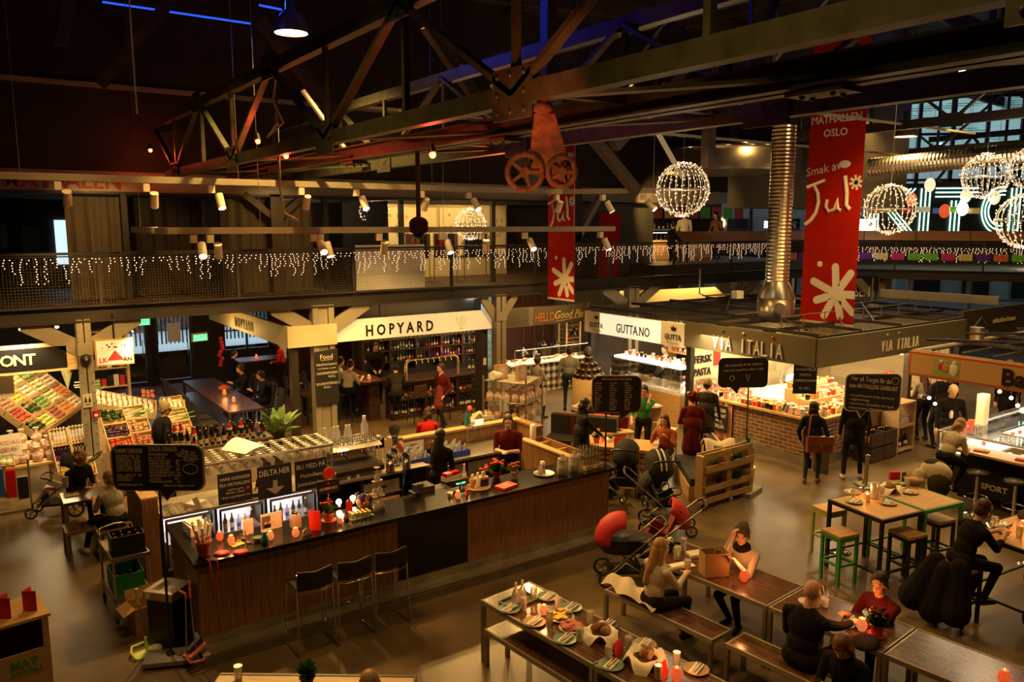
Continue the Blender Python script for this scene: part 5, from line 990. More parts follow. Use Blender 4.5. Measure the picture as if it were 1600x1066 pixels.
# pallet planter on wheels
p0,p1 = at(1094,795),at(1168,772); du = (p1-p0); Lp = du.length; t = thing('pallet_planter','upright pallet planter on casters with three clumps of greenery','planter',p0,math.atan2(du.y,du.x))
for z,h,d in ((.1,.1,.1),(.3,.12,.1),(.62,.0,0),(.66,.14,.12),(.92,.1,.06)):
    if h: MB().box(0,-d,z,Lp,-d+.025,z+h,'pallet').build('board',t)
MB().box(0,-.1,.3,Lp,.1,.32,'pallet').box(0,-.12,.66,Lp,.1,.68,'pallet').build('ledge',t); MB().box(0,.1,.1,Lp,.13,1.0,'pallet').build('back',t)
for x in (0,Lp/2,Lp): MB().box(x-.05,-.07,.1,x+.05,.1,.98,'pallet').build('post',t)
for x in (.08,Lp-.08): MB().cyl((x-.02,0,.045),(x+.02,0,.045),.045,m='steel_dark').build('caster',t)
for x,z in ((.35,.68),(.75,.7),(Lp-.35,.72),(Lp-.4,.36)): q_plant(MB(),(x,-.03,z),.16,.2,46,'leaf',seed=int(x*100)).build('foliage',t)
t = thing('potted_palm','small spiky palm in a tall cream pot on a stone slab','plant',at(1166,770)); MB().cb((0,0,.04),(.6,.4,.08),'granite',.3).build('slab',t); MB().lathe([(.11,.08),(.15,.5),(.16,.52),(.14,.52),(.0001,.46)],m='cream',n=16).build('pot',t); MB().cyl((0,0,.46),(.0,.0,1.0),.018,m='beam_brown').build('stem',t)
b = MB(); rr = random.Random(2)
for k in range(50):
    a = rr.uniform(0,6.28); e = rr.uniform(-.5,1.2); d = V((cos(a)*cos(e),sin(a)*cos(e),sin(e))); s = d.cross(Z_).normalized()*.012; c = V((0,0,1.02)); b.add([c-s,c+s,c+d*.32-V((0,0,.05))],[(0,1,2)],'leaf')
b.build('foliage',t)
t = thing('coat_pile','cream coat thrown over the end of the pallet sofa','coat',(11.85,9.95,.85)); b = MB(); b.sheet(lambda u,v: (-.3+.6*u,.26-.5*v+.03*sin(u*9),.06-.5*abs(v-.35)**1.3+.03*sin(u*7+v*4)),12,12,'cl_beige'); o = b.build('cloth',t,rz=-.6); md = o.modifiers.new('s','SOLIDIFY'); md.thickness = .03
# strollers
def wheel(p,r,m='black',ax=(0,1,0),w=.04):
    b = MB(); ax = V(ax).normalized(); u = ax.cross(Z_).normalized()
    ring = [V(p)+u*cos(a*pi/10)*r*.86+Z_*sin(a*pi/10)*r*.86 for a in range(20)]; b.tube(ring,r*.15,m,6,True)
    for k in range(5): a = k*2*pi/5; b.bar(p,V(p)+(u*cos(a)+Z_*sin(a))*r*.8,.015,.02,'steel')
    b.cyl(V(p)-ax*.03,V(p)+ax*.03,r*.15,m='steel'); return b
def hood(b,c,r,m,a0,a1,w,ny=6,na=9,sc=(1,1,1)):
    """folding hood: arc shells from angle a0 to a1 about a sideways axis"""
    b.sheet(lambda u,v: (c[0]-r*cos(R(a0+(a1-a0)*u))*math.sqrt(1-.72*(2*v-1)**2),c[1]+w*(2*v-1),c[2]+r*sin(R(a0+(a1-a0)*u))*math.sqrt(1-.72*(2*v-1)**2)),na,10,m)
def stroller(label,p,rz,hoodm='black_matt',bodym='black_matt',open_=100,carry=False,stripes=False,sc=1):
    t = thing('stroller',label,'stroller',p,rz)
    hx = -1 if carry else 1
    for s in (-1,1):
        wheel((-.3,s*.27,.15),.15).build('wheel',t); wheel((.42,s*.2,.1),.1).build('wheel',t)
        MB().tube([(-.3,s*.25,.15),(0,s*.25,.42),(.42,s*.19,.12)],.014,'steel').tube([(.3*hx,s*.22,.2),(-.15*hx,s*.24,.6),(-.62*hx,s*.24,1.0)],.014,'steel').build('frame_side',t)
    MB().tube([(-.6*hx,-.24,.98),(-.68*hx,-.2,1.03),(-.7*hx,0,1.04),(-.68*hx,.2,1.03),(-.6*hx,.24,.98)],.02,'black').build('handle',t)
    MB().box(-.25,-.2,.2,.25,.2,.24,'black_matt').box(-.25,-.2,.24,-.23,.2,.36,'black_matt').box(.23,-.2,.24,.25,.2,.36,'black_matt').build('basket',t)
    if carry: b = MB().lathe([(.3,.0),(.36,.1),(.4,.26)],(0,0,0),bodym,20); b.v = [(x*1.15,y*.6,z+.52) for x,y,z in b.v]
    else: b = MB(); b.bar((-.32,0,.95),(-.12,0,.5),.36,.05,bodym,(1,0,0)).bar((-.12,0,.5),(.2,0,.52),.36,.05,bodym,(0,0,1)).bar((.2,0,.5),(.34,0,.28),.34,.04,bodym,(1,0,0)); [b.bar((-.14,s*.19,.52),(.12,s*.19,.66),.03,.1,bodym) for s in (-1,1)]
    b.build('seat',t); h = MB(); c = (-.05,0,.78) if carry else (-.12,0,.74); hood(h,c,.42 if carry else .36,hoodm,-15,open_,.27 if carry else .24); o = h.build('hood',t); md = o.modifiers.new('s','SOLIDIFY'); md.thickness = .02
    if carry: MB().sheet(lambda u,v: (-.05+.45*u,.22*(2*v-1),.79+.03*sin(u*3)-.06*(2*v-1)**2),6,6,bodym).build('apron',t)
    if stripes: MB().sheet(lambda u,v: (c[0]-.375*cos(R(10+75*u)),-.06+.03*v,c[2]+.375*sin(R(10+75*u))),6,1,'white').sheet(lambda u,v: (c[0]-.375*cos(R(10+75*u)),.03+.03*v,c[2]+.375*sin(R(10+75*u))),6,1,'white').build('hood_stripe',t)
    MB().tube([(.05,-.2,.68),(.22,-.18,.72),(.26,0,.73),(.22,.18,.72),(.05,.2,.68)],.014,'black').build('bumper_bar',t)
    return t
FWA = YAW   # away from the camera
stroller('black stroller with two white hood stripes facing away',(10.1,9.95,0),FWA+.15,stripes=True,open_=110); stroller('black stroller with round hood and chrome arc behind the striped one',(10.15,10.75,0),FWA-.2,open_=120)
stroller('slate blue folded stroller at the right end of the bar',(9.25,10.5,0),FWA-.9,'navy','navy',45); stroller('black carriage tipped beside the red hooded pram',(9.35,8.95,0),-.75,'black_matt','black_matt',60)
stroller('pram with bright red hood and black body by the long bench',(7.5,7.98,0),-.55,'red','black',100,carry=True).scale = (.87,)*3; stroller('stroller with red lined hood behind the blonde woman',(8.25,8.05,0),2.4,'red','dark_red_cloth',75)
stroller('dark stroller with steel frame beside the curly haired person',(1.15,15.7,0),2.8,'cl_navy','cl_beige',95,sc=1)
# ================================================================ stall on the right of the centre: GUTTA and VIA ITALIA
t = thing('fascia_sign','dark olive fascia lettered VIA ITALIA turning the stall corner','sign',(0,0,0)); FZ0,FZ1 = 2.17,2.77
MB().box(14.28,9.6,FZ0,14.36,13.2,FZ1,'fascia').build('left_panel',t); MB().box(14.28,9.55,FZ0,20.35,9.62,FZ1,'fascia').build('right_panel',t)
def spaced(b,s,a,c,n,up,size,m,depth=.03,bold=-.012):
    """letters spread evenly from a to c"""
    a,c = V(a),V(c); u = (c-a).normalized(); N = len(s)
    for i,ch in enumerate(s):
        if ch != ' ': b.text(ch,a+(c-a)*((i+.5)/N),u,up,size,m,depth,bold,maxw=(c-a).length/N*.8)
a,c = atx(1113,545,14.27),atx(1224,560,14.27); b = MB(); spaced(b,'VIA ITALIA',(14.27,a.y,2.24),(14.27,c.y,2.24),None,Z_,.47,'white'); b.build('left_lettering',t)
b = MB(); L0,L1 = a.y,c.y
for i,m in ((1,'crate_green'),(4,'white'),(8,'red_bright')): b.ball((14.26,L0+(L1-L0)*((i+.5)/10),2.68),.028,m)
b.build('left_dot',t)
a,c = aty(1376,530,9.54),aty(1436,520,9.54); b = MB(); spaced(b,'VIA ITALIA',(a.x,9.54,2.3),(c.x,9.54,2.3),None,Z_,.36,'chalk'); b.build('right_lettering',t)
b = MB()
for i,m in ((1,'chalk'),(4,'chalk'),(8,'red')): b.ball((a.x+(c.x-a.x)*((i+.5)/10),9.53,2.68),.022,m)
b.build('right_dot',t)
t = thing('fascia_sign','lit white fascia lettered GUTTA.NO between two crowned GUTTA panels','sign',(0,0,0)); MB().box(14.28,13.22,2.12,14.36,16.95,2.7,'gutta_white').build('panel',t)
MB().box(14.27,14.0,2.13,14.28,16.3,2.69,'sign_lit').build('lit_panel',t)
b = MB()
def on14(px,py): return atx(px,py,14.26)
for s,p0,p1,z,sz in (('GUTTA.NO',963,1015,2.25,.34),('GUTTA',1039,1065,2.28,.2),('GUTTA',921,942,2.28,.2)): a,c = on14(p0,520),on14(p1,520); b.text(s,(14.26,(a.y+c.y)/2,z),-Y_,Z_,sz,'black',.01,.004,maxw=abs(a.y-c.y))
for p0,p1 in ((1039,1065),(921,942)):
    a,c = on14(p0,520),on14(p1,520); b.text('PÅ HAUGEN',(14.26,(a.y+c.y)/2,2.18),-Y_,Z_,.07,'board_rim',.01,maxw=abs(a.y-c.y)); m = (a.y+c.y)/2
    b.prism([(-.07,0),(.07,0),(.09,.1),(.04,.05),(0,.12),(-.04,.05),(-.09,.1)],(14.262,m,2.52),-Y_,Z_,.006,'black')
b.build('lettering',t)
t = thing('fascia_sign','dark brown fascia lettered sebastien bruno beyond the olive one','sign',(20.4,9.66,0)); MB().box(0,0,2.1,3.6,.1,2.95,'fascia_dark').build('panel',t); MB().text('sebastien·bruno',(2.15,-.012,2.55),X_,Z_,.2,'cream_paper',.008,.008,maxw=1.5).text('VIA ITALIA',(1.0,-.012,2.3),X_,Z_,.14,'board_rim',.006,maxw=.9).build('lettering',t); MB().tube([(.5,-.01,2.5),(.9,-.01,2.75),(1.25,-.01,2.5)],.008,'board_rim').build('roof_emblem',t)
# open roof grid
b = MB()
for y in (9.7,11.0,12.3,13.2,14.6,16.0,16.9): b.box(14.36,y-.03,2.72,22,y+.03,2.8,'steel_dark')
for x in (14.45,16.0,17.6,19.2,20.6,22): b.box(x-.03,9.7,2.78,x+.03,16.9,2.85,'steel_dark')
for x0,y0,x1_,y1_ in ((14.5,10,17,13),(15.5,9.8,19,12.3),(16,13.4,20,16.6),(17,10,21,12.8)): b.bar((x0,y0,2.9),(x1_,y1_,2.9),.04,.04,'steel_dark')
for k in range(9): b.cyl((15+.8*k,11.0,2.8),(15+.8*k,11.0,3.05),.012,m='steel')
b.tube([(15,11,3.05),(22,11,3.05)],.012,'steel').tube([(15,12.3,2.98),(22,12.3,2.98)],.012,'steel')
for k in range(34): b.box(14.5+.22*k,9.8,2.7,14.6+.22*k,16.8,2.71,'steel_dark')  # slats added to darken the bright stall interior seen through the grid
struct('beam_stall_grid',b)
for x,y,m in ((14.4,13.1,'black'),(18.0,9.65,'beam_brown'),(14.4,16.8,'black'),(20.3,9.66,'black')): struct('column',MB().box(x,y,0,x+.14,y+.14,2.2,m))
struct('wall_pasta',MB().box(14.56,13.15,0,20.3,13.25,2.7,'tiles')); struct('wall_stall_back',MB().box(20.3,9.9,0,20.4,16.9,2.7,'tiles').box(14.6,16.9,0,20.3,17.0,2.7,'wall_dark'))
a,c = aty(1086,565,13.13),aty(1111,565,13.13); z = aty(1086,567,13.13).z
t = tag(MB().text('FERSK',(a.x-.02,13.14,z-.02),X_,Z_,.26,'black',.02,.02,center=False,maxw=c.x-a.x+.06).text('PASTA',(a.x-.02,13.14,z-.34),X_,Z_,.26,'black',.02,.02,center=False,maxw=c.x-a.x+.03).build('wall_lettering'),'dark letters FERSK PASTA on the cream tiled stall wall','lettering')
one('red_poster','narrow red poster beside the FERSK PASTA letters','poster',MB().box(0,-.01,0,.25,0,.7,'red'),(c.x+.1,13.14,1.6))
b = MB(); rr = random.Random(31); b.box(0,-.02,0,3.4,0,.75,'cream_paper')
for k in range(150): b.ball((rr.uniform(.05,3.35),-.03,rr.uniform(.05,.7)),rr.uniform(.02,.045),rr.choice(['red','pepper','leaf','veg_green','orange']),(1,.2,1),n=6)
one('poppy_mural','panel painted with red poppies behind the stall vendor','mural',b,(16.8,13.13,1.55))
# brick counter
t = thing('brick_counter','brick fronted stall counter with oak top and steel skirting','counter',(0,0,0))
MB().box(14.4,9.72,.2,14.5,11.75,1.0,'brick').box(14.4,9.65,.2,16.1,9.75,1.0,'brick_x').build('brick_front',t); MB().box(14.38,9.64,0,14.5,13.1,.2,'steel').box(14.38,9.63,0,16.1,9.75,.2,'steel').build('skirting',t); MB().box(14.33,9.58,1.0,15.2,13.12,1.05,'oak_y').box(15.2,9.58,1.0,17.8,10.35,1.05,'oak').build('worktop',t); MB().box(14.55,9.8,0,14.6,13.1,1.0,'white').box(16.1,9.66,0,17.8,9.74,1.0,'panel').build('inner_panel',t)
b = MB(); b.sheet(lambda u,v: (14.36+.025*sin(u*40),11.75+1.35*u,.12+.88*v),60,2,'fabric_pink'); one('table_curtain','pink gingham curtain hanging under the pasta counter','curtain',b)
t = thing('chalk_menu','small black chalk sign ØKOLOGISK GÅRDSMAT FRA ITALIA pinned on the pink curtain','sign',(14.31,12.1,.3)); MB().box(-.01,-.26,0,.01,.26,.62,'black_matt').build('panel',t); b = MB()
for s,z,k in (('ØKOLOGISK',.47,.11),('GÅRDMAT',.34,.11),('FRA',.23,.07),('ITALIA',.08,.13)): b.text(s,(-.013,0,z),-Y_,Z_,k,'white',.002,.01,maxw=.46)
b.build('lettering',t)
t = thing('chalk_menu','narrow black chalk menu hung at the fascia corner reading CARBONARA','sign',(14.45,9.95,1.55)); MB().box(-.24,-.01,0,.24,.01,.62,'black_matt').build('panel',t); MB().text('TAGLIATELLE',(0,-.013,.5),X_,Z_,.07,'chalk',.002).text('TRIPOL',(0,-.013,.38),X_,Z_,.08,'chalk',.002).text('CARBONARA',(0,-.013,.26),X_,Z_,.08,'chalk',.002).text('kr 129,-',(0,-.013,.1),X_,Z_,.07,'chalk',.002).build('lettering',t).parent.rotation_euler = (0,0,-.7)
rr = random.Random(17); GM = {}
def goods(key):
    if key not in GM:
        k,m,c = key; b = MB()
        if k == 'jar': b.lathe([(.04,0),(.045,.02),(.045,.08),(.035,.1)],m=m,n=8).lathe([(.04,.1),(.04,.12),(.0001,.12)],m=c,n=8)
        elif k == 'can': b.lathe([(.04,0),(.04,.11),(.0001,.11)],m=m,n=10).lathe([(.041,.02),(.041,.09)],m=c,n=10)
        elif k == 'pack': b.box(-.05,-.03,0,.05,.03,.14,m).box(-.04,-.032,.04,.04,-.03,.1,c)
        elif k == 'bag': b.lathe([(.06,0),(.07,.05),(.03,.12),(.05,.17)],m=m,n=8).ball((0,0,.06),.045,c,n=6)
        GM[key] = b.mesh(k)
    return GM[key]
KJ = [('jar','red','gold'),('jar','tomato','white'),('can','red_bright','white'),('can','gold','cream'),('pack','cream','red'),('pack','white','green'),('bag','cellophane','cheese'),('bag','cellophane','red'),('jar','bread','gold'),('jar','wine_dark','gold'),('pack','orange','white')]
def spread(n,x0,x1,y0,y1,z,lab,grp,keys=KJ,seed=1,sc=(.9,1.25),step=False):
    rr = random.Random(seed); c = max(1,int(math.sqrt(n*(x1-x0)/max(.01,y1-y0)))); r_ = max(1,n//c); k = 0
    for j in range(r_):
        for i in range(c):
            key = rr.choice(keys); p = (x0+(i+.5)*(x1-x0)/c+rr.uniform(-.01,.01),y0+(j+.5)*(y1-y0)/r_+rr.uniform(-.01,.01),z+(step*j if step else 0))
            inst({'jar': 'jar','can': 'tin_can','pack': 'packet','bag': 'treat_bag'}[key[0]],goods(key),p,lab,'groceries',grp,rr.uniform(0,3),rr.uniform(*sc))
spread(70,14.38,14.95,9.7,11.6,1.05,'jar, tin or packet crowded on the brick counter beside the corner','groceries on the brick counter',seed=3)
spread(44,14.98,16.9,9.65,10.2,1.05,'bright jar, tin or bag heaped along the front of the stall counter','groceries on the front counter',seed=4)
t = thing('display_steps','stepped wooden display loaded with jars behind the brick counter','display',(0,0,0)); MB().box(15.3,10.4,0,16.9,10.75,1.2,'crate').box(15.3,10.75,0,16.9,11.05,1.38,'crate').build('steps',t)
spread(22,15.3,16.9,10.42,10.73,1.2,'jar or packet on the lower step of the wooden display','groceries on the lower step',seed=5); spread(22,15.3,16.9,10.77,11.03,1.38,'jar or packet on the upper step of the wooden display','groceries on the upper step',seed=6)
spread(24,14.42,15.1,11.65,13.0,1.05,'packet or jar set out on the pasta counter above the pink curtain','groceries on the pasta counter',seed=8)
t = thing('glass_case','low lit glass food case above the pink curtain','display case',(14.5,11.9,1.05)); MB().box(0,0,0,.55,1.1,.03,'white').build('base',t); MB().box(0,0,.03,.55,1.1,.3,'glass').build('glass_cover',t)
t = thing('paper_flag','small green, white and red flag on a stick on the counter','flag',at(1222,655,1.05)); MB().cyl((0,0,0),(0,0,.36),.005,m='crate').build('stick',t); b = MB()
for k,m in enumerate(('crate_green','white','red_bright')): b.bar((.01+.055*k,0,.27-.03*k),(.065+.055*k,-.01,.24-.03*k),.006,.17,m)
b.build('flag',t)
t = thing('slicing_machine','white meat slicer standing at the back of the stall','slicer',(15.6,12.2,1.0)); MB().box(-.3,-.2,0,.3,.2,.15,'white').bar((-.2,0,.15),(-.2,0,.3),.2,.3,'steel').build('body',t); MB().cyl((0,-.06,.3),(0,.0,.3),.17,m='steel',n=20).build('blade',t)
t = thing('shop_scale','white shop scale with a small screen on the back bench','scale',(16.4,11.6,1.1)); MB().box(-.18,-.16,0,.18,.16,.1,'white').box(-.16,-.15,.1,.16,.1,.12,'steel').build('body',t); MB().bar((-.12,.12,.3),(.12,.12,.3),.02,.16,'led_white',(0,-.3,1)).build('display',t)
one('back_bench','white work bench behind the stepped display','bench',MB().box(15.25,11.4,0,17.4,12.6,1.0,'white').box(16.1,11.4,1.0,16.7,11.9,1.1,'white'))
for x,y,pw in ((15.2,10.4,62),(16.8,10.6,55),(15.4,12.3,60),(17.6,12.2,40)): lamp('AREA',(x,y,2.6),pw,(1,.74,.38),.9)
lamp('AREA',(13.9,12.3,2.4),18,(1,.74,.38),.8,(14.4,12.3,.8))
for k in range(8): t = thing('stall_spotlight','small lit spotlight under the open roof of the corner stall','spotlight',(14.8+.65*k,10.0,2.66),0,'spotlights in the corner stall'); MB().cyl((0,0,.06),(0,0,0),.04,m='black').build('housing',t); MB().cyl((0,0,0),(0,0,-.01),.034,m='bulb_big').build('bulb',t)
one('bare_bulb','single glowing bulb below the right end of the olive fascia','bulb',MB().ball((0,0,0),.07,'bulb_big').cyl((0,0,.05),(0,0,.2),.02,m='black'),aty(1408,550,9.8))
# crates and shelf in front of the stall
for k in range(2):
    for j in range(2): crate('dark stained wooden crate of wine stacked before the stall, %s %s' % (('left','right')[k],('lower','upper')[j]),(15.7+.5*k,9.1,.02+.33*j),X_,Y_,.48,.42,.3,'dark_wood'); [bottle(rr.choice('wgn'),(15.78+.5*k+.1*i,9.3,.05+.33*j),'wine bottle packed in a dark crate before the stall','wine bottles in the dark crates',1) for i in range(4)]
t = thing('wine_shelf','low wooden shelf of gifts at the stall front beside the crates','shelf',(17.15,9.35,0)); MB().box(-.35,-.2,0,-.31,.2,1.15,'pallet').box(.31,-.2,0,.35,.2,1.15,'pallet').build('side',t); MB().box(-.31,-.2,.06,.31,.2,.1,'pallet').box(-.31,-.2,.6,.31,.2,.64,'pallet').box(-.35,-.2,1.12,.35,.2,1.16,'pallet').build('shelf_board',t)
for k in range(5): bottle('wgbnw'[k],(16.92+.12*k,9.3,.1),'bottle on the bottom board of the low gift shelf','bottles on the low gift shelf'); inst('treat_bag',goods(KJ[6]),(16.92+.12*k,9.3,.64),'treat bag on the middle board of the low gift shelf','groceries','bags on the low gift shelf')
struct('wall_brick',MB().box(18.2,10.2,.2,19.9,10.3,1.05,'brick_x').box(18.2,10.19,0,19.9,10.3,.2,'steel_rough').box(18.15,10.15,1.05,19.9,10.8,1.1,'oak'))
t = thing('a_board','dark framed board leaning on the brick corner beside the bag woman','board',(14.3,9.5,0)); MB().box(-.02,-.3,0,.02,.02,.95,'beam_brown').build('panel',t)
t = thing('a_frame_shelf','black wrought shelf stand of red gift tins at the far stall end','display',(18.6,10.5,1.1)); MB().box(-.3,-.1,0,.3,.1,.04,'black').box(-.25,-.1,.25,.25,.1,.28,'black').box(-.3,-.08,.04,-.27,.08,.25,'black').box(.27,-.08,.04,.3,.08,.25,'black').build('frame',t)
for k in range(4): inst('tin_can',goods(KJ[2]),(18.4+.13*k,10.5,1.38),'red tin on the black display stand','groceries','red tins on the black stand')
# GUTTA interior
t = thing('deli_case','bright glass deli case on the GUTTA counter','display case',(14.5,13.5,0)); MB().box(0,0,0,.8,2.6,.85,'oak_y').build('base',t); MB().box(0,0,.85,.8,2.6,.92,'white').box(.05,.05,1.18,.7,2.55,1.2,'glass').box(.1,.05,1.5,.8,2.55,1.54,'case_light').build('shelf',t); MB().box(0,0,.92,.02,2.6,1.5,'glass').build('glass_front',t)
lamp('AREA',(14.9,14.8,1.48),45,(1,.9,.7),.6,sy=2.4)
spread(26,14.6,15.2,13.6,16.0,.92,'cheese, meat or jar lying in the bright deli case','food in the deli case',[('pack','cheese','white'),('jar','ham','white'),('bag','bun','cheese'),('pack','white','red')],9)
spread(16,14.65,15.2,13.6,16.0,1.54,'packet or box standing on top of the bright deli case','goods on top of the deli case',seed=10)
lamp('AREA',(16.5,15,2.6),90,(1,.74,.38),1.5); t = thing('back_shelf','wooden shelving of goods at the back of the GUTTA stall','shelf',(17.6,15.2,0))
for z in (.5,.9,1.3,1.7,2.1): MB().box(-.2,-1.6,z-.03,.2,1.6,z,'crate').build('shelf_board',t)
for y in (-1.6,0,1.6): MB().box(-.2,y-.03,0,.2,y+.03,2.2,'crate').build('side',t)
for j,z in enumerate((.5,.9,1.3,1.7,2.1)): spread(16,17.45,17.75,13.7,16.7,z,'packet or jar on the shelving at the back of the GUTTA stall','goods on the GUTTA back shelves',seed=20+j)
t = thing('jar_pyramid','round tiered stand of dark jars at the left end of the GUTTA stall','display',(13.9,16.3,0)); MB().lathe([(.45,0),(.45,.95),(.0001,.95)],m='crate',n=20).lathe([(.34,.95),(.34,1.1),(.24,1.1),(.24,1.25),(.14,1.25),(.14,1.4),(.0001,1.4)],m='dark_wood',n=20).build('tiers',t)
for r_,z,n in ((.39,.95,14),(.29,1.1,11),(.19,1.25,7),(.08,1.4,3)):
    for k in range(n): inst('jar',goods(('jar','wine_dark','gold')),(13.9+r_*cos(k*2*pi/n),16.3+r_*sin(k*2*pi/n),z),'dark jar with gold lid on the round tiered stand','jar','dark jars on the tiered stand')
one('round_board','brown round bread board leaning on top of the tiered stand','board',MB().ball((0,0,.16),.16,'dark_wood',(1,.3,1)),(13.9,16.35,1.5))
for k,(x,y) in enumerate(((13.6,15.4),(13.6,14.9),(13.5,14.4))): t = crate('pale crate of flat breads before the deli case, %s' % ('farthest','middle','nearest')[k],(x,y,.5),X_,Y_,.6,.4,.25)[0]; spread(5,x+.05,x+.55,y+.05,y+.35,.53,'packet of bread in a pale crate before the deli case','bread packets before the deli case',seed=40+k)
one('crate_table','low pale table under the crates before the deli case','table',MB().box(13.45,14.3,.44,14.3,15.9,.5,'crate').box(13.5,14.35,0,13.58,14.43,.44,'crate').box(14.2,15.75,0,14.28,15.83,.44,'crate').box(13.5,15.75,0,13.58,15.83,.44,'crate').box(14.2,14.35,0,14.28,14.43,.44,'crate'))
# far stalls between the fascia and the gallery
t = thing('fascia_sign','long beige fascia lettered FRENCH BAKERY far behind the GUTTA sign','sign',(0,0,0)); b = MB(); p,q = (17.5,19.0),(24.0,18.0); b.bar((p[0],p[1],2.55),(q[0],q[1],2.55),.1,.8,'sign_cream'); b.build('panel',t); MB().text('FRENCH BAKERY',(20.6,18.45,2.4),V((6.5,-1,0)),Z_,.2,'sign_lit',.01,maxw=1.7).text('GULLOST',(18.2,18.82,2.3),V((6.5,-1,0)),Z_,.2,'black',.01,.02,maxw=.8).build('lettering',t)
lamp('AREA',(20,18.2,3.1),30,WARM,3,(20,18.6,2.3),sy=.3)
t = thing('hoods','steel box and pipes above the middle stalls','ventilation hood',(18.6,15.2,2.95)); t.name = 'vent_unit'; MB().box(-.15,-.1,0,.15,.1,.22,'white').build('box',t); MB().tube([(-1.4,.2,.9),(-1.4,.2,.2),(-1.2,.2,.12),(.0,.1,.12)],.025,'steel').build('pipe',t)
# ================================================================ stall at the right edge, lettered Ba...
t = thing('fascia_sign','ochre fascia with orange border, old kitchen picture and black letters Ba','sign',(15.3,8.22,0)); MB().box(0,-5.0,2.14,.08,0,2.62,'ba_orange').box(-.005,-4.96,2.19,0,-.05,2.57,'ba_ochre').build('panel',t)
a = atx(1580,590,15.29); MB().text('Ba',(-.012,a.y-8.22+.15,2.23),-Y_,Z_,.42,'black',.01,.03,center=False).build('lettering',t)
p0,p1 = atx(1457,575,15.29),atx(1499,575,15.29); b = MB().box(-.01,p1.y-8.22,2.22,-.006,p0.y-8.22,2.55,'green_light'); w = p0.y-p1.y; y0 = p0.y-8.22
b.ball((-.014,y0-.16,2.4),.07,'red',(.1,.9,1.2)).ball((-.014,y0-.16,2.5),.035,'white',(.1,1,1)).ball((-.014,y0-w*.5,2.38),.09,'bun',(.1,1,1)).ball((-.014,y0-w*.5,2.5),.035,'skin',(.1,1,1)).ball((-.014,y0-w*.8,2.36),.1,'white',(.1,.9,1.2)).ball((-.014,y0-w*.8,2.5),.04,'white',(.1,1,1)); b.build('picture',t)
b = MB().box(15.4,8.14,2.56,22,8.22,2.64,'beam_cream').box(15.38,3.2,2.58,15.44,8.2,2.64,'beam_cream')
for k in range(9): b.box(15.4,3.4+.55*k,2.66,22,3.44+.55*k,2.7,'steel_dark')
for x in (16.6,18.2,19.8,21.4): b.box(x,3.2,2.7,x+.05,8.2,2.76,'steel_dark')
b.bar((15.5,8.0,2.85),(19.5,3.6,2.85),.05,.04,'steel_dark').bar((17,8.0,2.85),(21.5,5,2.85),.05,.04,'steel_dark'); struct('beam_stall_grid',b)
one('junction_drum','round steel drum box on the open roof of the right stall','box',MB().cyl((0,0,0),(0,0,.26),.14,m='steel',n=18),(17.9,8.18,2.64))
t = thing('glass_case','long steel and glass food case turning the corner of the right stall','display case',(0,0,0)); cx,cy = 15.35,7.55
MB().box(cx,3.6,0,cx+.75,cy,.72,'steel_dark').box(cx+.75,cy-.75,0,20.0,cy,.72,'steel_rough').box(cx,3.6,.0,cx+.02,cy,.1,'steel').build('base',t)
MB().box(cx,3.6,.72,cx+.75,cy,.76,'white').box(cx+.75,cy-.75,.72,20,cy,.76,'white').build('deck',t)
MB().tube([(cx,3.6,1.14),(cx,cy,1.14),(20,cy,1.14)],.025,'steel').tube([(cx+.75,3.6,1.14),(cx+.75,cy-.75,1.14),(20,cy-.75,1.14)],.02,'steel').cyl((cx,cy,.72),(cx,cy,1.14),.03,m='steel').build('frame',t)
MB().box(cx,3.6,1.135,cx+.75,cy,1.142,'glass').box(cx+.75,cy-.75,1.135,20,cy,1.142,'glass').box(cx-.005,3.6,.76,cx,cy,1.13,'glass').box(cx,cy,.76,20,cy+.005,1.13,'glass').build('glass_cover',t)
MB().box(cx+.05,3.7,1.1,cx+.09,cy-.1,1.12,'case_light').box(cx+.8,cy-.09,1.1,19.8,cy-.05,1.12,'case_light').build('strip_light',t)
lamp('AREA',(cx+.35,5.5,1.08),30,(1,.88,.62),.3,sy=3.6); lamp('AREA',(17.8,cy-.35,1.08),30,(1,.88,.62),3.6,sy=.3)
spread(34,cx+.1,cx+.68,3.8,cy-.1,.76,'small plate, jar or pack in the lit case of the right stall','food in the right stall case',[('pack','white','red'),('jar','ham','white'),('bag','cheese','bun'),('pack','cheese','white')],12,(.7,.9)); spread(20,cx+.9,19.6,cy-.65,cy-.1,.76,'small plate or pack in the far lit case of the right stall','food in the far case',[('pack','white','red'),('jar','tomato','white')],13,(.7,.9))
t = thing('bar_ledge','pale oak eating ledge along the glass case on the right','counter',(0,0,0)); MB().box(14.78,3.6,.96,15.32,7.1,1.0,'oak_y').build('top',t); MB().box(15.2,3.6,0,15.3,7.05,.96,'black_matt').build('front',t)
t2_ = MB().text('SPORT',(14.9,5.9,.44),-Y_,Z_,.14,'chalk',.004,.02); 
t = thing('sports_bag','black bag with white SPORT lettering hanging under the oak ledge','bag',(15.05,6.3,.2)); MB().box(-.12,-.35,0,.12,.35,.42,'black_matt').build('body',t); MB().text('SPORT',(-.125,0,.15),-Y_,Z_,.15,'chalk',.004,.02,maxw=.5).build('lettering',t)
for k,(y,m) in enumerate(((6.6,'ham'),(5.9,'red'),(5.5,'plate_dark'),(5.0,'cheese'))): one('small_dish','small %s dish on the oak ledge' % ('pink','red','dark','yellow')[k],'dish',MB().cb((0,0,.015),(.14,.24,.03),m),(15.0,y,1.0),.2)
t = thing('flyer_box','tall white leaflet stand on the glass case','stand',at(1437+175,600,1.14)); t.location = (16.6,7.35,1.142); MB().box(-.1,-.08,0,.1,.08,.6,'paper').build('box',t)
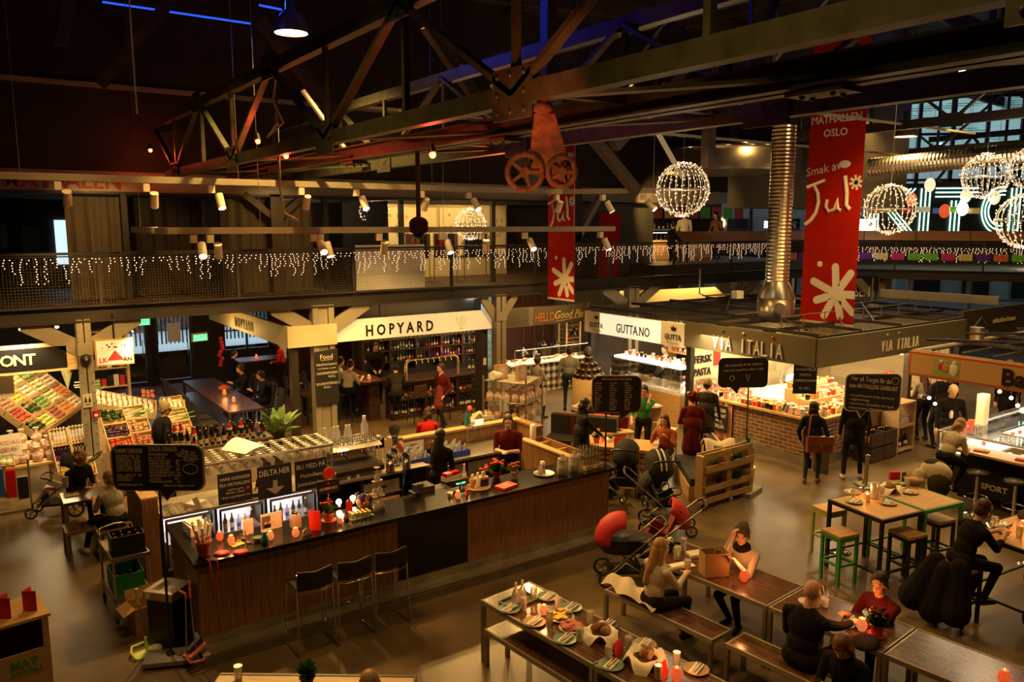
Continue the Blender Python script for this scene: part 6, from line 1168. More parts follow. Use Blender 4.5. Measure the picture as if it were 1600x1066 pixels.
for k in range(4): one('red_pot','red candle pot standing on the glass case of the right stall','pot',MB().lathe([(.05,0),(.06,.12),(.05,.13),(.0001,.1)],m='candle_glass',n=10),(15.9+.28*k,7.35,1.142),group='red pots on the glass case') if k != 2 else None
for k in range(3): inst('drinking_glass',tg,(15.6+.1*k,7.0,1.142),'tall clear glass on the corner of the glass case','glass','glasses on the glass case corner')
for k,(px,py) in enumerate(((1452,622),(1461,631),(1562,612),(1580,622),(1594,600),(1590,634))):
    p = atx(px,py,16.2); one('bare_bulb','small warm bulb hanging under the ochre fascia','bulb',MB().ball((0,0,0),.035,'bulb_big').cyl((0,0,.03),(0,0,2.6-p.z),.006,m='black'),p,group='bulbs under the ochre fascia')
for x,y in ((16.3,7.2),(16.2,5.5)): lamp('POINT',(x,y,1.9),25,WARM,.06)
t = thing('chalk_menu','black menu wall with chalk lines and a pig drawing behind the bulbs','sign',(19.2,5.0,.9)); MB().box(0,-2.4,0,.06,1.5,1.6,'black_matt').box(-.02,1.5,0,.06,1.6,1.6,'oak').build('panel',t); b = MB(); chalk_lines(b,(-.01,1.2,.1),-Y_,Z_,1.4,1.4,9,.12,6); b.ball((-.02,-.6,.9),.16,'chalk',(.05,1.3,.7)).ball((-.02,-.85,.98),.07,'chalk',(.05,1,1)); b.build('lettering',t); lamp('AREA',(18.4,5,2.4),12,WARM,1,(19.2,5,1.6))
def round_stool(label,x,y):
    t = thing('round_stool',label,'stool',(x,y,0),0,'steel stools at the oak ledge'); MB().lathe([(.18,.74),(.19,.78),(.0001,.8)],m='black',n=16).build('seat',t); MB().cyl((0,0,.02),(0,0,.74),.03,m='chrome').build('post',t); MB().lathe([(.2,0),(.2,.02),(.04,.05)],m='chrome',n=20).build('base',t)
    MB().tube([(.19*cos(a*pi/6),.19*sin(a*pi/6),.32) for a in range(12)],.01,'chrome',closed=True).build('foot_ring',t)
for k in range(4): round_stool('black topped steel stool along the pale oak ledge',14.45,7.0-.62*k)
for p in ((14.2,8.0),(12.62,5.35),(14.0,5.2)): pass
# ================================================================ dining tables in front
TR = R(5.5)
def frame_table(name,label,x,y,w,L,h,rz,group=None,top='table_dark'):
    """steel framed table: near-left end at y, running back towards the viewer by L"""
    t = thing(name,label,'table' if h > .6 else 'bench',(x,y,0),rz,group)
    MB().box(.02,-L+.02,h-.035,w-.02,-.02,h,top).build('tabletop' if h > .6 else 'seat_board',t)
    MB().box(0,-L,h-.05,.025,0,h+.004,'beam_cream').box(w-.025,-L,h-.05,w,0,h+.004,'beam_cream').box(.025,-.025,h-.05,w-.025,0,h-.002,'steel_rough').box(.025,-L,h-.05,w-.025,-L+.025,h-.002,'steel_rough').build('edge_frame',t)
    for a in (0,w-.045):
        for c in (-.045,-L): MB().box(a,c,0,a+.045,c+.045,h-.05,'steel_rough').build('leg',t)
    return t
def rotp(x,y,rz,dx,dy): return (x+dx*cos(rz)-dy*sin(rz),y+dx*sin(rz)+dy*cos(rz))
T1 = (4.68,7.36); W1 = .76
frame_table('long_table','dark plank table set with plates, near the lower middle',T1[0],T1[1],W1,1.8,.76,TR); q = rotp(*T1,TR,0,-1.82); frame_table('long_table','dark plank table cut off by the lower edge, laid with bread',q[0],q[1],W1,1.8,.76,TR)
T2 = (7.12,7.0); W2 = .8
frame_table('long_table','dark plank table where the blonde woman and the beanie wearer sit',T2[0],T2[1]+.1,W2,1.75,.76,TR)
q = rotp(T2[0],T2[1]+.1,TR,0,-1.77); frame_table('long_table','dark plank table where the bald man and the burgundy woman sit',q[0],q[1],W2,1.3,.76,TR)
q2 = rotp(q[0],q[1],TR,0,-1.32); frame_table('long_table','empty dark plank table in the lower right corner',q2[0],q2[1],W2,1.8,.76,TR)
b0 = at(760,984,.45); frame_table('long_bench','dark bench along the left side of the table set with plates',b0.x-.02,b0.y+.02,.36,3.2,.45,TR)
frame_table('long_bench','dark bench under the blonde woman and her coat',6.47,7.22,.38,1.65,.45,TR); frame_table('long_bench','dark bench under the bald man',6.7,5.45,.38,2.2,.45,TR)
frame_table('long_bench','dark bench hidden beneath the beanie wearer',8.1,6.95,.36,1.7,.45,TR); frame_table('long_bench','dark bench beneath the burgundy woman',8.22,5.1,.36,1.9,.45,TR)
frame_table('long_bench','dark bench end at the lower edge between the two tables',6.95,3.15,.38,1.6,.45,TR)
ZT = .765
# plates with rolled cutlery; pixel spots on the near table
for i,(px,py,m,l) in enumerate(((796,953,'plate_blue','blue plate at the near left end of the laid table'),(835,974,'plate_tan','tan plate second along the near edge'),(883,1001,'plate_blue','blue plate third along the near edge'),(955,1041,'plate_blue','blue plate fourth along the near edge'),(856,934,'plate_blue','blue plate at the far left end of the laid table'),(893,951,'plate_blue','blue plate second along the far edge'),(950,978,'plate_dark','dark plate half hidden by the first bread basket'),(1007,1009,'plate_tan','tan plate behind the second bread basket'),(1088,1048,'plate_tan','tan plate at the far edge near the lower red candle'))): setting(l,at(px,py,ZT),.25+TR,m)
tl = MB().lathe([(.026,0),(.03,.02),(.034,.13)],m='glass_frosty',n=12).mesh('tumbler')
for i,(px,py,l) in enumerate(((818,953,'second tumbler from the left end of the laid table'),(834,937,'tumbler by the far left plate'),(872,953,'tall tumbler beside the orange candle'),(859,975,'tumbler before the cheese platter'),(922,975,'tumbler standing between cheese and bread'),(905,1002,'tumbler behind the blue plate third along'),(982,1016,'tumbler right of the first red card'),(951,1031,'tumbler before the first red card'),(1057,1041,'tall tumbler behind the lower red candle'),(1028,1062,'tumbler before the second red card'))): inst('drinking_glass',tl,at(px,py,ZT),'clear '+l,'glass',None,sc=1.15)
t = thing('bottle_tray','metal framed tray with two corked glass carafes at the table end','tray',at(810,940,ZT),TR); MB().tube([(-.2,-.12,.02),(.2,-.12,.02),(.2,.12,.02),(-.2,.12,.02)],.012,'plate_blue',closed=True).box(-.2,-.12,0,.2,.12,.01,'steel_dark').build('tray',t)
for px,py,l in ((806,943,'left'),(816,939,'right')): inst('carafe',MB().lathe([(.045,0),(.05,.02),(.045,.12),(.018,.17),(.018,.22)],m='glass_frosty',n=14).ball((0,0,.235),.016,'chalk').mesh('carafe'),at(px,py,ZT)+V((0,0,.012)),'%s stoppered glass carafe in the metal framed tray' % l,'carafe',None)
candle('glowing orange candle jar between the left plates',at(850,960,ZT),'candle_orange',.045,2.5); candle('glowing red candle jar at the lower edge of the laid table',at(1057,1064,ZT),'candle_glass',.055,3)
candle('glowing red candle jar on the table beside the paper bag',at(1162,908,ZT),'candle_glass',.055,3); candle('orange candle jar held by the bald man',at(1346,985,ZT),'candle_orange',.055,4); candle('dim red candle jar in the lower right corner',at(1568,1068,ZT),'candle_glass',.055,2)
def platter(label,p,r,food,n,seed):
    t = thing('platter',label,'platter',p); MB().lathe([(r*.8,0),(r,.02),(r*.95,.022),(.0001,.012)],m='cream',n=20).build('dish',t); b = MB(); rr = random.Random(seed)
    for k in range(n): a = rr.uniform(0,6.28); q = r*.75*math.sqrt(rr.random()); b.cb((q*cos(a),q*sin(a),.025+rr.uniform(0,.03)),(.06,.045,.014),rr.choice(food),rr.uniform(0,3))
    b.build('food',t)['kind'] = 'stuff'
platter('round platter of yellow cheese slices',at(877,966,ZT),.15,['cheese','yellow','plate_dark'],46,1); platter('round platter of pink sliced ham',at(893,983,ZT),.14,['ham','pink_plastic'],46,2)
def breadbasket(label,p,rz=0,s=1):
    t = thing('bread_basket',label,'basket',p,rz); MB().lathe([(.09*s,0),(.12*s,.07*s),(.11*s,.07*s),(.08*s,.01)],m='wicker',n=14).build('basket',t)
    b = MB(); b.sheet(lambda u,v: ((.1+.1*v)*s*cos(u*6.283)*(1+.12*cos(4*u*6.283)),(.1+.1*v)*s*sin(u*6.283)*(1+.12*cos(4*u*6.283)),(.07+.045*v-.16*max(0,v-.5)*(1+cos(4*u*6.283)))*s),32,5,'napkin'); b.build('napkin',t)
    b = MB(); rr = random.Random(int(p[0]*100))
    for k in range(7): b.ball((rr.uniform(-.06,.06)*s,rr.uniform(-.06,.06)*s,.09*s+rr.uniform(0,.02)),.055*s,rr.choice(['bread','bread','bun']),(1,.5,.8),8,Mx.Rotation(rr.uniform(0,3),3,'Z'))
    b.build('bread',t)
breadbasket('first napkin lined basket of dark bread on the laid table',at(939,997,ZT)); breadbasket('second napkin lined basket of bread with a drooping cloth corner',at(1008,1037,ZT),.6,1.1)
for px,py,l in ((966,1023,'first red folded card, beside the dark bread basket'),(1036,1058,'second red folded card, beside the lower candle')): one('standing_card',l,'card',MB().bar((-.08,0,.07),(.08,0,.07),.004,.14,'red',(0,.25,1)).bar((-.08,.04,.07),(.08,.04,.07),.004,.14,'red',(0,-.25,1)),at(px,py,ZT),.3)
# right table things
t = thing('paper_bag','open brown paper carrier bag on the long table','bag',at(1115,897,ZT),-.45); b = MB(); w,d,h = .16,.1,.3
for s in ((-w,-d,w,-d+.004),(-w,d-.004,w,d),(-w,-d+.004,-w+.004,d-.004),(w-.004,-d+.004,w,d-.004)): b.box(s[0],s[1],0,s[2],s[3],h,'cardboard')
b.box(-w,-d,0,w,d,.004,'cardboard').build('body',t); MB().tube([(-.05,-d,h),(-.04,-d-.01,h+.07),(.04,-d-.01,h+.07),(.05,-d,h)],.005,'cardboard').build('handle',t)
one('takeout_box','open white foam food box before the beanie wearer','box',MB().cb((0,0,.02),(.22,.16,.04),'white').bar((-.11,.08,.04),(-.11,.12,.12),.005,.005,'white'),at(1087,868,ZT),-.3); one('paper_sheet','flat white paper bag lying on the table by the blonde woman','paper',MB().cb((0,0,.004),(.3,.18,.006),'napkin'),at(1066,884,ZT),-.2)
potted('potted_flower','small potted white kalanchoe beside the blonde woman',at(1046,862,ZT),.055,.09,.1,.12,'chalk','steel_dark',n=60,seed=41)
for px,py,l in ((1058,874,'beside the white flowers'),(1068,860,'behind the white flowers'),(1074,895,'on the flat white paper'),(1138,886,'in front of the beanie wearer'),(1276,948,'before the bald man')): inst('drinking_glass',tl,at(px,py,ZT),'clear tumbler '+l,'glass',None,sc=1.3)
t = thing('cutlery_bucket','white cutlery holder with striped napkins behind the bald man','holder',at(1284,940,ZT)); MB().lathe([(.06,0),(.075,.1),(.07,.1),(.05,.01)],m='white',n=14).build('bucket',t); b = MB()
for k in range(6): b.bar((-.05+.02*k,0,.08),(-.08+.03*k,.03,.17),.03,.01,('napkin','black')[k % 2])
b.build('napkins',t)
t = thing('coffee_mug','white mug on the table beside the cutlery holder','mug',at(1289,948,ZT)); MB().lathe([(.035,0),(.04,.09),(.036,.09),(.03,.01),(.0001,.01)],m='white',n=14).build('body',t); MB().tube([(.04,0,.07),(.065,0,.06),(.065,0,.03),(.038,0,.02)],.006,'white').build('handle',t)
one('soup_bowl','white bowl with a spoon before the bald man','bowl',MB().lathe([(.04,0),(.08,.05),(.075,.05),(.04,.01),(.0001,.01)],m='white',n=16).bar((.03,0,.05),(.12,-.03,.06),.012,.004,'chrome'),at(1258,945,ZT))
potted('potted_flower','dark red poinsettia in a terracotta pot with saucer on the long table',at(1370,993,ZT),.075,.13,.14,.2,'burgundy',leaf='green_dark',n=60,seed=45,saucer=True)
one('dark_hat','dark woollen hat lying at the table edge below the poinsettia','hat',MB().ball((0,0,.03),.17,'cl_black',(1.2,.8,.22),14),at(1352,1008,ZT),.3); t = thing('key_bunch','bunch of keys beside the dark hat','keys',at(1337,1004,ZT)); MB().tube([(.02*cos(a),.02*sin(a),.01) for a in range(6)],.003,'chrome',closed=True).bar((.02,0,.008),(.07,-.03,.008),.012,.003,'chrome').bar((0,.02,.012),(-.02,.07,.012),.012,.003,'chrome').build('keys',t)
one('white_coat','crumpled white coat lying on the bench beside the blonde woman','coat',MB().sheet(lambda u,v: (-.12+.34*v+.03*sin(u*11),.45-.95*u,.03+.055*abs(sin(u*9+v*3))+.05*sin(v*3.1)),24,8,'cl_beige'),(6.6,6.85,.46))
# bar-height tables and stools
def high_table(label,c,rz,w,d,leg):
    t = thing('high_table',label,'table',(c[0],c[1],0),rz); MB().box(-w/2+.03,-d/2+.03,1.02,w/2-.03,d/2-.03,1.05,'oak').build('tabletop',t)
    b = MB()
    for q in ((-w/2,-d/2,w/2,-d/2+.035),(-w/2,d/2-.035,w/2,d/2),(-w/2,-d/2+.035,-w/2+.035,d/2-.035),(w/2-.035,-d/2+.035,w/2,d/2-.035)): b.box(q[0],q[1],.99,q[2],q[3],1.045,leg)
    b.build('edge_frame',t); k = .045
    for a in (-1,1):
        for e in (-1,1): MB().cb((a*(w/2-k/2),e*(d/2-k/2),.495),(k,k,.99),leg).build('leg',t)
    for e in (-1,1): MB().box(-w/2,e*(d/2-k/2)-.015,.22,w/2,e*(d/2-k/2)+.015,.25,leg).build('stretcher',t)
    for e in (-1,1): MB().box(e*(w/2-k/2)-.015,-d/2,.22,e*(w/2-k/2)+.015,d/2,.25,leg).build('stretcher',t)
high_table('pale topped high table with black frame',(10.68,6.08),-.16,.84,.96,'black'); high_table('pale topped high table with green frame, joined behind the black one',(11.54,5.94),-.16,.84,.96,'green')
high_table('pale high table at the right where the bearded man sits',(11.5,4.2),-.1,1.6,1.15,'black')
st = [('green topped stool frame nearest the bald man',1313,830,'green'),('pale green stool half behind the black table leg',1296,793,'green_light'),('black stool in front of the high tables',1419,831,'black'),('black stool next to the bearded man',1464,808,'black')]
for l,px,py,m in st: p = at(px,py,.75); stool4('square_stool','oak seated '+l,(p.x,p.y),-.2,.36,.75,'oak',m,splay=.0,lt=.04)
ZH = 1.055
for px,py,m,l in ((1332,770,'plate_tan','plate at the far left corner of the high table'),(1335,785,'plate_blue','blue plate at the near corner of the black high table'),(1387,787,'plate_tan','plate at the near right of the black high table'),(1421,770,'plate_tan','plate on the near side of the green high table')): setting(l,at(px,py,ZH),.3,m)
platter('platter of bread and greens on the green high table',at(1400,760,ZH),.17,['bread','cheese','leaf_pale'],40,4); breadbasket('napkin wrapped bread in the middle of the high tables',at(1390,768,ZH),.2,.9); one('standing_card','red folded card at the far edge of the green high table','card',MB().cb((0,0,.07),(.16,.05,.13),'red'),at(1397,750,ZH),-.5)
one('wire_basket','woven oval bread basket at the far right of the green high table','basket',MB().lathe([(.1,0),(.15,.1),(.14,.1),(.09,.01),(.0001,.01)],m='wicker',n=18).ball((0,0,.07),.09,'bun',(1.2,1,.5)),at(1427,757,ZH)); one('pepper_mill','dark salt grinder with steel cap beside the woven basket','mill',MB().lathe([(.03,0),(.025,.05),(.03,.1),(.032,.14),(.0001,.15)],m='steel_dark',n=12).ball((0,0,.15),.03,'steel'),at(1412,752,ZH))
for px,py,s,l in ((1333,778,1,'before the far left plate'),(1366,779,1.9,'tallest, holding water beside the candle'),(1377,776,1.2,'right of the water carafe'),(1356,784,.9,'left of the candle on the high table'),(1417,762,1.2,'by the woven basket'),(1380,786,.9,'near the right plate')): inst('drinking_glass',tl,at(px,py,ZH),'clear glass '+l,'glass',None,sc=s)
candle('orange candle glowing in the middle of the black high table',at(1354,778,ZH),'candle_orange',.035,2)
for px,py,l in ((1553,875-45,'in front of the bearded man'),(1592,845,'red drink at the right edge')): inst('drinking_glass',tl,at(px,py-5,ZH),'clear glass '+l,'glass',None,sc=1.2)
candle('amber candle jar at the right edge of the bearded man table',at(1597,828,ZH),'candle_orange',.05,3); one('foil_wrap','silver patterned food wrap before the bearded man','wrap',MB().sheet(lambda u,v: (-.16+.32*u,-.12+.24*v,.01+.05*abs(sin(u*8)*cos(v*7))),14,12,'chrome'),at(1560,824,ZH)); one('spectacle_case','black spectacle case on the bearded man table','case',MB().ball((0,0,.02),.08,'black',(1,.4,.25),10),at(1566,834,ZH),-.4)
one('dark_jacket','dark jacket lying folded at the far side of the right high table','jacket',MB().ball((0,0,.05),.2,'cl_olive',(1.6,.7,.3),14),(12.0,4.55,1.05)); stool4('square_stool','black stool hidden under the bearded man and the long coat',(10.28,4.64),-.1,.36,.75,'oak','black',lt=.04)
t = thing('backpack','black backpack slumped on the floor under the right table','bag',(10.75,3.9,0)); MB().ball((0,0,.2),.2,'cl_black',(1,.8,1),12).ball((.28,-.1,.16),.17,'cl_black',(1.1,.8,.9),12).build('body',t); MB().tube([(.1,.1,.3),(.2,.2,.45),(.35,.1,.42),(.4,0,.25)],.02,'cl_black').build('strap',t)
for x,y,l in ((14.2,8.3,'low steel barrier post beside the speech bubble pole'),(11.0,6.75,'steel barrier post under the high tables'),(12.9,4.9,'steel barrier post behind the bearded man')):
    t = thing('barrier_post',l,'post',(x,y,0)); MB().cyl((0,0,.02),(0,0,.62),.035,m='steel').lathe([(.04,.62),(.045,.66),(.0001,.68)],m='chrome').build('post',t); MB().lathe([(.14,0),(.14,.015),(.03,.04)],m='chrome',n=18).build('base',t)
# front table cut by the lower edge
c0 = at(345,1052,.76); c1 = at(648,1056,.76); d = (c1-c0); rz = math.atan2(d.y,d.x); t = thing('low_table','pale topped table with black edge along the bottom of the view','table',c0,rz); Lq = d.length
MB().box(0,-.8,-.03,Lq,-.03,0,'oak').build('tabletop',t); MB().box(0,-.03,-.05,Lq,0,.006,'black').box(Lq,-.8,-.05,Lq+.02,0,.006,'black').build('edge_frame',t)
for a in (.03,Lq-.06): MB().box(a,-.08,-.76,a+.04,-.04,-.05,'black').build('leg',t); MB().box(a,-.78,-.76,a+.04,-.74,-.05,'black').build('leg',t)
potted('potted_herb','potted green herb on the table at the bottom edge',at(480,1072,.76),.07,.1,.13,.2,None,'steel_dark',n=110,seed=51); inst('drinking_glass',tl,at(373,1064,.76),'clear tumbler on the pale table at the bottom edge','glass',None,sc=1.2); one('paper_napkin','white napkin at the left end of the bottom table','napkin',MB().cb((0,0,.003),(.14,.12,.004),'napkin'),at(352,1066,.76),.4)
# waste cabinet lower left
t = thing('waste_cabinet','plywood waste cabinet with open slot and green MAT AVFALL stencil','cabinet',(.46,9.0,0),.12)
b = MB(); b.box(-.9,0,0,0,.02,.8,'ply').box(-.02,.02,0,0,.55,1.12,'ply').box(-.9,.02,0,-.88,.55,1.12,'ply').box(-.9,.53,0,-.02,.55,1.12,'ply').box(-.06,0,.8,0,.02,1.12,'ply').box(-.92,-.02,1.12,.02,.57,1.15,'oak').box(-.9,.02,.3,-.02,.5,.32,'black'); b.build('body',t)
MB().text('MAT',(-.24,-.004,.65),X_,Z_,.12,'green',.003,.02).text('AVFALL',(-.22,-.004,.57),X_,Z_,.09,'green',.003,.01).build('lettering',t)
for k,(dx,l) in enumerate(((-.62,'leftmost'),(-.42,'middle'),(-.2,'rightmost'))): one('red_folder','%s red folded menu card standing on the waste cabinet' % l,'card',MB().bar((0,0,.11),(.1,-.09,.11),.006,.22,'red').bar((0,0,.11),(.1,.07,.11),.006,.22,'red_bright'),(.46+dx,9.2+.12*dx,1.15),.1*k)
# trolley
t = thing('serving_trolley','grey steel trolley with curved handle beside the partition','trolley',(1.5,11.2,0),.05)
for z in (.84,.3): MB().box(-.22,-.42,z-.02,.22,.42,z,'steel_rough').box(-.23,-.43,z-.02,-.21,.43,z+.03,'steel_rough').box(.21,-.43,z-.02,.23,.43,z+.03,'steel_rough').box(-.23,-.43,z-.02,.23,-.41,z+.03,'steel_rough').build('deck',t)
for a in (-.21,.21):
    MB().tube([(a,-.4,.08),(a,-.4,.86)],.016,'steel').build('post',t); MB().tube([(a,.4,.08),(a,.4,.95)],.016,'steel').build('post',t)
    for c in (-.4,.4): MB().cyl((a-.015,c,.05),(a+.015,c,.05),.05,m='steel_dark').build('caster',t)
MB().tube([(-.21,.4,.93),(-.2,.46,1.0),(0,.5,1.02),(.2,.46,1.0),(.21,.4,.93)],.016,'steel').build('handle',t)
def bottlecrate(label,p,m,rz=0,w=.4,d=.3,h=.26):
    t = thing('bottle_crate',label,'crate',p,rz); b = MB(); b.box(-w/2,-d/2,0,w/2,d/2,.02,m)
    for q in ((-w/2,-d/2,w/2,-d/2+.015),(-w/2,d/2-.015,w/2,d/2),(-w/2,-d/2+.015,-w/2+.015,d/2-.015),(w/2-.015,-d/2+.015,w/2,d/2-.015)): b.box(q[0],q[1],.02,q[2],q[3],h,m)
    b.build('body',t)
    for i in range(4):
        for j in range(3): bottle('gcb'[(i+j) % 3],V(p)+V((-w/2+.06+.09*i,-d/2+.06+.09*j,.022)),'empty bottle standing in the '+label.split(' crate')[0]+' crate','bottles in the '+label.split(' crate')[0]+' crate',.8)
bottlecrate('black crate of bottles on top of the trolley',(1.52,11.05,.84),'black',0); bottlecrate('green crate of bottles on the lower deck of the trolley',(1.5,11.2,.3),'crate_green',0,.38,.5)
t = thing('cardboard_box','open brown cardboard box on the floor by the trolley','box',(1.62,10.45,0),.15); b = MB(); w,d,h = .2,.16,.36
for s in ((-w,-d,w,-d+.006),(-w,d-.006,w,d),(-w,-d+.006,-w+.006,d-.006),(w-.006,-d+.006,w,d-.006)): b.box(s[0],s[1],0,s[2],s[3],h,'cardboard')
b.box(-w,-d,0,w,d,.006,'cardboard').build('body',t); MB().bar((-w,0,h),(-w-.13,0,h-.06),d*2,.005,'cardboard',(0,0,1)).build('flap',t); MB().bar((0,d,h),(0,d+.06,h+.12),w*2,.005,'cardboard',(0,0,1)).build('flap',t)
t = thing('litter_bin','black pedestal litter bin with steel framed opening','bin',(1.77,9.86,-.21),.72); MB().box(-.17,-.17,.21,.17,.17,.86,'black').build('body',t); b = MB()
for q in ((-.2,-.2,.2,-.13),(-.2,.13,.2,.2),(-.2,-.13,-.13,.13),(.13,-.13,.2,.13)): b.box(q[0],q[1],.86,q[2],q[3],.96,'steel')
b.box(-.13,-.13,.88,.13,.13,.89,'glass_frosty').build('rim',t); MB().ball((.02,0,.87),.08,'glass_frosty').build('liner',t)
t = thing('dustpan_set','yellow green long handled dustpan and scraper on the floor','dustpan',at(230,1020),.1); MB().cyl((0,0,.03),(-.06,.03,.66),.01,m='steel').build('pole',t); MB().bar((0,0,.03),(-.01,.005,.2),.03,.03,'lime').build('foot',t); MB().bar((-.055,.03,.62),(-.06,.03,.82),.03,.03,'lime').build('grip',t); MB().box(-.16,-.12,0,.02,.08,.015,'lime').tube([(-.16,-.12,.02),(-.18,0,.06),(-.14,.1,.08),(0,.12,.08)],.015,'lime').build('pan',t)
one('rag','crumpled white rag lying beside the yellow green dustpan','rag',MB().ball((0,0,.05),.09,'napkin',(1,.8,.6),10),at(243,1020))
t = thing('dustpan_set','pink red long handled broom and dustpan leaning at the bar corner','dustpan',at(292,1035,.1),.2); MB().cyl((0,0,.03),(.06,.06,.8),.008,m='steel').cyl((.12,.02,.03),(.1,.04,.82),.008,m='steel').build('pole',t); MB().tube([(.06,.06,.74),(.05,.06,.8),(.0,.1,.84)],.016,'pink_plastic').build('grip',t); MB().cyl((.1,.04,.74),(.11,.06,.93),.016,m='pink_plastic').build('grip',t); MB().bar((.0,.0,.05),(.25,.1,.1),.12,.04,'pink_plastic').tube([(0,0,.06),(.0,-.1,.03),(.12,-.13,.02),(.25,-.06,.02)],.018,'pink_plastic').build('pan',t); MB().bar((.04,.03,.09),(.22,.1,.16),.05,.09,'black').build('brush',t)
# table on the left with its bench
table('small_table','dark plank table where the pony tailed woman sits',1.05,13.8,2.35,14.4,.76,'table_dark','steel_rough',0); frame_table('low_bench','dark bench under the pony tailed woman',1.0,13.72,.5,.42,.45,0)
bp = frame_table('low_bench','dark bench carrying the pony tailed woman beside the partition',1.4,13.4,.7,.4,.45,0); one('square_napkin','yellow napkin on the table of the pony tailed woman','napkin',MB().cb((0,0,.004),(.2,.16,.006),'cheese'),at(112,774,.765)); inst('drinking_glass',tl,at(103,762,.765),'clear glass on the table of the pony tailed woman','glass',None,sc=1.4); one('black_bag','black handbag hanging under the table of the pony tailed woman','bag',MB().ball((0,0,.16),.16,'black',(1.1,.7,1),12),(1.55,14.0,.1))
t = thing('shopping_rack','rack of blue and red shopping bags at the left edge','rack',(.45,16.2,0)); MB().box(-.3,-.03,.02,.3,.03,.05,'steel').box(-.3,-.02,.05,-.27,.02,.95,'steel').box(.27,-.02,.05,.3,.02,.95,'steel').build('frame',t); MB().box(-.26,-.08,.35,-.1,.05,.85,'blue').build('blue_bag',t); MB().box(-.07,-.08,.3,.08,.05,.8,'banner_red').build('red_bag',t); MB().box(.1,-.08,.25,.26,.05,.65,'black').build('black_bag',t)
one('price_poster','white and red printed poster tilted over the shopping bags','poster',MB().bar((-.3,0,0),(.25,0,.02),.02,.4,'paper',(0,.4,1)).text('TORSDAG',(0,-.1,.05),X_,V((0,.4,1)),.1,'red',.01,maxw=.45).text('TILBUD',(0,-.14,-.08),X_,V((0,.4,1)),.1,'red',.01,maxw=.45),(.42,16.3,1.2)); 
# ================================================================ speech bubble boards on poles
def bubble(label,base,px0,px1,py0,py1,lines,tail,slab,rim='board_rim',txt=None):
    """board facing the viewer: spans pixel box at the pole's distance"""
    d0 = V(base).xy.length*0+(V(base)-V((0,0,HC))).dot(FW); k = d0/FPX; w,h = (px1-px0)*k,(py1-py0)*k
    c = atd((px0+px1)/2,(py0+py1)/2,d0); z = c.z; t = thing('speech_bubble_sign',label,'sign',base,math.atan2(RT.y,RT.x)); ox = (c-V(base)).dot(RT)
    MB().prism([(x+ox,y) for x,y in round_rect(w,h,.11,tail)],(0,.0,z),X_,Z_,.02,rim).prism([(x*.96+ox,y*.95) for x,y in round_rect(w,h,.11,tail)],(0,-.021,z),X_,Z_,.003,'chalkboard').build('panel',t)
    MB().cyl((0,.02,.05),(0,.02,z+h*.3),.015,m='black',n=8).lathe([(.07,.03),(.06,.05),(.016,.12)],(0,.02,0),'black',4).build('pole',t)
    if slab: MB().cb((0,0,.025),slab,'granite',.2).build('base_slab',t)
    b = MB(); lines(b,w,h,V((ox,-.026,z))); b.build('chalk_lettering',t)
    return t
def L1(b,w,h,o):
    b.text('VARME DRIKKER',o+V((-w*.45,0,h*.34)),X_,Z_,.06,'chalk',.002,.004,center=False,maxw=w*.3).box(o.x-w*.45,o.y,o.z+h*.32,o.x-w*.15,o.y+.001,o.z+h*.328,'chalk').text('KALDE DRIKKER',o+V((-w*.08,0,h*.38)),X_,Z_,.06,'chalk',.002,.004,center=False,maxw=w*.3).box(o.x-w*.08,o.y,o.z+h*.36,o.x+w*.22,o.y+.001,o.z+h*.368,'chalk')
    for i,s in enumerate(('DRYPPEKAFFE  30,-','ESPRESSO  25/30,-','AMERICANO  25/30,-','MACCHIATO  30/35,-','CORTADO  32/36,-','CAPPUCCINO  36/40,-','CAFFE LATTE  38/42,-','','EARL GREY TE  30,-','GRØNN TE','ROOIBOS','','VARM SJOKOLADE  39,-')): b.text(s,o+V((-w*.44,0,h*(.24-.052*i))),X_,Z_,.036,'chalk',.002,-.004,center=False,maxw=w*.27)
    for i,s in enumerate(('RINGNESPILS        79,-','lys, øl fra fat','INDIA PALE ALE      88,-','HANSA BAYER       85,-','SOMMERSBY KEG      79,-','LERVIG JULEØL       89,-','MOUSSERENDE VIN   95,-','NATURVIN RØD HVIT 110/495,-','GLØGG              60,-','MINERALVANN     36,-')): b.text(s,o+V((-w*.09,0,h*(.27-.065*i))),X_,Z_,.038,'chalk',.002,-.004,center=False,maxw=w*.34)
    b.text('Takk for at du hjelper oss med å',o+V((.05,0,-h*.4)),X_,Z_,.04,'chalk',.002,center=False,maxw=w*.34)
    for i,s in enumerate(('Spør oss','om du lurer','på allergener','og pris!')): b.text(s,o+V((w*.34,0,h*(.33-.06*i))),V((1,0,-.2)),Z_,.045,'chalk',.002)
    b.tube([o+V((w*.35+w*.08*cos(a*pi/6),0,-h*.02+h*.11*sin(a*pi/6))) for a in range(12)],.003,'chalk',4,True)
def L2(b,w,h,o):
    b.text('MATHALLENS SNACKBAR',o+V((0,0,h*.38)),X_,Z_,.05,'chalk',.002,maxw=w*.6)
    for k in range(3): chalk_lines(b,o+V((-w*.44+w*.3*k,0,-h*.42)),X_,Z_,w*.26,h*.76,12,.036,61+k,words='aeiorstnlkmdg0123')
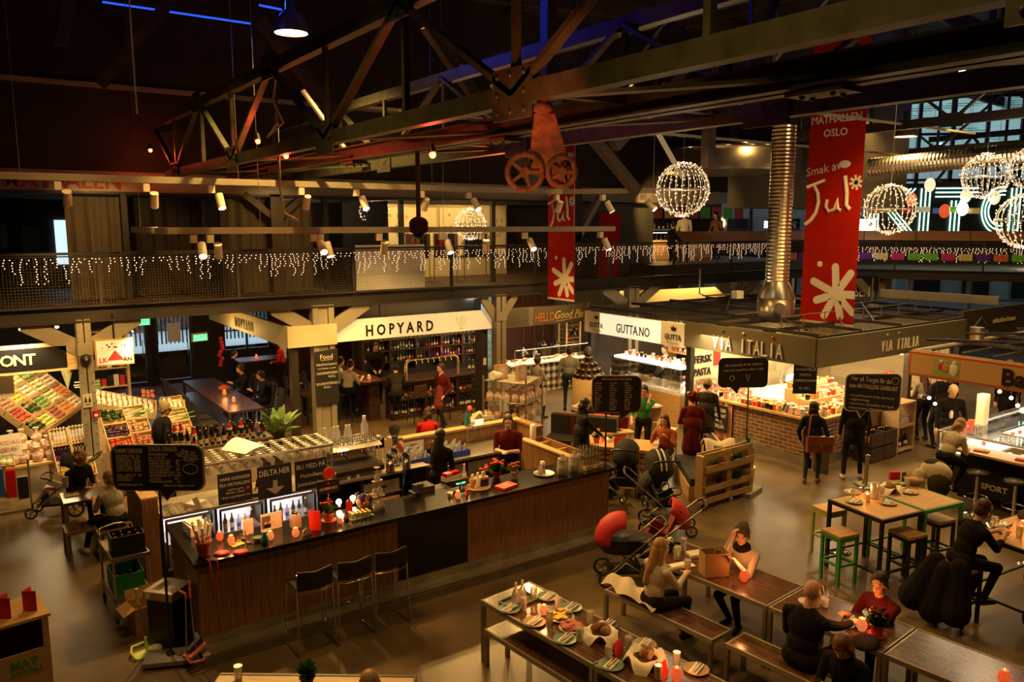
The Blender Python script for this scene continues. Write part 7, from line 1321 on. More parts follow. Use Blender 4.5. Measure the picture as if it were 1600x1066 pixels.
def L3(b,w,h,o):
    b.text('Life is basically all the stuff you',o+V((0,0,h*.24)),V((1,0,.06)),Z_,.07,'chalk',.002,maxw=w*.75).text('have to do to get from coffee to wine',o+V((0,0,h*.08)),V((1,0,.06)),Z_,.06,'chalk',.002,maxw=w*.8)
    b.tube([o+V((-w*.22+.05*cos(a),0,-h*.18+.05*sin(a))) for a in range(7)],.004,'chalk',4,True).tube([o+V((w*.1-.035,0,-h*.05)),o+V((w*.1-.02,0,-h*.2)),o+V((w*.1,0,-h*.22)),o+V((w*.1,0,-h*.34)),o+V((w*.1,0,-h*.22)),o+V((w*.1+.02,0,-h*.2)),o+V((w*.1+.035,0,-h*.05))],.004,'chalk',4)
def L4(b,w,h,o):
    u = V((1,0,-.1)); b.text('Her på Torget får du',o+V((-w*.05,0,h*.28)),u,Z_,.13,'chalk',.002,.006,maxw=w*.7).text('kjøpe MATHALLENS GAVEKORT',o+V((0,0,h*.09)),u,Z_,.12,'chalk',.002,.006,maxw=w*.86)
    for i,s in enumerate(('- den perfekte gaven til den som har alt','- valgfritt beløp','- kan brukes i 20 butikker her og på','  restaurantene i Mathallen')): b.text(s,o+V((-w*.42,0,-h*(.08+.11*i))),u,Z_,.065,'chalk',.002,center=False,maxw=w*.8)
    b.tube([o+V((w*.38+.07*cos(a*pi/5),0,h*.3+.07*sin(a*pi/5))) for a in range(10)],.004,'chalk',4,True)
bubble('speech bubble drinks menu board on a pole at the left bar corner',at(266,1030,.04),198,338,686,758,L1,(.1,-.02,.12),(.55,.32,.05))
bubble('small crowded speech bubble menu on a pole at the right bar end',at(944,833),921,997,580,638,L2,(.14,-.07,.13),(.3,.3,.04))
bubble('speech bubble board about coffee and wine before VIA ITALIA',at(1164,742),1116,1192,555,601,L3,(-.15,.04,.13),None,'black')
bubble('speech bubble gift card board on a pole near the high tables',at(1351,759),1310,1397,579,638,L4,(-.2,-.02,.14),(.3,.3,.03),'chalk')
# ================================================================ walkway railing with icicle lights
def icicles(label,a,c,seed,z=4.5,dens=9):
    rr = random.Random(seed); a,c = V(a),V(c); L = (c-a).length; d = (c-a)/L; t = thing('icicle_lights',label,'string lights',(a.x,a.y,z),math.atan2(d.y,d.x)); w = MB(); b = MB(); x = .05
    w.tube([(0,-.03,0),(L,-.03,0)],.006,'beam_brown',4)
    while x < L-.03:
        h = rr.choice([.12,.2,.3,.38,.5]); n = int(h/.045); pts = [(x,-.03,0)]
        for k in range(n): pts.append((x+rr.uniform(-.025,.025),-.03,-(k+1)*h/n))
        w.tube(pts,.003,'beam_brown',3)
        for p in pts[1:]: b.ball(V(p)+V((rr.uniform(-.02,.02),-.01,0)),.0085,'bulb_pink',n=4,k=3)
        x += 1/dens*rr.uniform(.7,1.3)
    w.build('cable',t); b.build('bulbs',t)['kind'] = 'stuff'
def railing(label,a,c,last=True,ledge=False):
    a,c = V(a),V(c); L = (c-a).length; d = (c-a)/L; t = thing('railing_bay',label,'railing',(a.x,a.y,GZ),math.atan2(d.y,d.x),'railing bays of the upper walkway')
    MB().box(-.03,-.03,-.1,.03,.03,1.1,'steel_dark').build('post',t); MB().box(0,-.035,1.07,L,.035,1.12,'steel_dark').build('handrail',t)
    MB().box(.05,-.01,.1,L-.05,-.008,1.04,'rail_mesh').box(.05,-.015,.08,L-.05,.0,.1,'steel_dark').box(.05,-.015,1.03,L-.05,0,1.05,'steel_dark').build('mesh_panel',t)
xs = [-3.0,-.4]+[2.21+2.6*k for k in range(9)]
for k in range(len(xs)-1):
    l = 'dark railing bay of wire mesh along the upper walkway'; railing(l,(xs[k],17,0),(xs[k+1],17,0)); icicles('icicle string of warm bulbs on the walkway railing, bay %s' % 'ABCDEFGHIJK'[k] if 0 else 'icicle string of warm bulbs along the straight walkway railing',(xs[k],17,0),(xs[k+1],17,0),k)
for o in list(bpy.data.objects):
    if o.name.startswith('icicle'): o['group'] = 'icicle strings on the walkway railing'
cA,cB = V((24.8,17,0)),V((33.8,2,0)); dR = (cB-cA).normalized()
railing('dark railing bay of wire mesh along the upper walkway',(xs[-1],17,0),(24.8,17,0))
for k in range(6): railing('dark railing bay of wire mesh along the upper walkway',cA+dR*2.6*k,cA+dR*2.6*(k+1)); icicles('icicle string of warm bulbs under the slanting wooden ledge',cA+dR*2.6*k,cA+dR*2.6*(k+1),60+k,4.35,11)
for o in bpy.data.objects:
    if o.get('label') == 'icicle string of warm bulbs under the slanting wooden ledge': o['group'] = 'icicle strings under the wooden ledge'
# wooden ledge boards
def ledge(a,c,n):
    a,c = V(a),V(c); L = (c-a).length; rz = math.atan2((c-a).y,(c-a).x); w = L/n
    for k in range(n): p = a+(c-a)*(k/n); one('ledge_board','slanting plywood ledge board on top of the gallery railing','ledge',MB().prism([(-.14,-.06),(.22,.22),(.22,.25),(-.14,-.03)],(.015,0,0),Y_,Z_,w-.03,'ledge'),p+V((0,0,4.62)),rz,'ledge boards on the gallery railing')
ledge((18.05,17,0),(24.8,17,0),5); ledge(cA,cB,11)
# cut paper flags
fm = {}
for m in ('orange_paper','purple','cream_paper','magenta','lime_paper'):
    b = MB(); n = 8; b.prism([(-.2,0),(-.2,-.2)]+[(-.2+.4*(k+.5)/n,-.24 if k % 2 else -.2) for k in range(n)]+[(.2,-.2),(.2,0)],(0,0,0),X_,Z_,.004,m)
    for k in range(9): a = k*2*pi/9; b.ball((.08*cos(a),-.003,-.12+.06*sin(a)),.011,'steel_dark',(1,.3,1),n=5)
    fm[m] = b.mesh('paper_flag')
for k,m in enumerate(('orange_paper','purple','magenta','lime_paper','orange_paper','purple','cream_paper','magenta','lime_paper','lime_paper','magenta','cream_paper','purple','orange_paper','lime_paper','magenta')):
    p = V((23.5+k*.5,16.9,4.12)) if k < 2 else cA+dR*(.15+.5*(k-2))+V((-.06,-.06,4.12)); w = inst('paper_flag',fm[m],p,'cut paper flag in bright colour hanging below the gallery lights','flag','cut paper flags on the gallery',0 if k < 2 else math.atan2(dR.y,dR.x))
# ================================================================ light tracks
def track(label,pts,z,spots,hang=None):
    t = thing('light_track',label,'light track',(pts[0][0],pts[0][1],z)); o = V((pts[0][0],pts[0][1],0)); b = MB()
    for p,q in zip(pts,pts[1:]): p,q = V((*p,0))-o,V((*q,0))-o; b.bar(p,q,.06,.11,'beam_cream')
    b.build('beam',t)
    for p in hang or []: MB().cyl(V((*p,.05))-o,V((*p,11-z))-o,.005,m='steel').build('wire',t)
    for i,(x,y,tx,ty,s) in enumerate(spots):
        p = V((x,y,0))-o; MB().box(p.x-.05,p.y-.05,-.2,p.x+.05,p.y+.05,-.07,'cream').cyl(p+V((.06,0,-.06)),p+V((.06,0,-.1)),.02,m='black').build('driver_box',t)
        d = (V((tx,ty,.5))-V((x,y,z))).normalized(); e = p+V((.12,0,-.22)); MB().cyl(e,e+d*.27*s,.068,m='cream',n=14).cyl(e+d*.27*s,e+d*.272*s,.06,m='bulb_big',n=12).build('spot_head',t)
        lamp('SPOT',(x+.12,y,z-.55),330,WARM,.05,(tx,ty,0),80,.7)
Yt = 13.7; pxs = [302,328,490,500,592,690,752,820,938]
sp = [(aty(px,370,Yt).x,Yt,aty(px,370,Yt).x+(-.6,.8,-.5,.5,1,0,.6,-.4,1)[i],(9.5,16.5,8,12,17,11,15,9.5,12)[i],1) for i,px in enumerate(pxs)]
track('lower cream light track with spotlights, bending at its left end',[(2.8,16.75),(2.8,13.7),(12.4,13.7)],4.99,sp,[(2.8,15.9),(4.3,13.7),(7.9,13.7),(11.2,13.7)])
sp = [(aty(px,290,14.5).x,14.5,aty(px,290,14.5).x+.4,(19,17.9,12,18,11,18,10,17.5)[i],1) for i,px in enumerate((90,228,330,470,556,658,732,870))]+[(12.2,13.9,14.5,12,1),(12.6,13.0,14.5,8,1)]
track('upper cream light track with spotlights, bending at its right end',[(-1,14.5),(11.5,14.5),(12.9,12.6)],5.83,sp,[(.9,14.5),(4.2,14.5),(8.1,14.5),(11.2,14.5),(12.7,12.8)])
for o in [o for o in bpy.data.objects if o.type == 'LIGHT' and o.location.z > 5.2 and abs(o.location.y-14.5) < .1 and o.location.x < 9]: pass
# ================================================================ banners
def banner(label,x,y0,y1,z0,z1,jul):
    t = thing('hanging_banner',label,'banner',(x,y0,z0)); w = y0-y1; h = z1-z0
    MB().box(0,-w,0,.01,0,h,'banner_red').box(-.01,-w,0,.02,0,.05,'cream').build('cloth',t); MB().cyl((0,-w*.1,h),(0,-w*.1,10.9-z0),.008,m='black').cyl((0,-w*.9,h),(0,-w*.9,10.9-z0),.008,m='black').build('cord',t)
    b = MB(); X0 = -.006
    def P(u,v): return V((X0,-u*w,v*w))          # u across, v up in banner widths
    s = w
    c = P(.66,.52)
    for k,(a,r) in enumerate(((95,.52),(55,.5),(0,.42),(-42,.5),(-75,.45),(-118,.5),(200,.45),(157,.55))):
        d = V((0,-cos(R(a)),sin(R(a)))); e = c+d*r*s*.85; e.y = max(-w+.01,e.y); e.z = max(.06,e.z); b.bar(c,e,.13*s,.004,'chalk',(1,0,0)).prism([(.065*s*cos(q*pi/8),.065*s*sin(q*pi/8)) for q in range(16)],e,-Y_,Z_,.003,'chalk')
    for p_,r_ in ((P(.33,1.0),.05*s),(c,.14*s)): b.prism([(r_*cos(q*pi/8),r_*sin(q*pi/8)) for q in range(16)],p_,-Y_,Z_,.003,'chalk')
    J = lambda v: 1.66+(v-.62)*.58
    for pts,r in (([(.01,.62),(.04,.64),(.12,.75),(.2,.95),(.24,1.25),(.22,1.5),(.14,1.75),(.01,1.68)],.032),([(.12,1.74),(.34,1.86)],.026),([(.4,1.32),(.38,1.12),(.44,.98),(.54,1.04),(.6,1.32),(.6,1.05),(.66,1.0)],.03),([(.7,1.95),(.75,1.5),(.75,1.15),(.82,1.02)],.035)):
        b.tube([P(u,J(v)) for u,v in pts],r*s,'chalk',6)
    q = P(.9,2.32)
    for k in range(8): a = R(k*45+10); b.bar(q,q+V((0,-cos(a),sin(a)))*.12*s,.04*s,.004,'chalk',(1,0,0))
    b.ball(P(.68,2.62),.09*s,'chalk',(.05,1.2,.7)); b.v = [(min(p[0],-.002) if p[0] > -.05 else p[0],max(-w,p[1]),p[2]) for p in b.v]
    b.text('Smak av',P(.3,2.5),V((0,-1,.15)),Z_,.2*s,'chalk',.003).text('OSLO',P(.48,3.08),-Y_,Z_,.17*s,'chalk',.003,.02).text('MATHALLEN',P(.48,3.3),-Y_,Z_,.17*s,'chalk',.003,.02,maxw=w*.9)
    b.tube([P(.3,3.75),P(.7,3.75),P(.7,4.3),P(.3,4.3)],.05*s,'chalk',4,True); b.build('print',t)
banner('large red banner reading Smak av Jul Oslo over the VIA ITALIA stall',17,11.94,10.51,2.72,9.6,1.9*1.0)
banner('smaller red banner reading Smak av Jul before the walkway',12.9,16.85,15.75,3.12,8.6,1.35)
# ================================================================ light globes, ducts, pendants
def globe(label,p,r,n=12,seed=0):
    t = thing('light_globe',label,'light globe',p); f = MB(); b = MB(); rr = random.Random(seed)
    for k in range(n):
        a = k*pi/n; pts = [V((r*sin(e)*cos(a),r*sin(e)*sin(a),r*cos(e))) for e in [j*2*pi/24 for j in range(24)]]; f.tube(pts,.006,'steel',4,True)
        for j in range(26):
            e = j*2*pi/26+rr.uniform(-.08,.08); q = V((r*sin(e)*cos(a),r*sin(e)*sin(a),r*cos(e))); b.ball(q+V((rr.uniform(-1,1),rr.uniform(-1,1),rr.uniform(-1,1)))*.022,.0105*max(1,r*1.8),'bulb_pink',n=4,k=3)
    f.tube([(r*cos(j*pi/12),r*sin(j*pi/12),0) for j in range(24)],.008,'steel',4,True).cyl((-r,0,0),(r,0,0),.008,m='steel').build('frame',t); b.build('bulbs',t)['kind'] = 'stuff'; MB().cyl((0,0,r),(0,0,10.95-p[2]),.006,m='steel',n=5).build('wire',t); lamp('POINT',p,30,(1,.75,.42),r*.8)
for px,py,rp,d,l,n in ((1067,296,41,15.3,'large glowing wire globe beside the corrugated duct',12),(1390,327,38,16.5,'glowing wire globe just right of the large red banner',12),(1540,275,34,17.5,'highest glowing wire globe before the tall windows',12),(1603,345,42,14,'glowing wire globe cut by the right edge, lower one',12),(1612,262,32,18,'glowing wire globe cut by the right edge, upper one',12),(585,330,23,22,'dim wire globe hanging over the left coat rack',10),(735,350,24,22,'dim wire globe hanging before the wall of drawn symbols',10),(452,325,14,22.5,'small cone of lights left of the walkway timber post',8)): globe(l,atd(px,py,d),rp*d/FPX,n,px)
t = thing('ventilation_duct','vertical corrugated foil duct ending in a steel hood box','duct',(17.6,12.6,2.9)); p = at(1213,480,2.9)
dd = 19.6; c = atd(1214,440,dd); t.location = (c.x,c.y,0); zc = c.z; MB().lathe([(.27+.02*(k % 2),zc+k*.045) for k in range(84)],m='duct',n=22,smooth=False).build('corrugated_pipe',t); MB().lathe([(.46,zc-.4),(.46,zc-.38),(.28,zc)],m='steel',n=22).build('cone',t); MB().lathe([(.45,zc-.85),(.45,zc-.4),(.0001,zc-.39)],m='steel',n=22).cyl((-.3,-.33,zc-.62),(-.315,-.35,zc-.62),.14,m='steel_rough',n=16).build('hood_box',t); MB().box(-.5,-.4,zc-.95,.5,.4,zc-.86,'steel_dark').build('base_frame',t)
a,c = atd(1360,262,21),atd(1640,235,18); t = thing('ventilation_duct','horizontal ribbed duct crossing before the tall windows','duct',a); d = c-a; L = d.length; MB().lathe([(.24+.012*(k % 2),k*L/90) for k in range(91)],m='duct',n=18,ax=tuple(d),smooth=False).build('pipe',t)
def pendant(label,p,r,up=1.5,pw=60):
    t = thing('pendant_lamp',label,'pendant lamp',p); MB().lathe([(r,0),(r*.95,r*.5),(r*.6,r*1.1),(r*.3,r*1.35),(r*.28,r*2.2),(.0001,r*2.2)],m='steel',n=22,cap=False).build('shade',t); MB().lathe([(r*.93,.02),(r*.8,r*.4),(.0001,r*.8)],m='lamp_inner',n=22,cap=False).build('reflector',t); MB().cyl((0,0,r*2.2),(0,0,10.95-p[2]),.012,m='steel').build('cord',t); lamp('SPOT',V(p)-V((0,0,.05)),pw,WARM,.1,None,130,.6)
pendant('large bell pendant lamp glowing under the dark roof at the top',atd(455,52,13),.27,pw=900); pendant('bell pendant lamp high among the trusses at the right',atd(1410,85,15),.24,pw=500); pendant('bell pendant lamp hanging before the blinds',atd(1415,214,20),.28,pw=700)
# red heat lamps and theatre lights in the truss, plus added ledge spots
for px,py,d,l in ((447,244,11.6,'small red glowing spot under the truss, left one'),(676,242,8.9,'small red glowing spot under the truss, right one'),(235,235,16.5,'red glowing spot near the far end of the truss'),(403,221,12.2,'oval pink lit lamp inside the truss')):
    p = atd(px,py,d); o = one('red_spotlight',l,'spotlight',MB().ball((0,0,0),.04,'heat_red').cyl((0,0,.02),(0,.04,.12),.05,.03,'black'),p); lamp('POINT',p+V((0,0,-.08)),12,(1,.1,.03),.04)
lamp('SPOT',(3.0,4.4,5.3),60,(1,.2,.06),.1,(3.9,5.2,6.5),50); lamp('SPOT',(6.6,9.9,5.4),60,(1,.15,.04),.1,(5.5,9.5,7),90)
lamp('SPOT',(20,9,8),420,WARM,.1,(26,14.5,4.3),60); lamp('SPOT',(24,6,8),420,WARM,.1,(30,8,4.3),60); lamp('SPOT',(5.5,14,9),260,(.01,.06,1),.1,(6.5,10,11),110)  # the two warm spots are added to brighten the right gallery ledge
for x,y,tx,ty in ((5,15,6,11),(-1,12,2,12),(8,17.5,6,14),(30,8,29,12)): lamp('SPOT',(x,y,9.2),130,(.01,.06,1),.1,(tx,ty,11),110)
p = atd(1502,112,24); one('floodlight','small pair of white floodlights high at the right','floodlight',MB().box(-.1,0,0,.04,.1,.14,'led_white').box(.14,0,-.06,.28,.1,.06,'led_white').box(-.15,.1,-.1,.3,.2,.15,'black').cyl((0,.15,.1),(0,.15,10.9-p.z),.02,m='black'),p)
t = thing('dome_camera','dark dome camera on a long pipe hanging in mid air','camera',(5.0,9.32,5.0)); MB().lathe([(.05,.19),(.1,.16),(.125,.12),(.125,.02),(.1,-.02)],m='cl_brownpants',n=20).build('housing',t); MB().ball((0,0,-.03),.075,'black_gloss',n=14).build('dome',t); MB().cyl((0,0,.18),(0,0,1.02),.03,m='cl_brownpants').build('pipe',t)
# pulley machine below the truss
t = thing('hoist_pulley','rusty old hoist with spoked wheels hanging below the truss','hoist',(3.85,5.1,5.5)); t.scale = (.72,)*3; ub = (RT.x,RT.y,0); U = V(ub)
MB().prism([(-.17,.0),(.28,-.12),(.3,.06),(.12,.62),(-.1,.62)],(0,0,0),U,Z_,.05,'rust').prism([(-.15,.0),(.26,-.1),(.28,.05),(.12,.6),(-.08,.6)],V((0,0,0))+U.cross(Z_)*-.22,U,Z_,.03,'rust').build('side_plate',t)
for cx_,cz,r in ((-.2,-.0,.19),(.2,.0,.15)):
    b = MB(); c = U*cx_+V((0,0,cz))-U.cross(Z_)*-.06; b.tube([c+U*cos(a*pi/12)*r+Z_*sin(a*pi/12)*r for a in range(24)],.032,'rust',8,True)
    for k in range(5): a = k*2*pi/5; b.bar(c,c+U*cos(a)*r+Z_*sin(a)*r,.03,.035,'rust')
    b.cyl(c-U.cross(Z_)*.1,c+U.cross(Z_)*.1,.05,m='rust').build('wheel',t)
MB().ball((0,0,.68),.1,'rust',(1.3,1,.8)).bar((0,0,.6),(0,0,.8),.1,.1,'rust').build('hook_block',t); lamp('SPOT',(3.0,4.6,4.6),50,(1,.35,.12),.1,(3.9,5.15,5.6),60)
one('coiled_cable','pale cable looped down from the truss beside the pendant lamp','cable',MB().tube([(3.85,11.3,7.1),(3.8,11.3,6.8),(3.9,11.2,6.5),(3.7,11.3,6.3),(3.85,11.3,6.5),(3.85,11.3,5.6),(3.9,11.3,5.25),(4.1,11.3,5.15)],.018,'cream'))
b = MB(); b.cyl((2.2,12.2,6.6),(2.2,12.2,10.9),.01,m='cream'); one('hanging_rod','thin pale rod in front of the large bell lamp','rod',b)
# things on the gallery
t = thing('white_screen','white folding screen behind the walkway railing','screen',(7.75,17.6,GZ)); MB().box(0,0,0,.85,.03,1.15,'paper').box(.85,.02,0,1.85,.05,1.15,'paper').build('panel',t)
for i,x in enumerate((10.2,11.1,12.1)):
    t = thing('coat_rack','steel coat rack with coats on the gallery, %s of three' % ('left','middle','right')[i],'coat rack',(x,19.8,GZ)); b = MB()
    for a in (0,.75): b.cyl((a,0,.05),(a,0,1.5),.015,m='steel').bar((a,-.25,.03),(a,.25,.03),.03,.03,'steel')
    b.cyl((0,0,1.5),(.75,0,1.5),.015,m='chrome').build('frame',t); rr = random.Random(i)
    for k in range(4): MB().box(.08+.16*k,-.18,.7,.2+.16*k,.18,1.38,rr.choice(['cl_black','cl_burg','cl_brownpants','rust','wall_grey'])).tube([(.14+.16*k,-.18,1.36),(.14+.16*k,0,1.45),(.14+.16*k,.18,1.36)],.008,'chrome').build('coat',t)
one('roller_banner','red roll-up banner on the gallery left of the ledge','banner',MB().box(0,0,0,.8,.03,1.95,'banner_red'),(15.9,18.2,GZ)); struct('beam_post',MB().box(6.2,18.9,GZ,6.5,19.2,5.8,'beam_brown').bar((6.35,19.05,5.2),(7.1,19.05,5.8),.2,.15,'beam_brown').bar((6.35,19.05,5.2),(5.6,19.05,5.8),.2,.15,'beam_brown').box(15.1,18.4,GZ,15.35,18.6,6.4,'steel_dark').bar((15.2,18.5,4.6),(16.1,18.5,5.9),.2,.15,'beam_cream').bar((15.2,18.5,4.6),(14.4,18.5,5.9),.2,.15,'beam_cream'))
lamp('AREA',(11,18.6,5.6),26,WARM,3); lamp('SPOT',(2.5,17.6,5.6),60,WARM,.1,(2.5,19.4,4.4),110); lamp('SPOT',(6.3,17.6,5.6),40,WARM,.1,(6.3,19.4,4.4),110); lamp('SPOT',(11,20.4,5.6),60,WARM,.1,(11,21.9,4.6),120); lamp('SPOT',(13.6,20.4,5.6),60,WARM,.1,(13.6,21.9,4.6),120); lamp('SPOT',(17.6,18.0,6.3),120,WARM,.05,(20.6,19,5.0),90); lamp('POINT',(21,20.5,4.9),60,WARM,.3)  # added lamps without fittings, brightening the curtains, coat racks and gallery back
t = thing('gallery_bar','lit bar with bottles and glasses on the gallery behind the ledge','counter',(19.5,21.0,GZ)); MB().box(0,0,0,4.6,.5,1.05,'oak').build('counter',t); MB().box(0,1.2,.9,4.6,1.4,.95,'steel').box(0,1.2,1.4,4.6,1.4,1.45,'steel').box(0,1.15,1.3,4.6,1.2,1.32,'tube_white').build('back_shelf',t)
for k in range(36): bottle('bgwrcs'[k % 6],(19.6+.12*k,22.3,GZ+(.95 if k % 2 else 1.45)),'bottle on the back shelf of the gallery bar','bottles on the gallery bar',.9)
for k,m in enumerate(('red','orange_paper','cream_paper','red','ham','lime_paper','red_bright','lime_paper','red')): one('bunting_cloth','coloured cloth flag strung over the gallery bar','flag',MB().box(0,0,-.42,.5,.01,0,m),(19.4+.62*k,20.2,5.72),group='cloth flags over the gallery bar')
# neon letters and window dressing
O = A+wn*0; q = V((wd.x,wd.y,0))
def neon(b,pts,n=3,off=.17):
    for k in range(n): b.tube([V(p)+V((k*off,0,0)) for p in pts],.028,'neon',5)
def wx(px): # distance along the window wall seen at column px
    d = ray(px,330); s = V((d.x,d.y)); den = s.x*wd.y-s.y*wd.x; tt = (A.x*wd.y-A.y*wd.x)/den; return (V((s.x*tt,s.y*tt))-A.xy).dot(wd.xy)
zb,zt = 4.75,6.55; t = thing('neon_sign','huge striped neon capital letters KITCHEN across the gallery windows','sign',(A.x,A.y,0),wrz); MB().box(wx(1352),-.2,zb-.2,wx(1352)+14,-.15,zt+.2,'black').build('panel',t)
for ch,px in (('K',1376),('I',1441),('T',1476),('C',1540),('H',1582),('E',1640)):
    x = wx(px); b = MB(); Y0 = -.26
    if ch == 'K': neon(b,[(x-.5,Y0,zb),(x-.5,Y0,zt)]); neon(b,[(x+.9,Y0,zb),(x+.15,Y0,(zb+zt)/2),(x+.9,Y0,zt)])
    if ch == 'I': neon(b,[(x-.17,Y0,zb),(x-.17,Y0,zt)])
    if ch == 'T':
        neon(b,[(x+.15,Y0,zb),(x+.15,Y0,zt-.5)])
        for k in range(3): b.tube([(x-.5,Y0,zt-.17*k),(x+1.15,Y0,zt-.17*k)],.028,'neon',5)
    if ch == 'C':
        for k in range(3): r = .95-.16*k; b.tube([(x+.5+r*.8*cos(a),Y0,(zb+zt)/2+r*sin(a)) for a in [R(80+10*j) for j in range(21)]],.028,'neon',5)
    if ch in 'HE': neon(b,[(x-.2,Y0,zb),(x-.2,Y0,zt)]); neon(b,[(x+.9,Y0,zb),(x+.9,Y0,zt)])
    b.build('letter_'+ch.lower(),t)
for px,py,d,m,l in ((1453,289,27,'sign_lit','round cream paper lantern before the neon letters'),(1504,326,27,'led_white','bright white lantern between the neon letters'),(1476,330,27,'candle_glass','tall red balloon lantern before the neon letter T'),(1370,312,27,'bulb_pink','small cream lantern inside the left light globe'),(1424,312,27,'candle_orange','small orange lantern right of the left light globe'),(1509,306,27,'sign_lit','pointed star lantern over the white one'),(1554,334-25,27,'sign_lit','square cream lamp under the highest globe')): one('paper_lantern',l,'lantern',MB().ball((0,0,0),.22 if '27' else 0,m,(.8,.8,1.1),10).cyl((0,0,.2),(0,0,10.9-atd(px,py,d).z),.006,m='black',n=4),atd(px,py,d))
for k in range(7):
    px = 1353+k*26; p = atd(px,334-(k % 2)*2,28); one('prayer_flag','small coloured flag strung before the neon letters','flag',MB().box(0,0,0,.5,.01,.2,('orange','yellow','red','paper','blue','lime_paper','cream_paper')[k]),p,math.atan2(RT.y,RT.x),'flags strung before the neon letters')
one('menu_lightbox','white lit menu box right of the large red banner','lightbox',MB().box(0,0,0,.62,.08,.36,'led_white').ball((.45,-.01,.2),.07,'rust',(1,.3,1)),atd(1338,360,26),math.atan2(RT.y,RT.x))
t = thing('fascia_sign','dark shop fascia ending in SEN beyond the large red banner','sign',atd(1330,468,27),math.atan2(RT.y,RT.x)); MB().box(-1,0,-.1,.9,.1,.8,'black').build('panel',t); MB().text('SEN',(.36,-.01,.1),X_,Z_,.5,'chalk',.01,maxw=.5).build('lettering',t)
one('stall_fascia','pale blank fascia edge behind the open stall roof','fascia',MB().bar(atd(1375,458,22),atd(1560,470,20.8),.12,.22,'beam_cream'))
for p in ((24.5,13,2.9),(27,11,2.9),(30,9,2.9),(27,18,3.1),(33,13,4.0)): lamp('AREA',p,40,(1,.75,.45),1.2)
lamp('AREA',(30,15,5.6),30,(1,.72,.36),2)
# ================================================================ people
def rc(a,r0,b,r1,n=10):
    """closed tapered capsule"""
    a,b = V(a),V(b); d = b-a; L = d.length or 1e-4; q = d.normalized() if d.length > 1e-5 else V((0,0,1)); u = q.cross(Z_ if abs(q.z) < .9 else X_).normalized(); w = q.cross(u); vs = []
    for z,r in [(-cos(pi/2*i/3)*r0,r0*sin(pi/2*i/3)) for i in range(4)]+[(L+sin(pi/2*i/3)*r1,r1*cos(pi/2*i/3)) for i in range(4)]:
        vs += [a+q*z+(u*cos(2*pi*k/n)+w*sin(2*pi*k/n))*max(r,1e-4) for k in range(n)]
    return vs,[(j*n+k,j*n+(k+1) % n,(j+1)*n+(k+1) % n,(j+1)*n+k) for j in range(7) for k in range(n)]
def remeshed(prims,vox,name,smooth=2):
    """one continuous skin around all the limbs, coloured by the nearest limb"""
    vs,fs = [],[]
    for kind,p,m in prims:
        if kind == 'c': v,f = rc(*p)
        else:
            b = MB().ball(p[0],1,'white',p[1],14,p[2] if len(p) > 2 else None); v,f = b.v,b.f
        n = len(vs); vs += [tuple(x) for x in v]; fs += [[i+n for i in q] for q in f]
    me = bpy.data.meshes.new('tmp'); me.from_pydata(vs,[],fs); o = bpy.data.objects.new('tmp',me); SC.collection.objects.link(o)
    md = o.modifiers.new('r','REMESH'); md.mode = 'VOXEL'; md.voxel_size = vox; s = o.modifiers.new('s','SMOOTH'); s.iterations = smooth; s.factor = .5
    dg = bpy.context.evaluated_depsgraph_get(); out = bpy.data.meshes.new_from_object(o.evaluated_get(dg)); bpy.data.objects.remove(o); bpy.data.meshes.remove(me); out.name = name
    n = len(out.polygons); C = np.empty(n*3); out.polygons.foreach_get('center',C); C = C.reshape(-1,3); best = np.full(n,9.); idx = np.zeros(n,int); ks = list(dict.fromkeys(m for _,_,m in prims)); 
    for k,p,m in prims:
        if k == 'c':
            a,r0,b,r1 = np.array(p[0]),p[1],np.array(p[2]),p[3]; d = b-a; t = np.clip(((C-a)@d)/max(1e-8,d@d),0,1); D = np.linalg.norm(C-a-t[:,None]*d,axis=1)-(r0+(r1-r0)*t)
        else:
            R3 = np.array(p[2]) if len(p) > 2 else np.eye(3); q = (C-np.array(p[0]))@R3; s = np.array(p[1]); l = np.linalg.norm(q/s,axis=1); D = (l-1)*s.min()
        w = D < best; best[w] = D[w]; idx[w] = ks.index(m)
    for k in ks: out.materials.append(MT[k])
    out.polygons.foreach_set('material_index',idx); out.polygons.foreach_set('use_smooth',np.ones(n,bool)); out.update(); return out
def ik(a,b,l1,l2,pole):
    a,b = V(a),V(b); d = b-a; L = min(d.length,(l1+l2)*.995); d.normalize(); b = a+d*L; x = (l1*l1-l2*l2+L*L)/(2*L); h = math.sqrt(max(0,l1*l1-x*x)); p = V(pole)-d*V(pole).dot(d); return a+d*x+p.normalized()*h,b
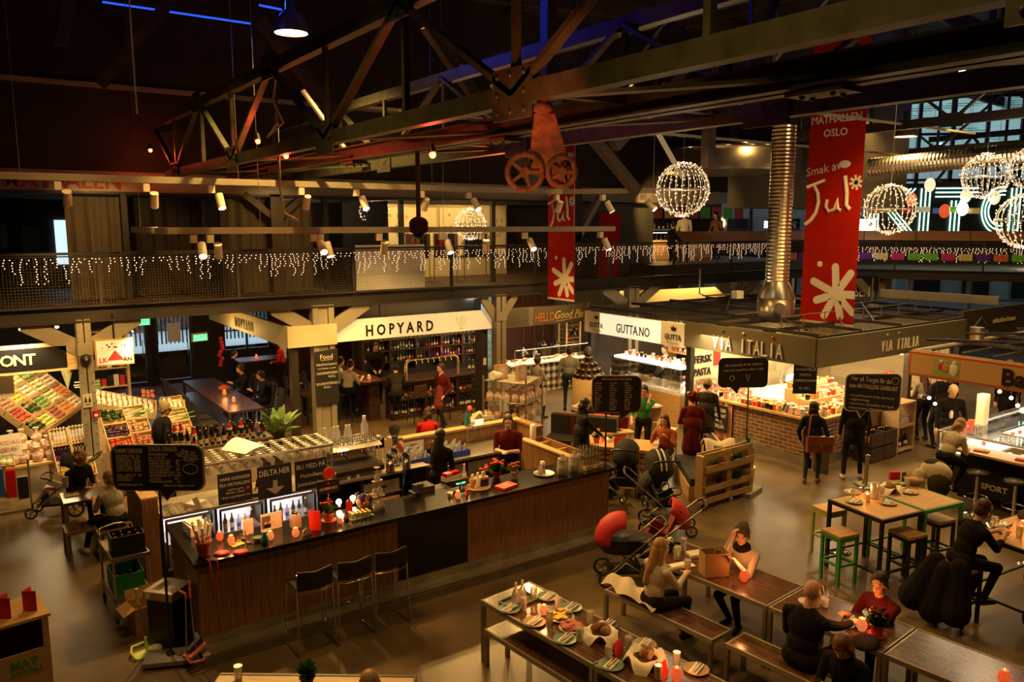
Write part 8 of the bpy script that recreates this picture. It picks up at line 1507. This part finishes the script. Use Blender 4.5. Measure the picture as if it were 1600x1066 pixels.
def person(label,loc,face,H=1.7,sit=None,lean=0,hd=(0,0),hl=None,hr=None,fl=None,fr=None,top='cl_black',bot='cl_black',shoe='black',skin='skin',hair='hair_brown',hs='short',slv=1,coat=0,neck=None,z=0,vox=.011,w=1.0,extra=None,side=0):
    """local frame: x forward, y left. sit = seat height; hl/hr hand spots, fl/fr foot spots"""
    s = H/1.7; t = thing('person',label,'person',(loc[0],loc[1],z),R(face)); hip = V((0,0,(sit+.1) if sit else .93*s)); Lr = Mx.Rotation(R(side),3,'X') @ Mx.Rotation(R(lean),3,'Y')
    def T(x,y,z_): return hip+Lr@V((x*s,y*s*w,z_*s))
    P = []; c = lambda a,r0,b,r1,m: P.append(('c',(V(a),r0*s,V(b),r1*s),m)); e = lambda p,r,m,q=None: P.append(('e',(V(p),tuple(k*s for k in r),q or Lr),m))
    c(T(0,-.07,.0),.115,T(0,.07,.0),.115,bot); e(T(0,0,.14),(.11,.145*w,.16),top); e(T(.01,0,.33),(.125,.17*w,.19),top); c(T(0,-.13,.42),.062,T(0,.13,.42),.062,top); c(T(0,0,.44),.07,T(.01,0,.5),.05,skin if not neck else neck)
    if neck: e(T(.02,0,.5),(.11,.12,.06),neck)
    HR = Lr @ Mx.Rotation(R(-lean*.6),3,'Y') @ Mx.Rotation(R(hd[0]),3,'Z') @ Mx.Rotation(R(hd[1]),3,'Y'); hb = T(.015,0,.52)
    def Q(x,y,z_): return hb+HR@V((x*s,y*s,z_*s))
    def he(p,r,m): e(Q(*p),r,m,HR)
    c(T(.0,0,.46),.052,Q(.0,0,.06),.05,skin); he((.0,0,.155),(.094,.076,.098),skin); he((.03,0,.09),(.066,.058,.075),skin); he((.062,0,.045),(.026,.03,.022),skin); c(Q(.088,0,.135),.011,Q(.105,0,.105),.014,skin); he((.085,0,.07),(.014,.024,.008),'lips'); c(Q(.083,-.03,.157),.012,Q(.083,.03,.157),.012,skin)
    for k in (-1,1): he((-.005,k*.078,.115),(.018,.01,.028),skin)
    for k,hand in ((1,hl),(-1,hr)):
        sh = T(0,k*.175,.405); tgt = V(hand)*1 if hand else T(.05,k*.27,.405)-V((0,0,.52*s)); 
        el,wr = ik(sh,tgt,.28*s,.25*s,(-.4,k*.6,-1.4)); c(sh,.06,el,.045,top); fo = top if slv else skin
        if 0 < slv < 1: c(el,.043,el+(wr-el)*slv,.04,top); fo = skin
        if not slv: c(sh+(el-sh)*.55,.043,el,.04,skin)
        c(el,.042,wr,.029,fo); d = (wr-el).normalized(); up = Z_-d*d.z; up = up.normalized() if up.length > .15 else X_; sd = d.cross(up).normalized(); pc = wr+d*.05*s; c(wr,.026,pc+d*.02*s,.03,skin); c(pc+sd*.02*s,.019,pc-sd*.02*s,.019,skin)
        for j in range(4): f0 = pc+d*.03*s+sd*(.027-.018*j)*s; f1 = f0+(d*.035-up*.006)*s*(1,1.1,1.05,.85)[j]; f2 = f1+(d*.018-up*.026)*s; c(f0,.0095,f1,.0088,skin); c(f1,.0088,f2,.008,skin)
        c(pc+sd*k*.02*s-d*.02*s,.012,pc+sd*k*.05*s+d*.02*s,.01,skin)
    for k,foot in ((1,fl),(-1,fr)):
        hj = hip+V((0,k*.095*s,-.02)); dflt = V((.42,k*.12,.08)) if sit else V((0,k*.11,.08)); ft = V(foot) if foot else dflt; kn,an = ik(hj,ft,.44*s,.43*s,(1,k*.08,.25)); c(hj,.088,kn,.058,bot); c(kn,.057,an,.038,bot); c(an-V((.03,0,.035))*s,.042,an+V((.15,k*.02,-.045))*s,.03,shoe); c(an,.042,an-V((.02,0,.03))*s,.045,shoe)
    if coat: c(T(0,0,.1),.15,hip-V((0,0,coat-.1)),.17+coat*.08,top); e(T(0,0,.12),(.16,.19,.2),top)
    for p in extra or []: P.append(p)
    me = remeshed(P,vox,'body'); b = bpy.data.objects.new('body',me); SC.collection.objects.link(b); b.parent = t
    f = MB()
    for k in (-1,1): f.ball(Q(.078,k*.032,.132),.0125*s,'chalk',(1,1,.6),8,HR).ball(Q(.087,k*.032,.132),.0075*s,'eye',(1,1,.9),6,HR).bar(Q(.088,k*.016,.157),Q(.082,k*.05,.155),.01*s,.006*s,'hair_brown' if hs != 'bald' else skin)
    f.build('eyes',t); Hh = []; h = lambda p,r: Hh.append(('e',(Q(*p),tuple(k*s for k in r),HR),hair)); hc = lambda a,r0,b_,r1: Hh.append(('c',(Q(*a),r0*s,Q(*b_),r1*s),hair))
    if hs == 'bald': return t
    h((-.015,0,.178),(.1,.087,.094)); h((-.042,0,.125),(.072,.084,.085))
    for k in (-1,1): hc((.02,k*.066,.17),.024,(-.02,k*.078,.1),.022)
    if hs in ('long','blond'):
        hc((-.05,0,.12),.075,(-.1,0,-.12),.07); hc((-.09,.02,-.1),.07,(-.13,.03,-.3),.045)
        for k in (-1,1): hc((-.02,k*.075,.13),.025,(-.03,k*.085,-.05),.03)
    if hs == 'bob':
        for k in (-1,1): hc((.01,k*.072,.15),.028,(.0,k*.078,.04),.032)
        hc((-.06,-.03,.1),.06,(-.06,.03,.03),.055); hc((.07,-.035,.195),.022,(.07,.035,.195),.022)
    if hs == 'tail': h((-.1,0,.15),(.035,.035,.035)); hc((-.11,0,.13),.035,(-.13,0,-.04),.022)
    if hs == 'bun': h((-.12,0,.16),(.045,.045,.045))
    if hs == 'curly':
        rr = random.Random(5)
        for k in range(26): a = rr.uniform(0,6.28); q = rr.uniform(-.3,1.3); h((-.03+.1*cos(a)*cos(q),.1*sin(a)*cos(q),.16+.1*sin(q)),(.032,.032,.032))
    if hs in ('beanie','cap'):
        Hh[:] = Hh[1:]; ob = MB().lathe([(.098*s,.13*s),(.1*s,.17*s),(.092*s,.22*s),(.06*s,.265*s),(.0001,.28*s)],m='cl_beanie' if hs == 'beanie' else 'cl_cap',n=20)
        if hs == 'beanie': ob.ball((-.05*s,0,.23*s),.075*s,'cl_beanie',(1.1,1,.8),12)
        else: ob.bar((.07*s,0,.165*s),(.16*s,0,.145*s),.14*s,.01,'cl_cap')
        ob.v = [tuple(hb+HR@(V(v)-V((.01,0,0)))) for v in ob.v]; ob.build('hat',t)
    hm = remeshed(Hh,.009,'hair',2); o = bpy.data.objects.new('hair',hm); SC.collection.objects.link(o); o.parent = t; return t
def fa(px,py,z=0): return at(px,py,z)
FA = math.degrees(YAW)      # facing away; FA+180 faces the viewer; FA-90 faces the picture's right side
N = .0075
# the tables in front
person('blonde woman in a pale grey sweater seated on the bench beside a white coat',(6.62,6.5),FA-62,1.7,.46,8,(-8,4),(.5,.12,.82),(.45,-.05,.8),(.55,.12,.08),(.42,-.1,.08),'cl_sweater','cl_black','black','skin_pale','hair_blond','long',vox=N)
person('person in brown beanie and black scarf holding a glass across from the blonde',(8.0,6.22),187,1.7,.46,12,(20,-4),(.42,.12,.95),(.3,-.04,1.2),(.3,.1,.08),(.2,-.1,.08),'cl_sweater','cl_black','black','skin_pale','hair_dark','beanie',neck='cl_black',vox=N,extra=None)
person('bald man in black seen from behind, reaching for the orange candle',(6.98,4.68),FA-52,1.82,.46,10,(2,16),(.38,.15,.8),(.62,-.22,.84),None,None,'cl_black','cl_black','black','skin','skin','bald',slv=.8,vox=N,w=1.15)
person('smiling woman in a burgundy v-neck sweater leaning on the table',(8.2,4.45),176,1.68,.46,16,(14,-2),(.5,-.02,.8),(.42,-.22,.8),None,None,'cl_burg','cl_black','black','skin','hair_dark','bun',slv=.5,vox=N)
person('brown haired woman in a black top looking down, nearest the lower edge',(6.72,3.98),190,1.66,.46,10,(0,34),(.34,.1,.8),(.34,-.1,.8),None,None,'cl_black','cl_black','black','skin','hair_auburn','bob',slv=1,vox=N)
q = at(572,1050,1.2); person('head of a light brown haired person at the bottom edge',(q.x-.03,q.y-.12),FA,1.62,.42,2,(0,0),None,None,None,None,'cl_grey','cl_black','black','skin','hair_blond','bob',vox=N)
person('bearded man in a black jacket seated at the right high table',(10.28,4.66),FA-78,1.8,.74,22,(0,14),(.6,.1,1.12),(.56,-.08,1.12),(.3,.1,.3),(.3,-.1,.3),'cl_black','cl_black','black','skin','hair_brown','short',slv=.55,vox=N)
person('person in dark clothes cut by the right edge behind the high table',(12.55,4.1),200,1.7,.74,10,(0,10),(.5,0,1.1),(.5,-.1,1.1),(.2,.1,.3),(.2,-.1,.3),'cl_black','cl_black',hair='hair_dark',hs='bob')
person('blonde haired person in a beige top bending over the oak ledge',(14.5,6.98),-8,1.68,.8,28,(-10,22),(.5,.1,1.02),(.45,-.12,1.0),(.2,.1,.35),(.15,-.1,.35),'cl_beige','cl_black','black','skin','hair_blond','bob',slv=.8)
def cloak(name,label,loc,P): o = bpy.data.objects.new(name,remeshed(P,.014,name,3)); SC.collection.objects.link(o); o.location = loc; tag(o,label,'coat')
cloak('draped_coat','olive and beige coat draped over the stool of the bending person',(14.3,7.0,0),[('e',((-.06,0,.66),(.15,.29,.2)),'cl_beige'),('e',((-.14,-.1,.45),(.13,.2,.24)),'cl_olive'),('e',((-.2,.24,.42),(.09,.13,.27)),'cl_beige'),('e',((-.02,.05,.8),(.14,.2,.07)),'cl_olive')])
cloak('hanging_coat','long black coat draped from the stool of the bearded man',(10.05,4.72,0),[('c',((.05,-.15,.78),.13,(-.1,-.2,.25),.19),'cl_black'),('c',((.05,.15,.78),.12,(-.15,.3,.3),.2),'cl_black'),('c',((0,0,.7),.14,(-.15,.05,.2),.18),'cl_black')])
person('grey haired man with glasses in a dark coat and white shirt',(16.9,8.12),225,1.78,None,2,(0,22),(.15,.3,.85),(.15,-.3,.85),None,None,'cl_black','cl_black','black','skin','hair_grey','short',extra=[('c',(V((.12,-.015,1.1)),.035,V((.09,-.01,1.4)),.04),'cl_white')],w=1.15)
person('woman in dark clothes carrying a big brown leather satchel by the brick counter',(13.5,9.05),FA-30,1.66,None,0,(-40,0),(.1,.24,.85),(.12,-.24,.9),None,(.16,-.1,.08),'cl_black','cl_jeans','shoe_brown','skin','hair_dark','bob',coat=.15)
t = thing('leather_satchel','large brown leather satchel hanging at the back of the dark dressed woman','bag',(13.42,8.85,.72),YAW-pi/2); MB().box(-.24,-.07,0,.24,.07,.3,'leather').box(-.25,-.09,.14,.25,-.06,.32,'leather').build('body',t); MB().tube([(-.22,0,.3),(-.15,.1,.7),(0,.2,.75),(.2,0,.3)],.015,'leather').build('strap',t); MB().box(-.02,-.1,.12,.02,-.09,.17,'brass').build('buckle',t)
person('person in black behind the gift card board, jeans and pale sneakers',(14.45,8.75),FA-15,1.85,None,0,(0,0),(.1,.26,.9),(.1,-.26,.9),(-.02,.17,.08),(.1,-.16,.08),'cl_black','cl_navy','cl_beige','skin','hair_dark','short',coat=.2)
person('vendor in a grey top and pale apron behind the poppy mural counter',(17.5,12.5),200,1.7,None,4,(10,20),(.3,.1,1.0),(.3,-.1,1.0),top='cl_grey',hair='hair_dark',hs='bun',slv=.4)
person('customer in a pale jacket at the brick corner of the far stall end',(18.5,9.5),60,1.7,None,8,(0,15),(.35,.1,1.1),(.3,-.1,1.1),top='cl_beige',bot='cl_black',hair='hair_brown',hs='long')
person('tall customer in black with a red brown shoulder bag',(18.15,8.95),75,1.85,None,4,(20,10),(.3,.2,1.15),(.2,-.25,1.0),top='cl_black',hair='hair_dark',hs='short',coat=.25,w=1.15); t = thing('shoulder_bag','red brown shoulder bag on the tall customer in black','bag',(18.25,8.72,.85),-.6); MB().box(-.2,-.06,0,.2,.06,.36,'leather').build('body',t); MB().tube([(-.12,0,.36),(-.05,0,.7),(.05,0,.36)],.012,'leather').build('strap',t)
person('shopper in a dark coat standing in the shadow under the ochre sign',(20.6,8.6),230,1.75,None,0,(0,10),top='cl_black',coat=.3,hair='hair_dark'); person('shopper with blond hair deep in the aisle under the ochre sign',(21.6,9.0),30,1.7,None,0,(0,5),top='cl_navy',coat=.3,hair='hair_blond',hs='long')
person('vendor in a dark jacket and shirt behind the bright deli case',(15.9,15.4),195,1.8,None,0,(0,12),top='cl_black',hair='hair_brown',extra=[('c',(V((.12,0,1.15)),.04,V((.09,0,1.45)),.04),'cl_white')])
# lounge and centre
person('customer in a black cap and dark parka before the pink curtain',(13.3,11.6),FA-25,1.72,None,4,(-20,5),(.3,.2,1.1),None,top='cl_olive',coat=.35,hair='hair_dark',hs='cap',neck='cl_beige',w=1.1)
person('person in a long burgundy coat and knitted hat seen from behind',(12.1,10.9),FA-10,1.68,None,6,(0,14),(.25,.15,1.0),(.25,-.15,1.0),top='cl_burg',coat=.5,hair='cl_burg',hs='curly',w=1.05)
person('young woman in an orange jumper seated in the lounge with a child',(11.5,11.05),200,1.65,.46,6,(0,6),(.3,.15,.9),(.3,-.12,.95),top='cl_orange',bot='cl_brownpants',hair='hair_brown',hs='long')
person('person in a green top and black trousers behind the small crowded board',(11.75,11.95),FA+160,1.72,None,2,(0,8),(.1,.12,1.45),(.3,-.2,1.0),top='cl_green',slv=.4,hair='hair_dark')
person('woman with black bob in a dark coat and scarf holding a pram handle',(9.85,11.75),FA-75,1.7,None,3,(0,12),(.4,.15,.95),(.4,-.1,.95),top='cl_olive',coat=.45,hair='hair_dark',hs='bob',neck='cl_black',w=1.1)
person('woman in a grey cardigan with a low bun behind the gift rack',(12.2,16.4),10,1.68,None,2,(10,8),(.35,.2,1.05),(.35,-.05,1.1),(-.05,.1,.08),(.15,-.1,.08),'cl_grey','cl_navy',hair='hair_brown',hs='bun',coat=.2)
person('man in a grey shirt seen from behind at the gingham counter',(13.55,16.7),FA-10,1.78,None,2,(-30,0),top='cl_grey',bot='cl_jeans',hair='hair_dark',w=1.1)
person('waitress walking past the pub counter in a burgundy cardigan and red apron',(9.7,16.95),195,1.68,None,4,(-10,5),(.15,.2,.9),(-.1,-.22,.85),(.12,.1,.08),(-.15,-.1,.1),'cl_burg','cl_navy',hair='hair_brown',extra=[('c',(V((.13,0,1.05)),.09,V((.12,0,.65)),.16),'dark_red_cloth'),('c',(V((.1,0,1.2)),.05,V((.08,0,1.38)),.04),'cl_white')])
person('person in a red sweater seated low behind the bar partition',(7.75,14.2),FA+10,1.65,.45,10,(-15,20),(.35,.1,.75),(.35,-.1,.75),top='cl_red',hair='hair_brown',hs='bob'); one('low_bench','low bench behind the partition under the person in red','bench',MB().box(-.5,-.2,.38,.5,.2,.45,'dark_wood').box(-.46,-.16,0,-.42,.16,.38,'black').box(.42,-.16,0,.46,.16,.38,'black'),(7.75,14.2,0))
q = at(690,790,.95); person('long haired barista in black seen in profile, hand raised to her face',(6.35,11.25),40,1.7,None,2,(-25,8),(.12,.14,1.42),(.25,-.1,1.0),top='cl_black',hair='hair_dark',hs='long',slv=.95,vox=N)
person('barista in a burgundy t-shirt facing the room, wiping something',(7.86,11.4),FA+170,1.74,None,3,(12,10),(.28,.06,1.12),(.28,-.06,1.12),top='cl_burg',bot='cl_black',hair='hair_brown',hs='bun',slv=0,vox=N,skin='skin_pale',w=1.12)
# pub guests
for l,x,y,f,kw in (('guest in a white shirt seen from behind at the pub side arm',7.95,19.6,0,dict(top='cl_white',slv=.5)),('guest with dark hair and cream t-shirt leaning at the pub side arm',8.0,18.95,25,dict(top='cl_beige',slv=0)),('guest in a dark green waistcoat on the pub stool nearest the corner',8.9,17.9,75,dict(top='cl_olive',slv=1)),('guest in black at the far side arm of the pub counter',7.95,21.3,0,dict(top='cl_black'))): person(l,(x,y),f,1.75,.74,12,(0,10),(.45,.12,1.1),(.45,-.12,1.1),(.25,.1,.3),(.25,-.1,.3),hair='hair_dark',**kw)
person('bartender in black working behind the pub counter',(9.6,20.6),250,1.78,None,4,(0,20),(.3,.1,1.0),(.3,-.1,1.0),top='cl_black',hair='hair_dark')
person('white blonde woman in a red sweater standing in the back of the pub',(7.75,23.2),140,1.7,None,0,(0,0),(.25,.1,1.0),None,top='cl_red',hair='hair_grey',hs='long')
for l,x,y,f,c_ in (('guest in dark blue seated by the side window of the pub',6.5,24.2,0,'cl_navy'),('dark haired guest in black near the bread basket',6.15,21.5,180,'cl_black'),('guest in a dark suit and white collar at the long dark table',6.3,20.2,170,'cl_navy'),('bearded guest in brown behind the steel post',7.2,20.7,-90,'cl_brownpants')): person(l,(x,y),f,1.72,.48,8,(0,12),(.35,.1,.85),(.35,-.1,.85),top=c_,hair='hair_dark')
# left side
person('elderly man in a tweed flat cap and black puffer jacket walking right',(2.92,15.75),FA-55,1.78,None,4,(-25,4),(.12,.34,.9),(.12,-.34,.9),(.1,.1,.08),(-.1,-.1,.08),'cl_black','cl_navy',hair='hair_grey',hs='cap',coat=.1,w=1.3,extra=[('e',(V((-.02,0,1.2)),(.18,.25,.3)),'cl_black')])
person('curly haired person in a black puffer jacket seated behind the small table',(1.35,14.95),305,1.66,.46,10,(10,14),(.3,.15,.75),(.3,-.1,.7),top='cl_black',hair='hair_blond',hs='curly',w=1.15)
person('woman with a blond ponytail and pale t-shirt at the small table',(1.7,13.2),110,1.68,.46,10,(15,6),(.42,.12,.8),(.4,-.02,.8),(.4,.3,.08),(.2,.2,.08),'cl_sweater','cl_black','paper','skin_pale','hair_blond','tail',slv=0)
person('person in a dark skirt cut by the left edge of the view',(-.08,13.9),60,1.7,None,0,(0,0),top='cl_black',coat=.5)
# gallery
for l,px,y,f,c_,hs_ in (('person in a white shirt seen from behind on the gallery',1070,19.0,FA,'cl_white','short'),('person in a plaid shirt and dark cap on the gallery',1121,20.0,190,'cl_plaid','bob'),('dark dressed person beside the white shirt on the gallery',1050,19.8,0,'cl_black','short'),('dark dressed person at the gallery bar beside the corrugated duct',1243,22,200,'cl_black','short')):
    p = aty(px,350,y); person(l,(p.x,y),f,1.75,None,5,(0,15),(.3,.15,1.0),(.3,-.15,1.0),top=c_,hair='hair_dark',hs=hs_,z=GZ+(.35 if y > 18 and px != 1050 and px != 1243 or px == 1070 else 0),slv=.6)
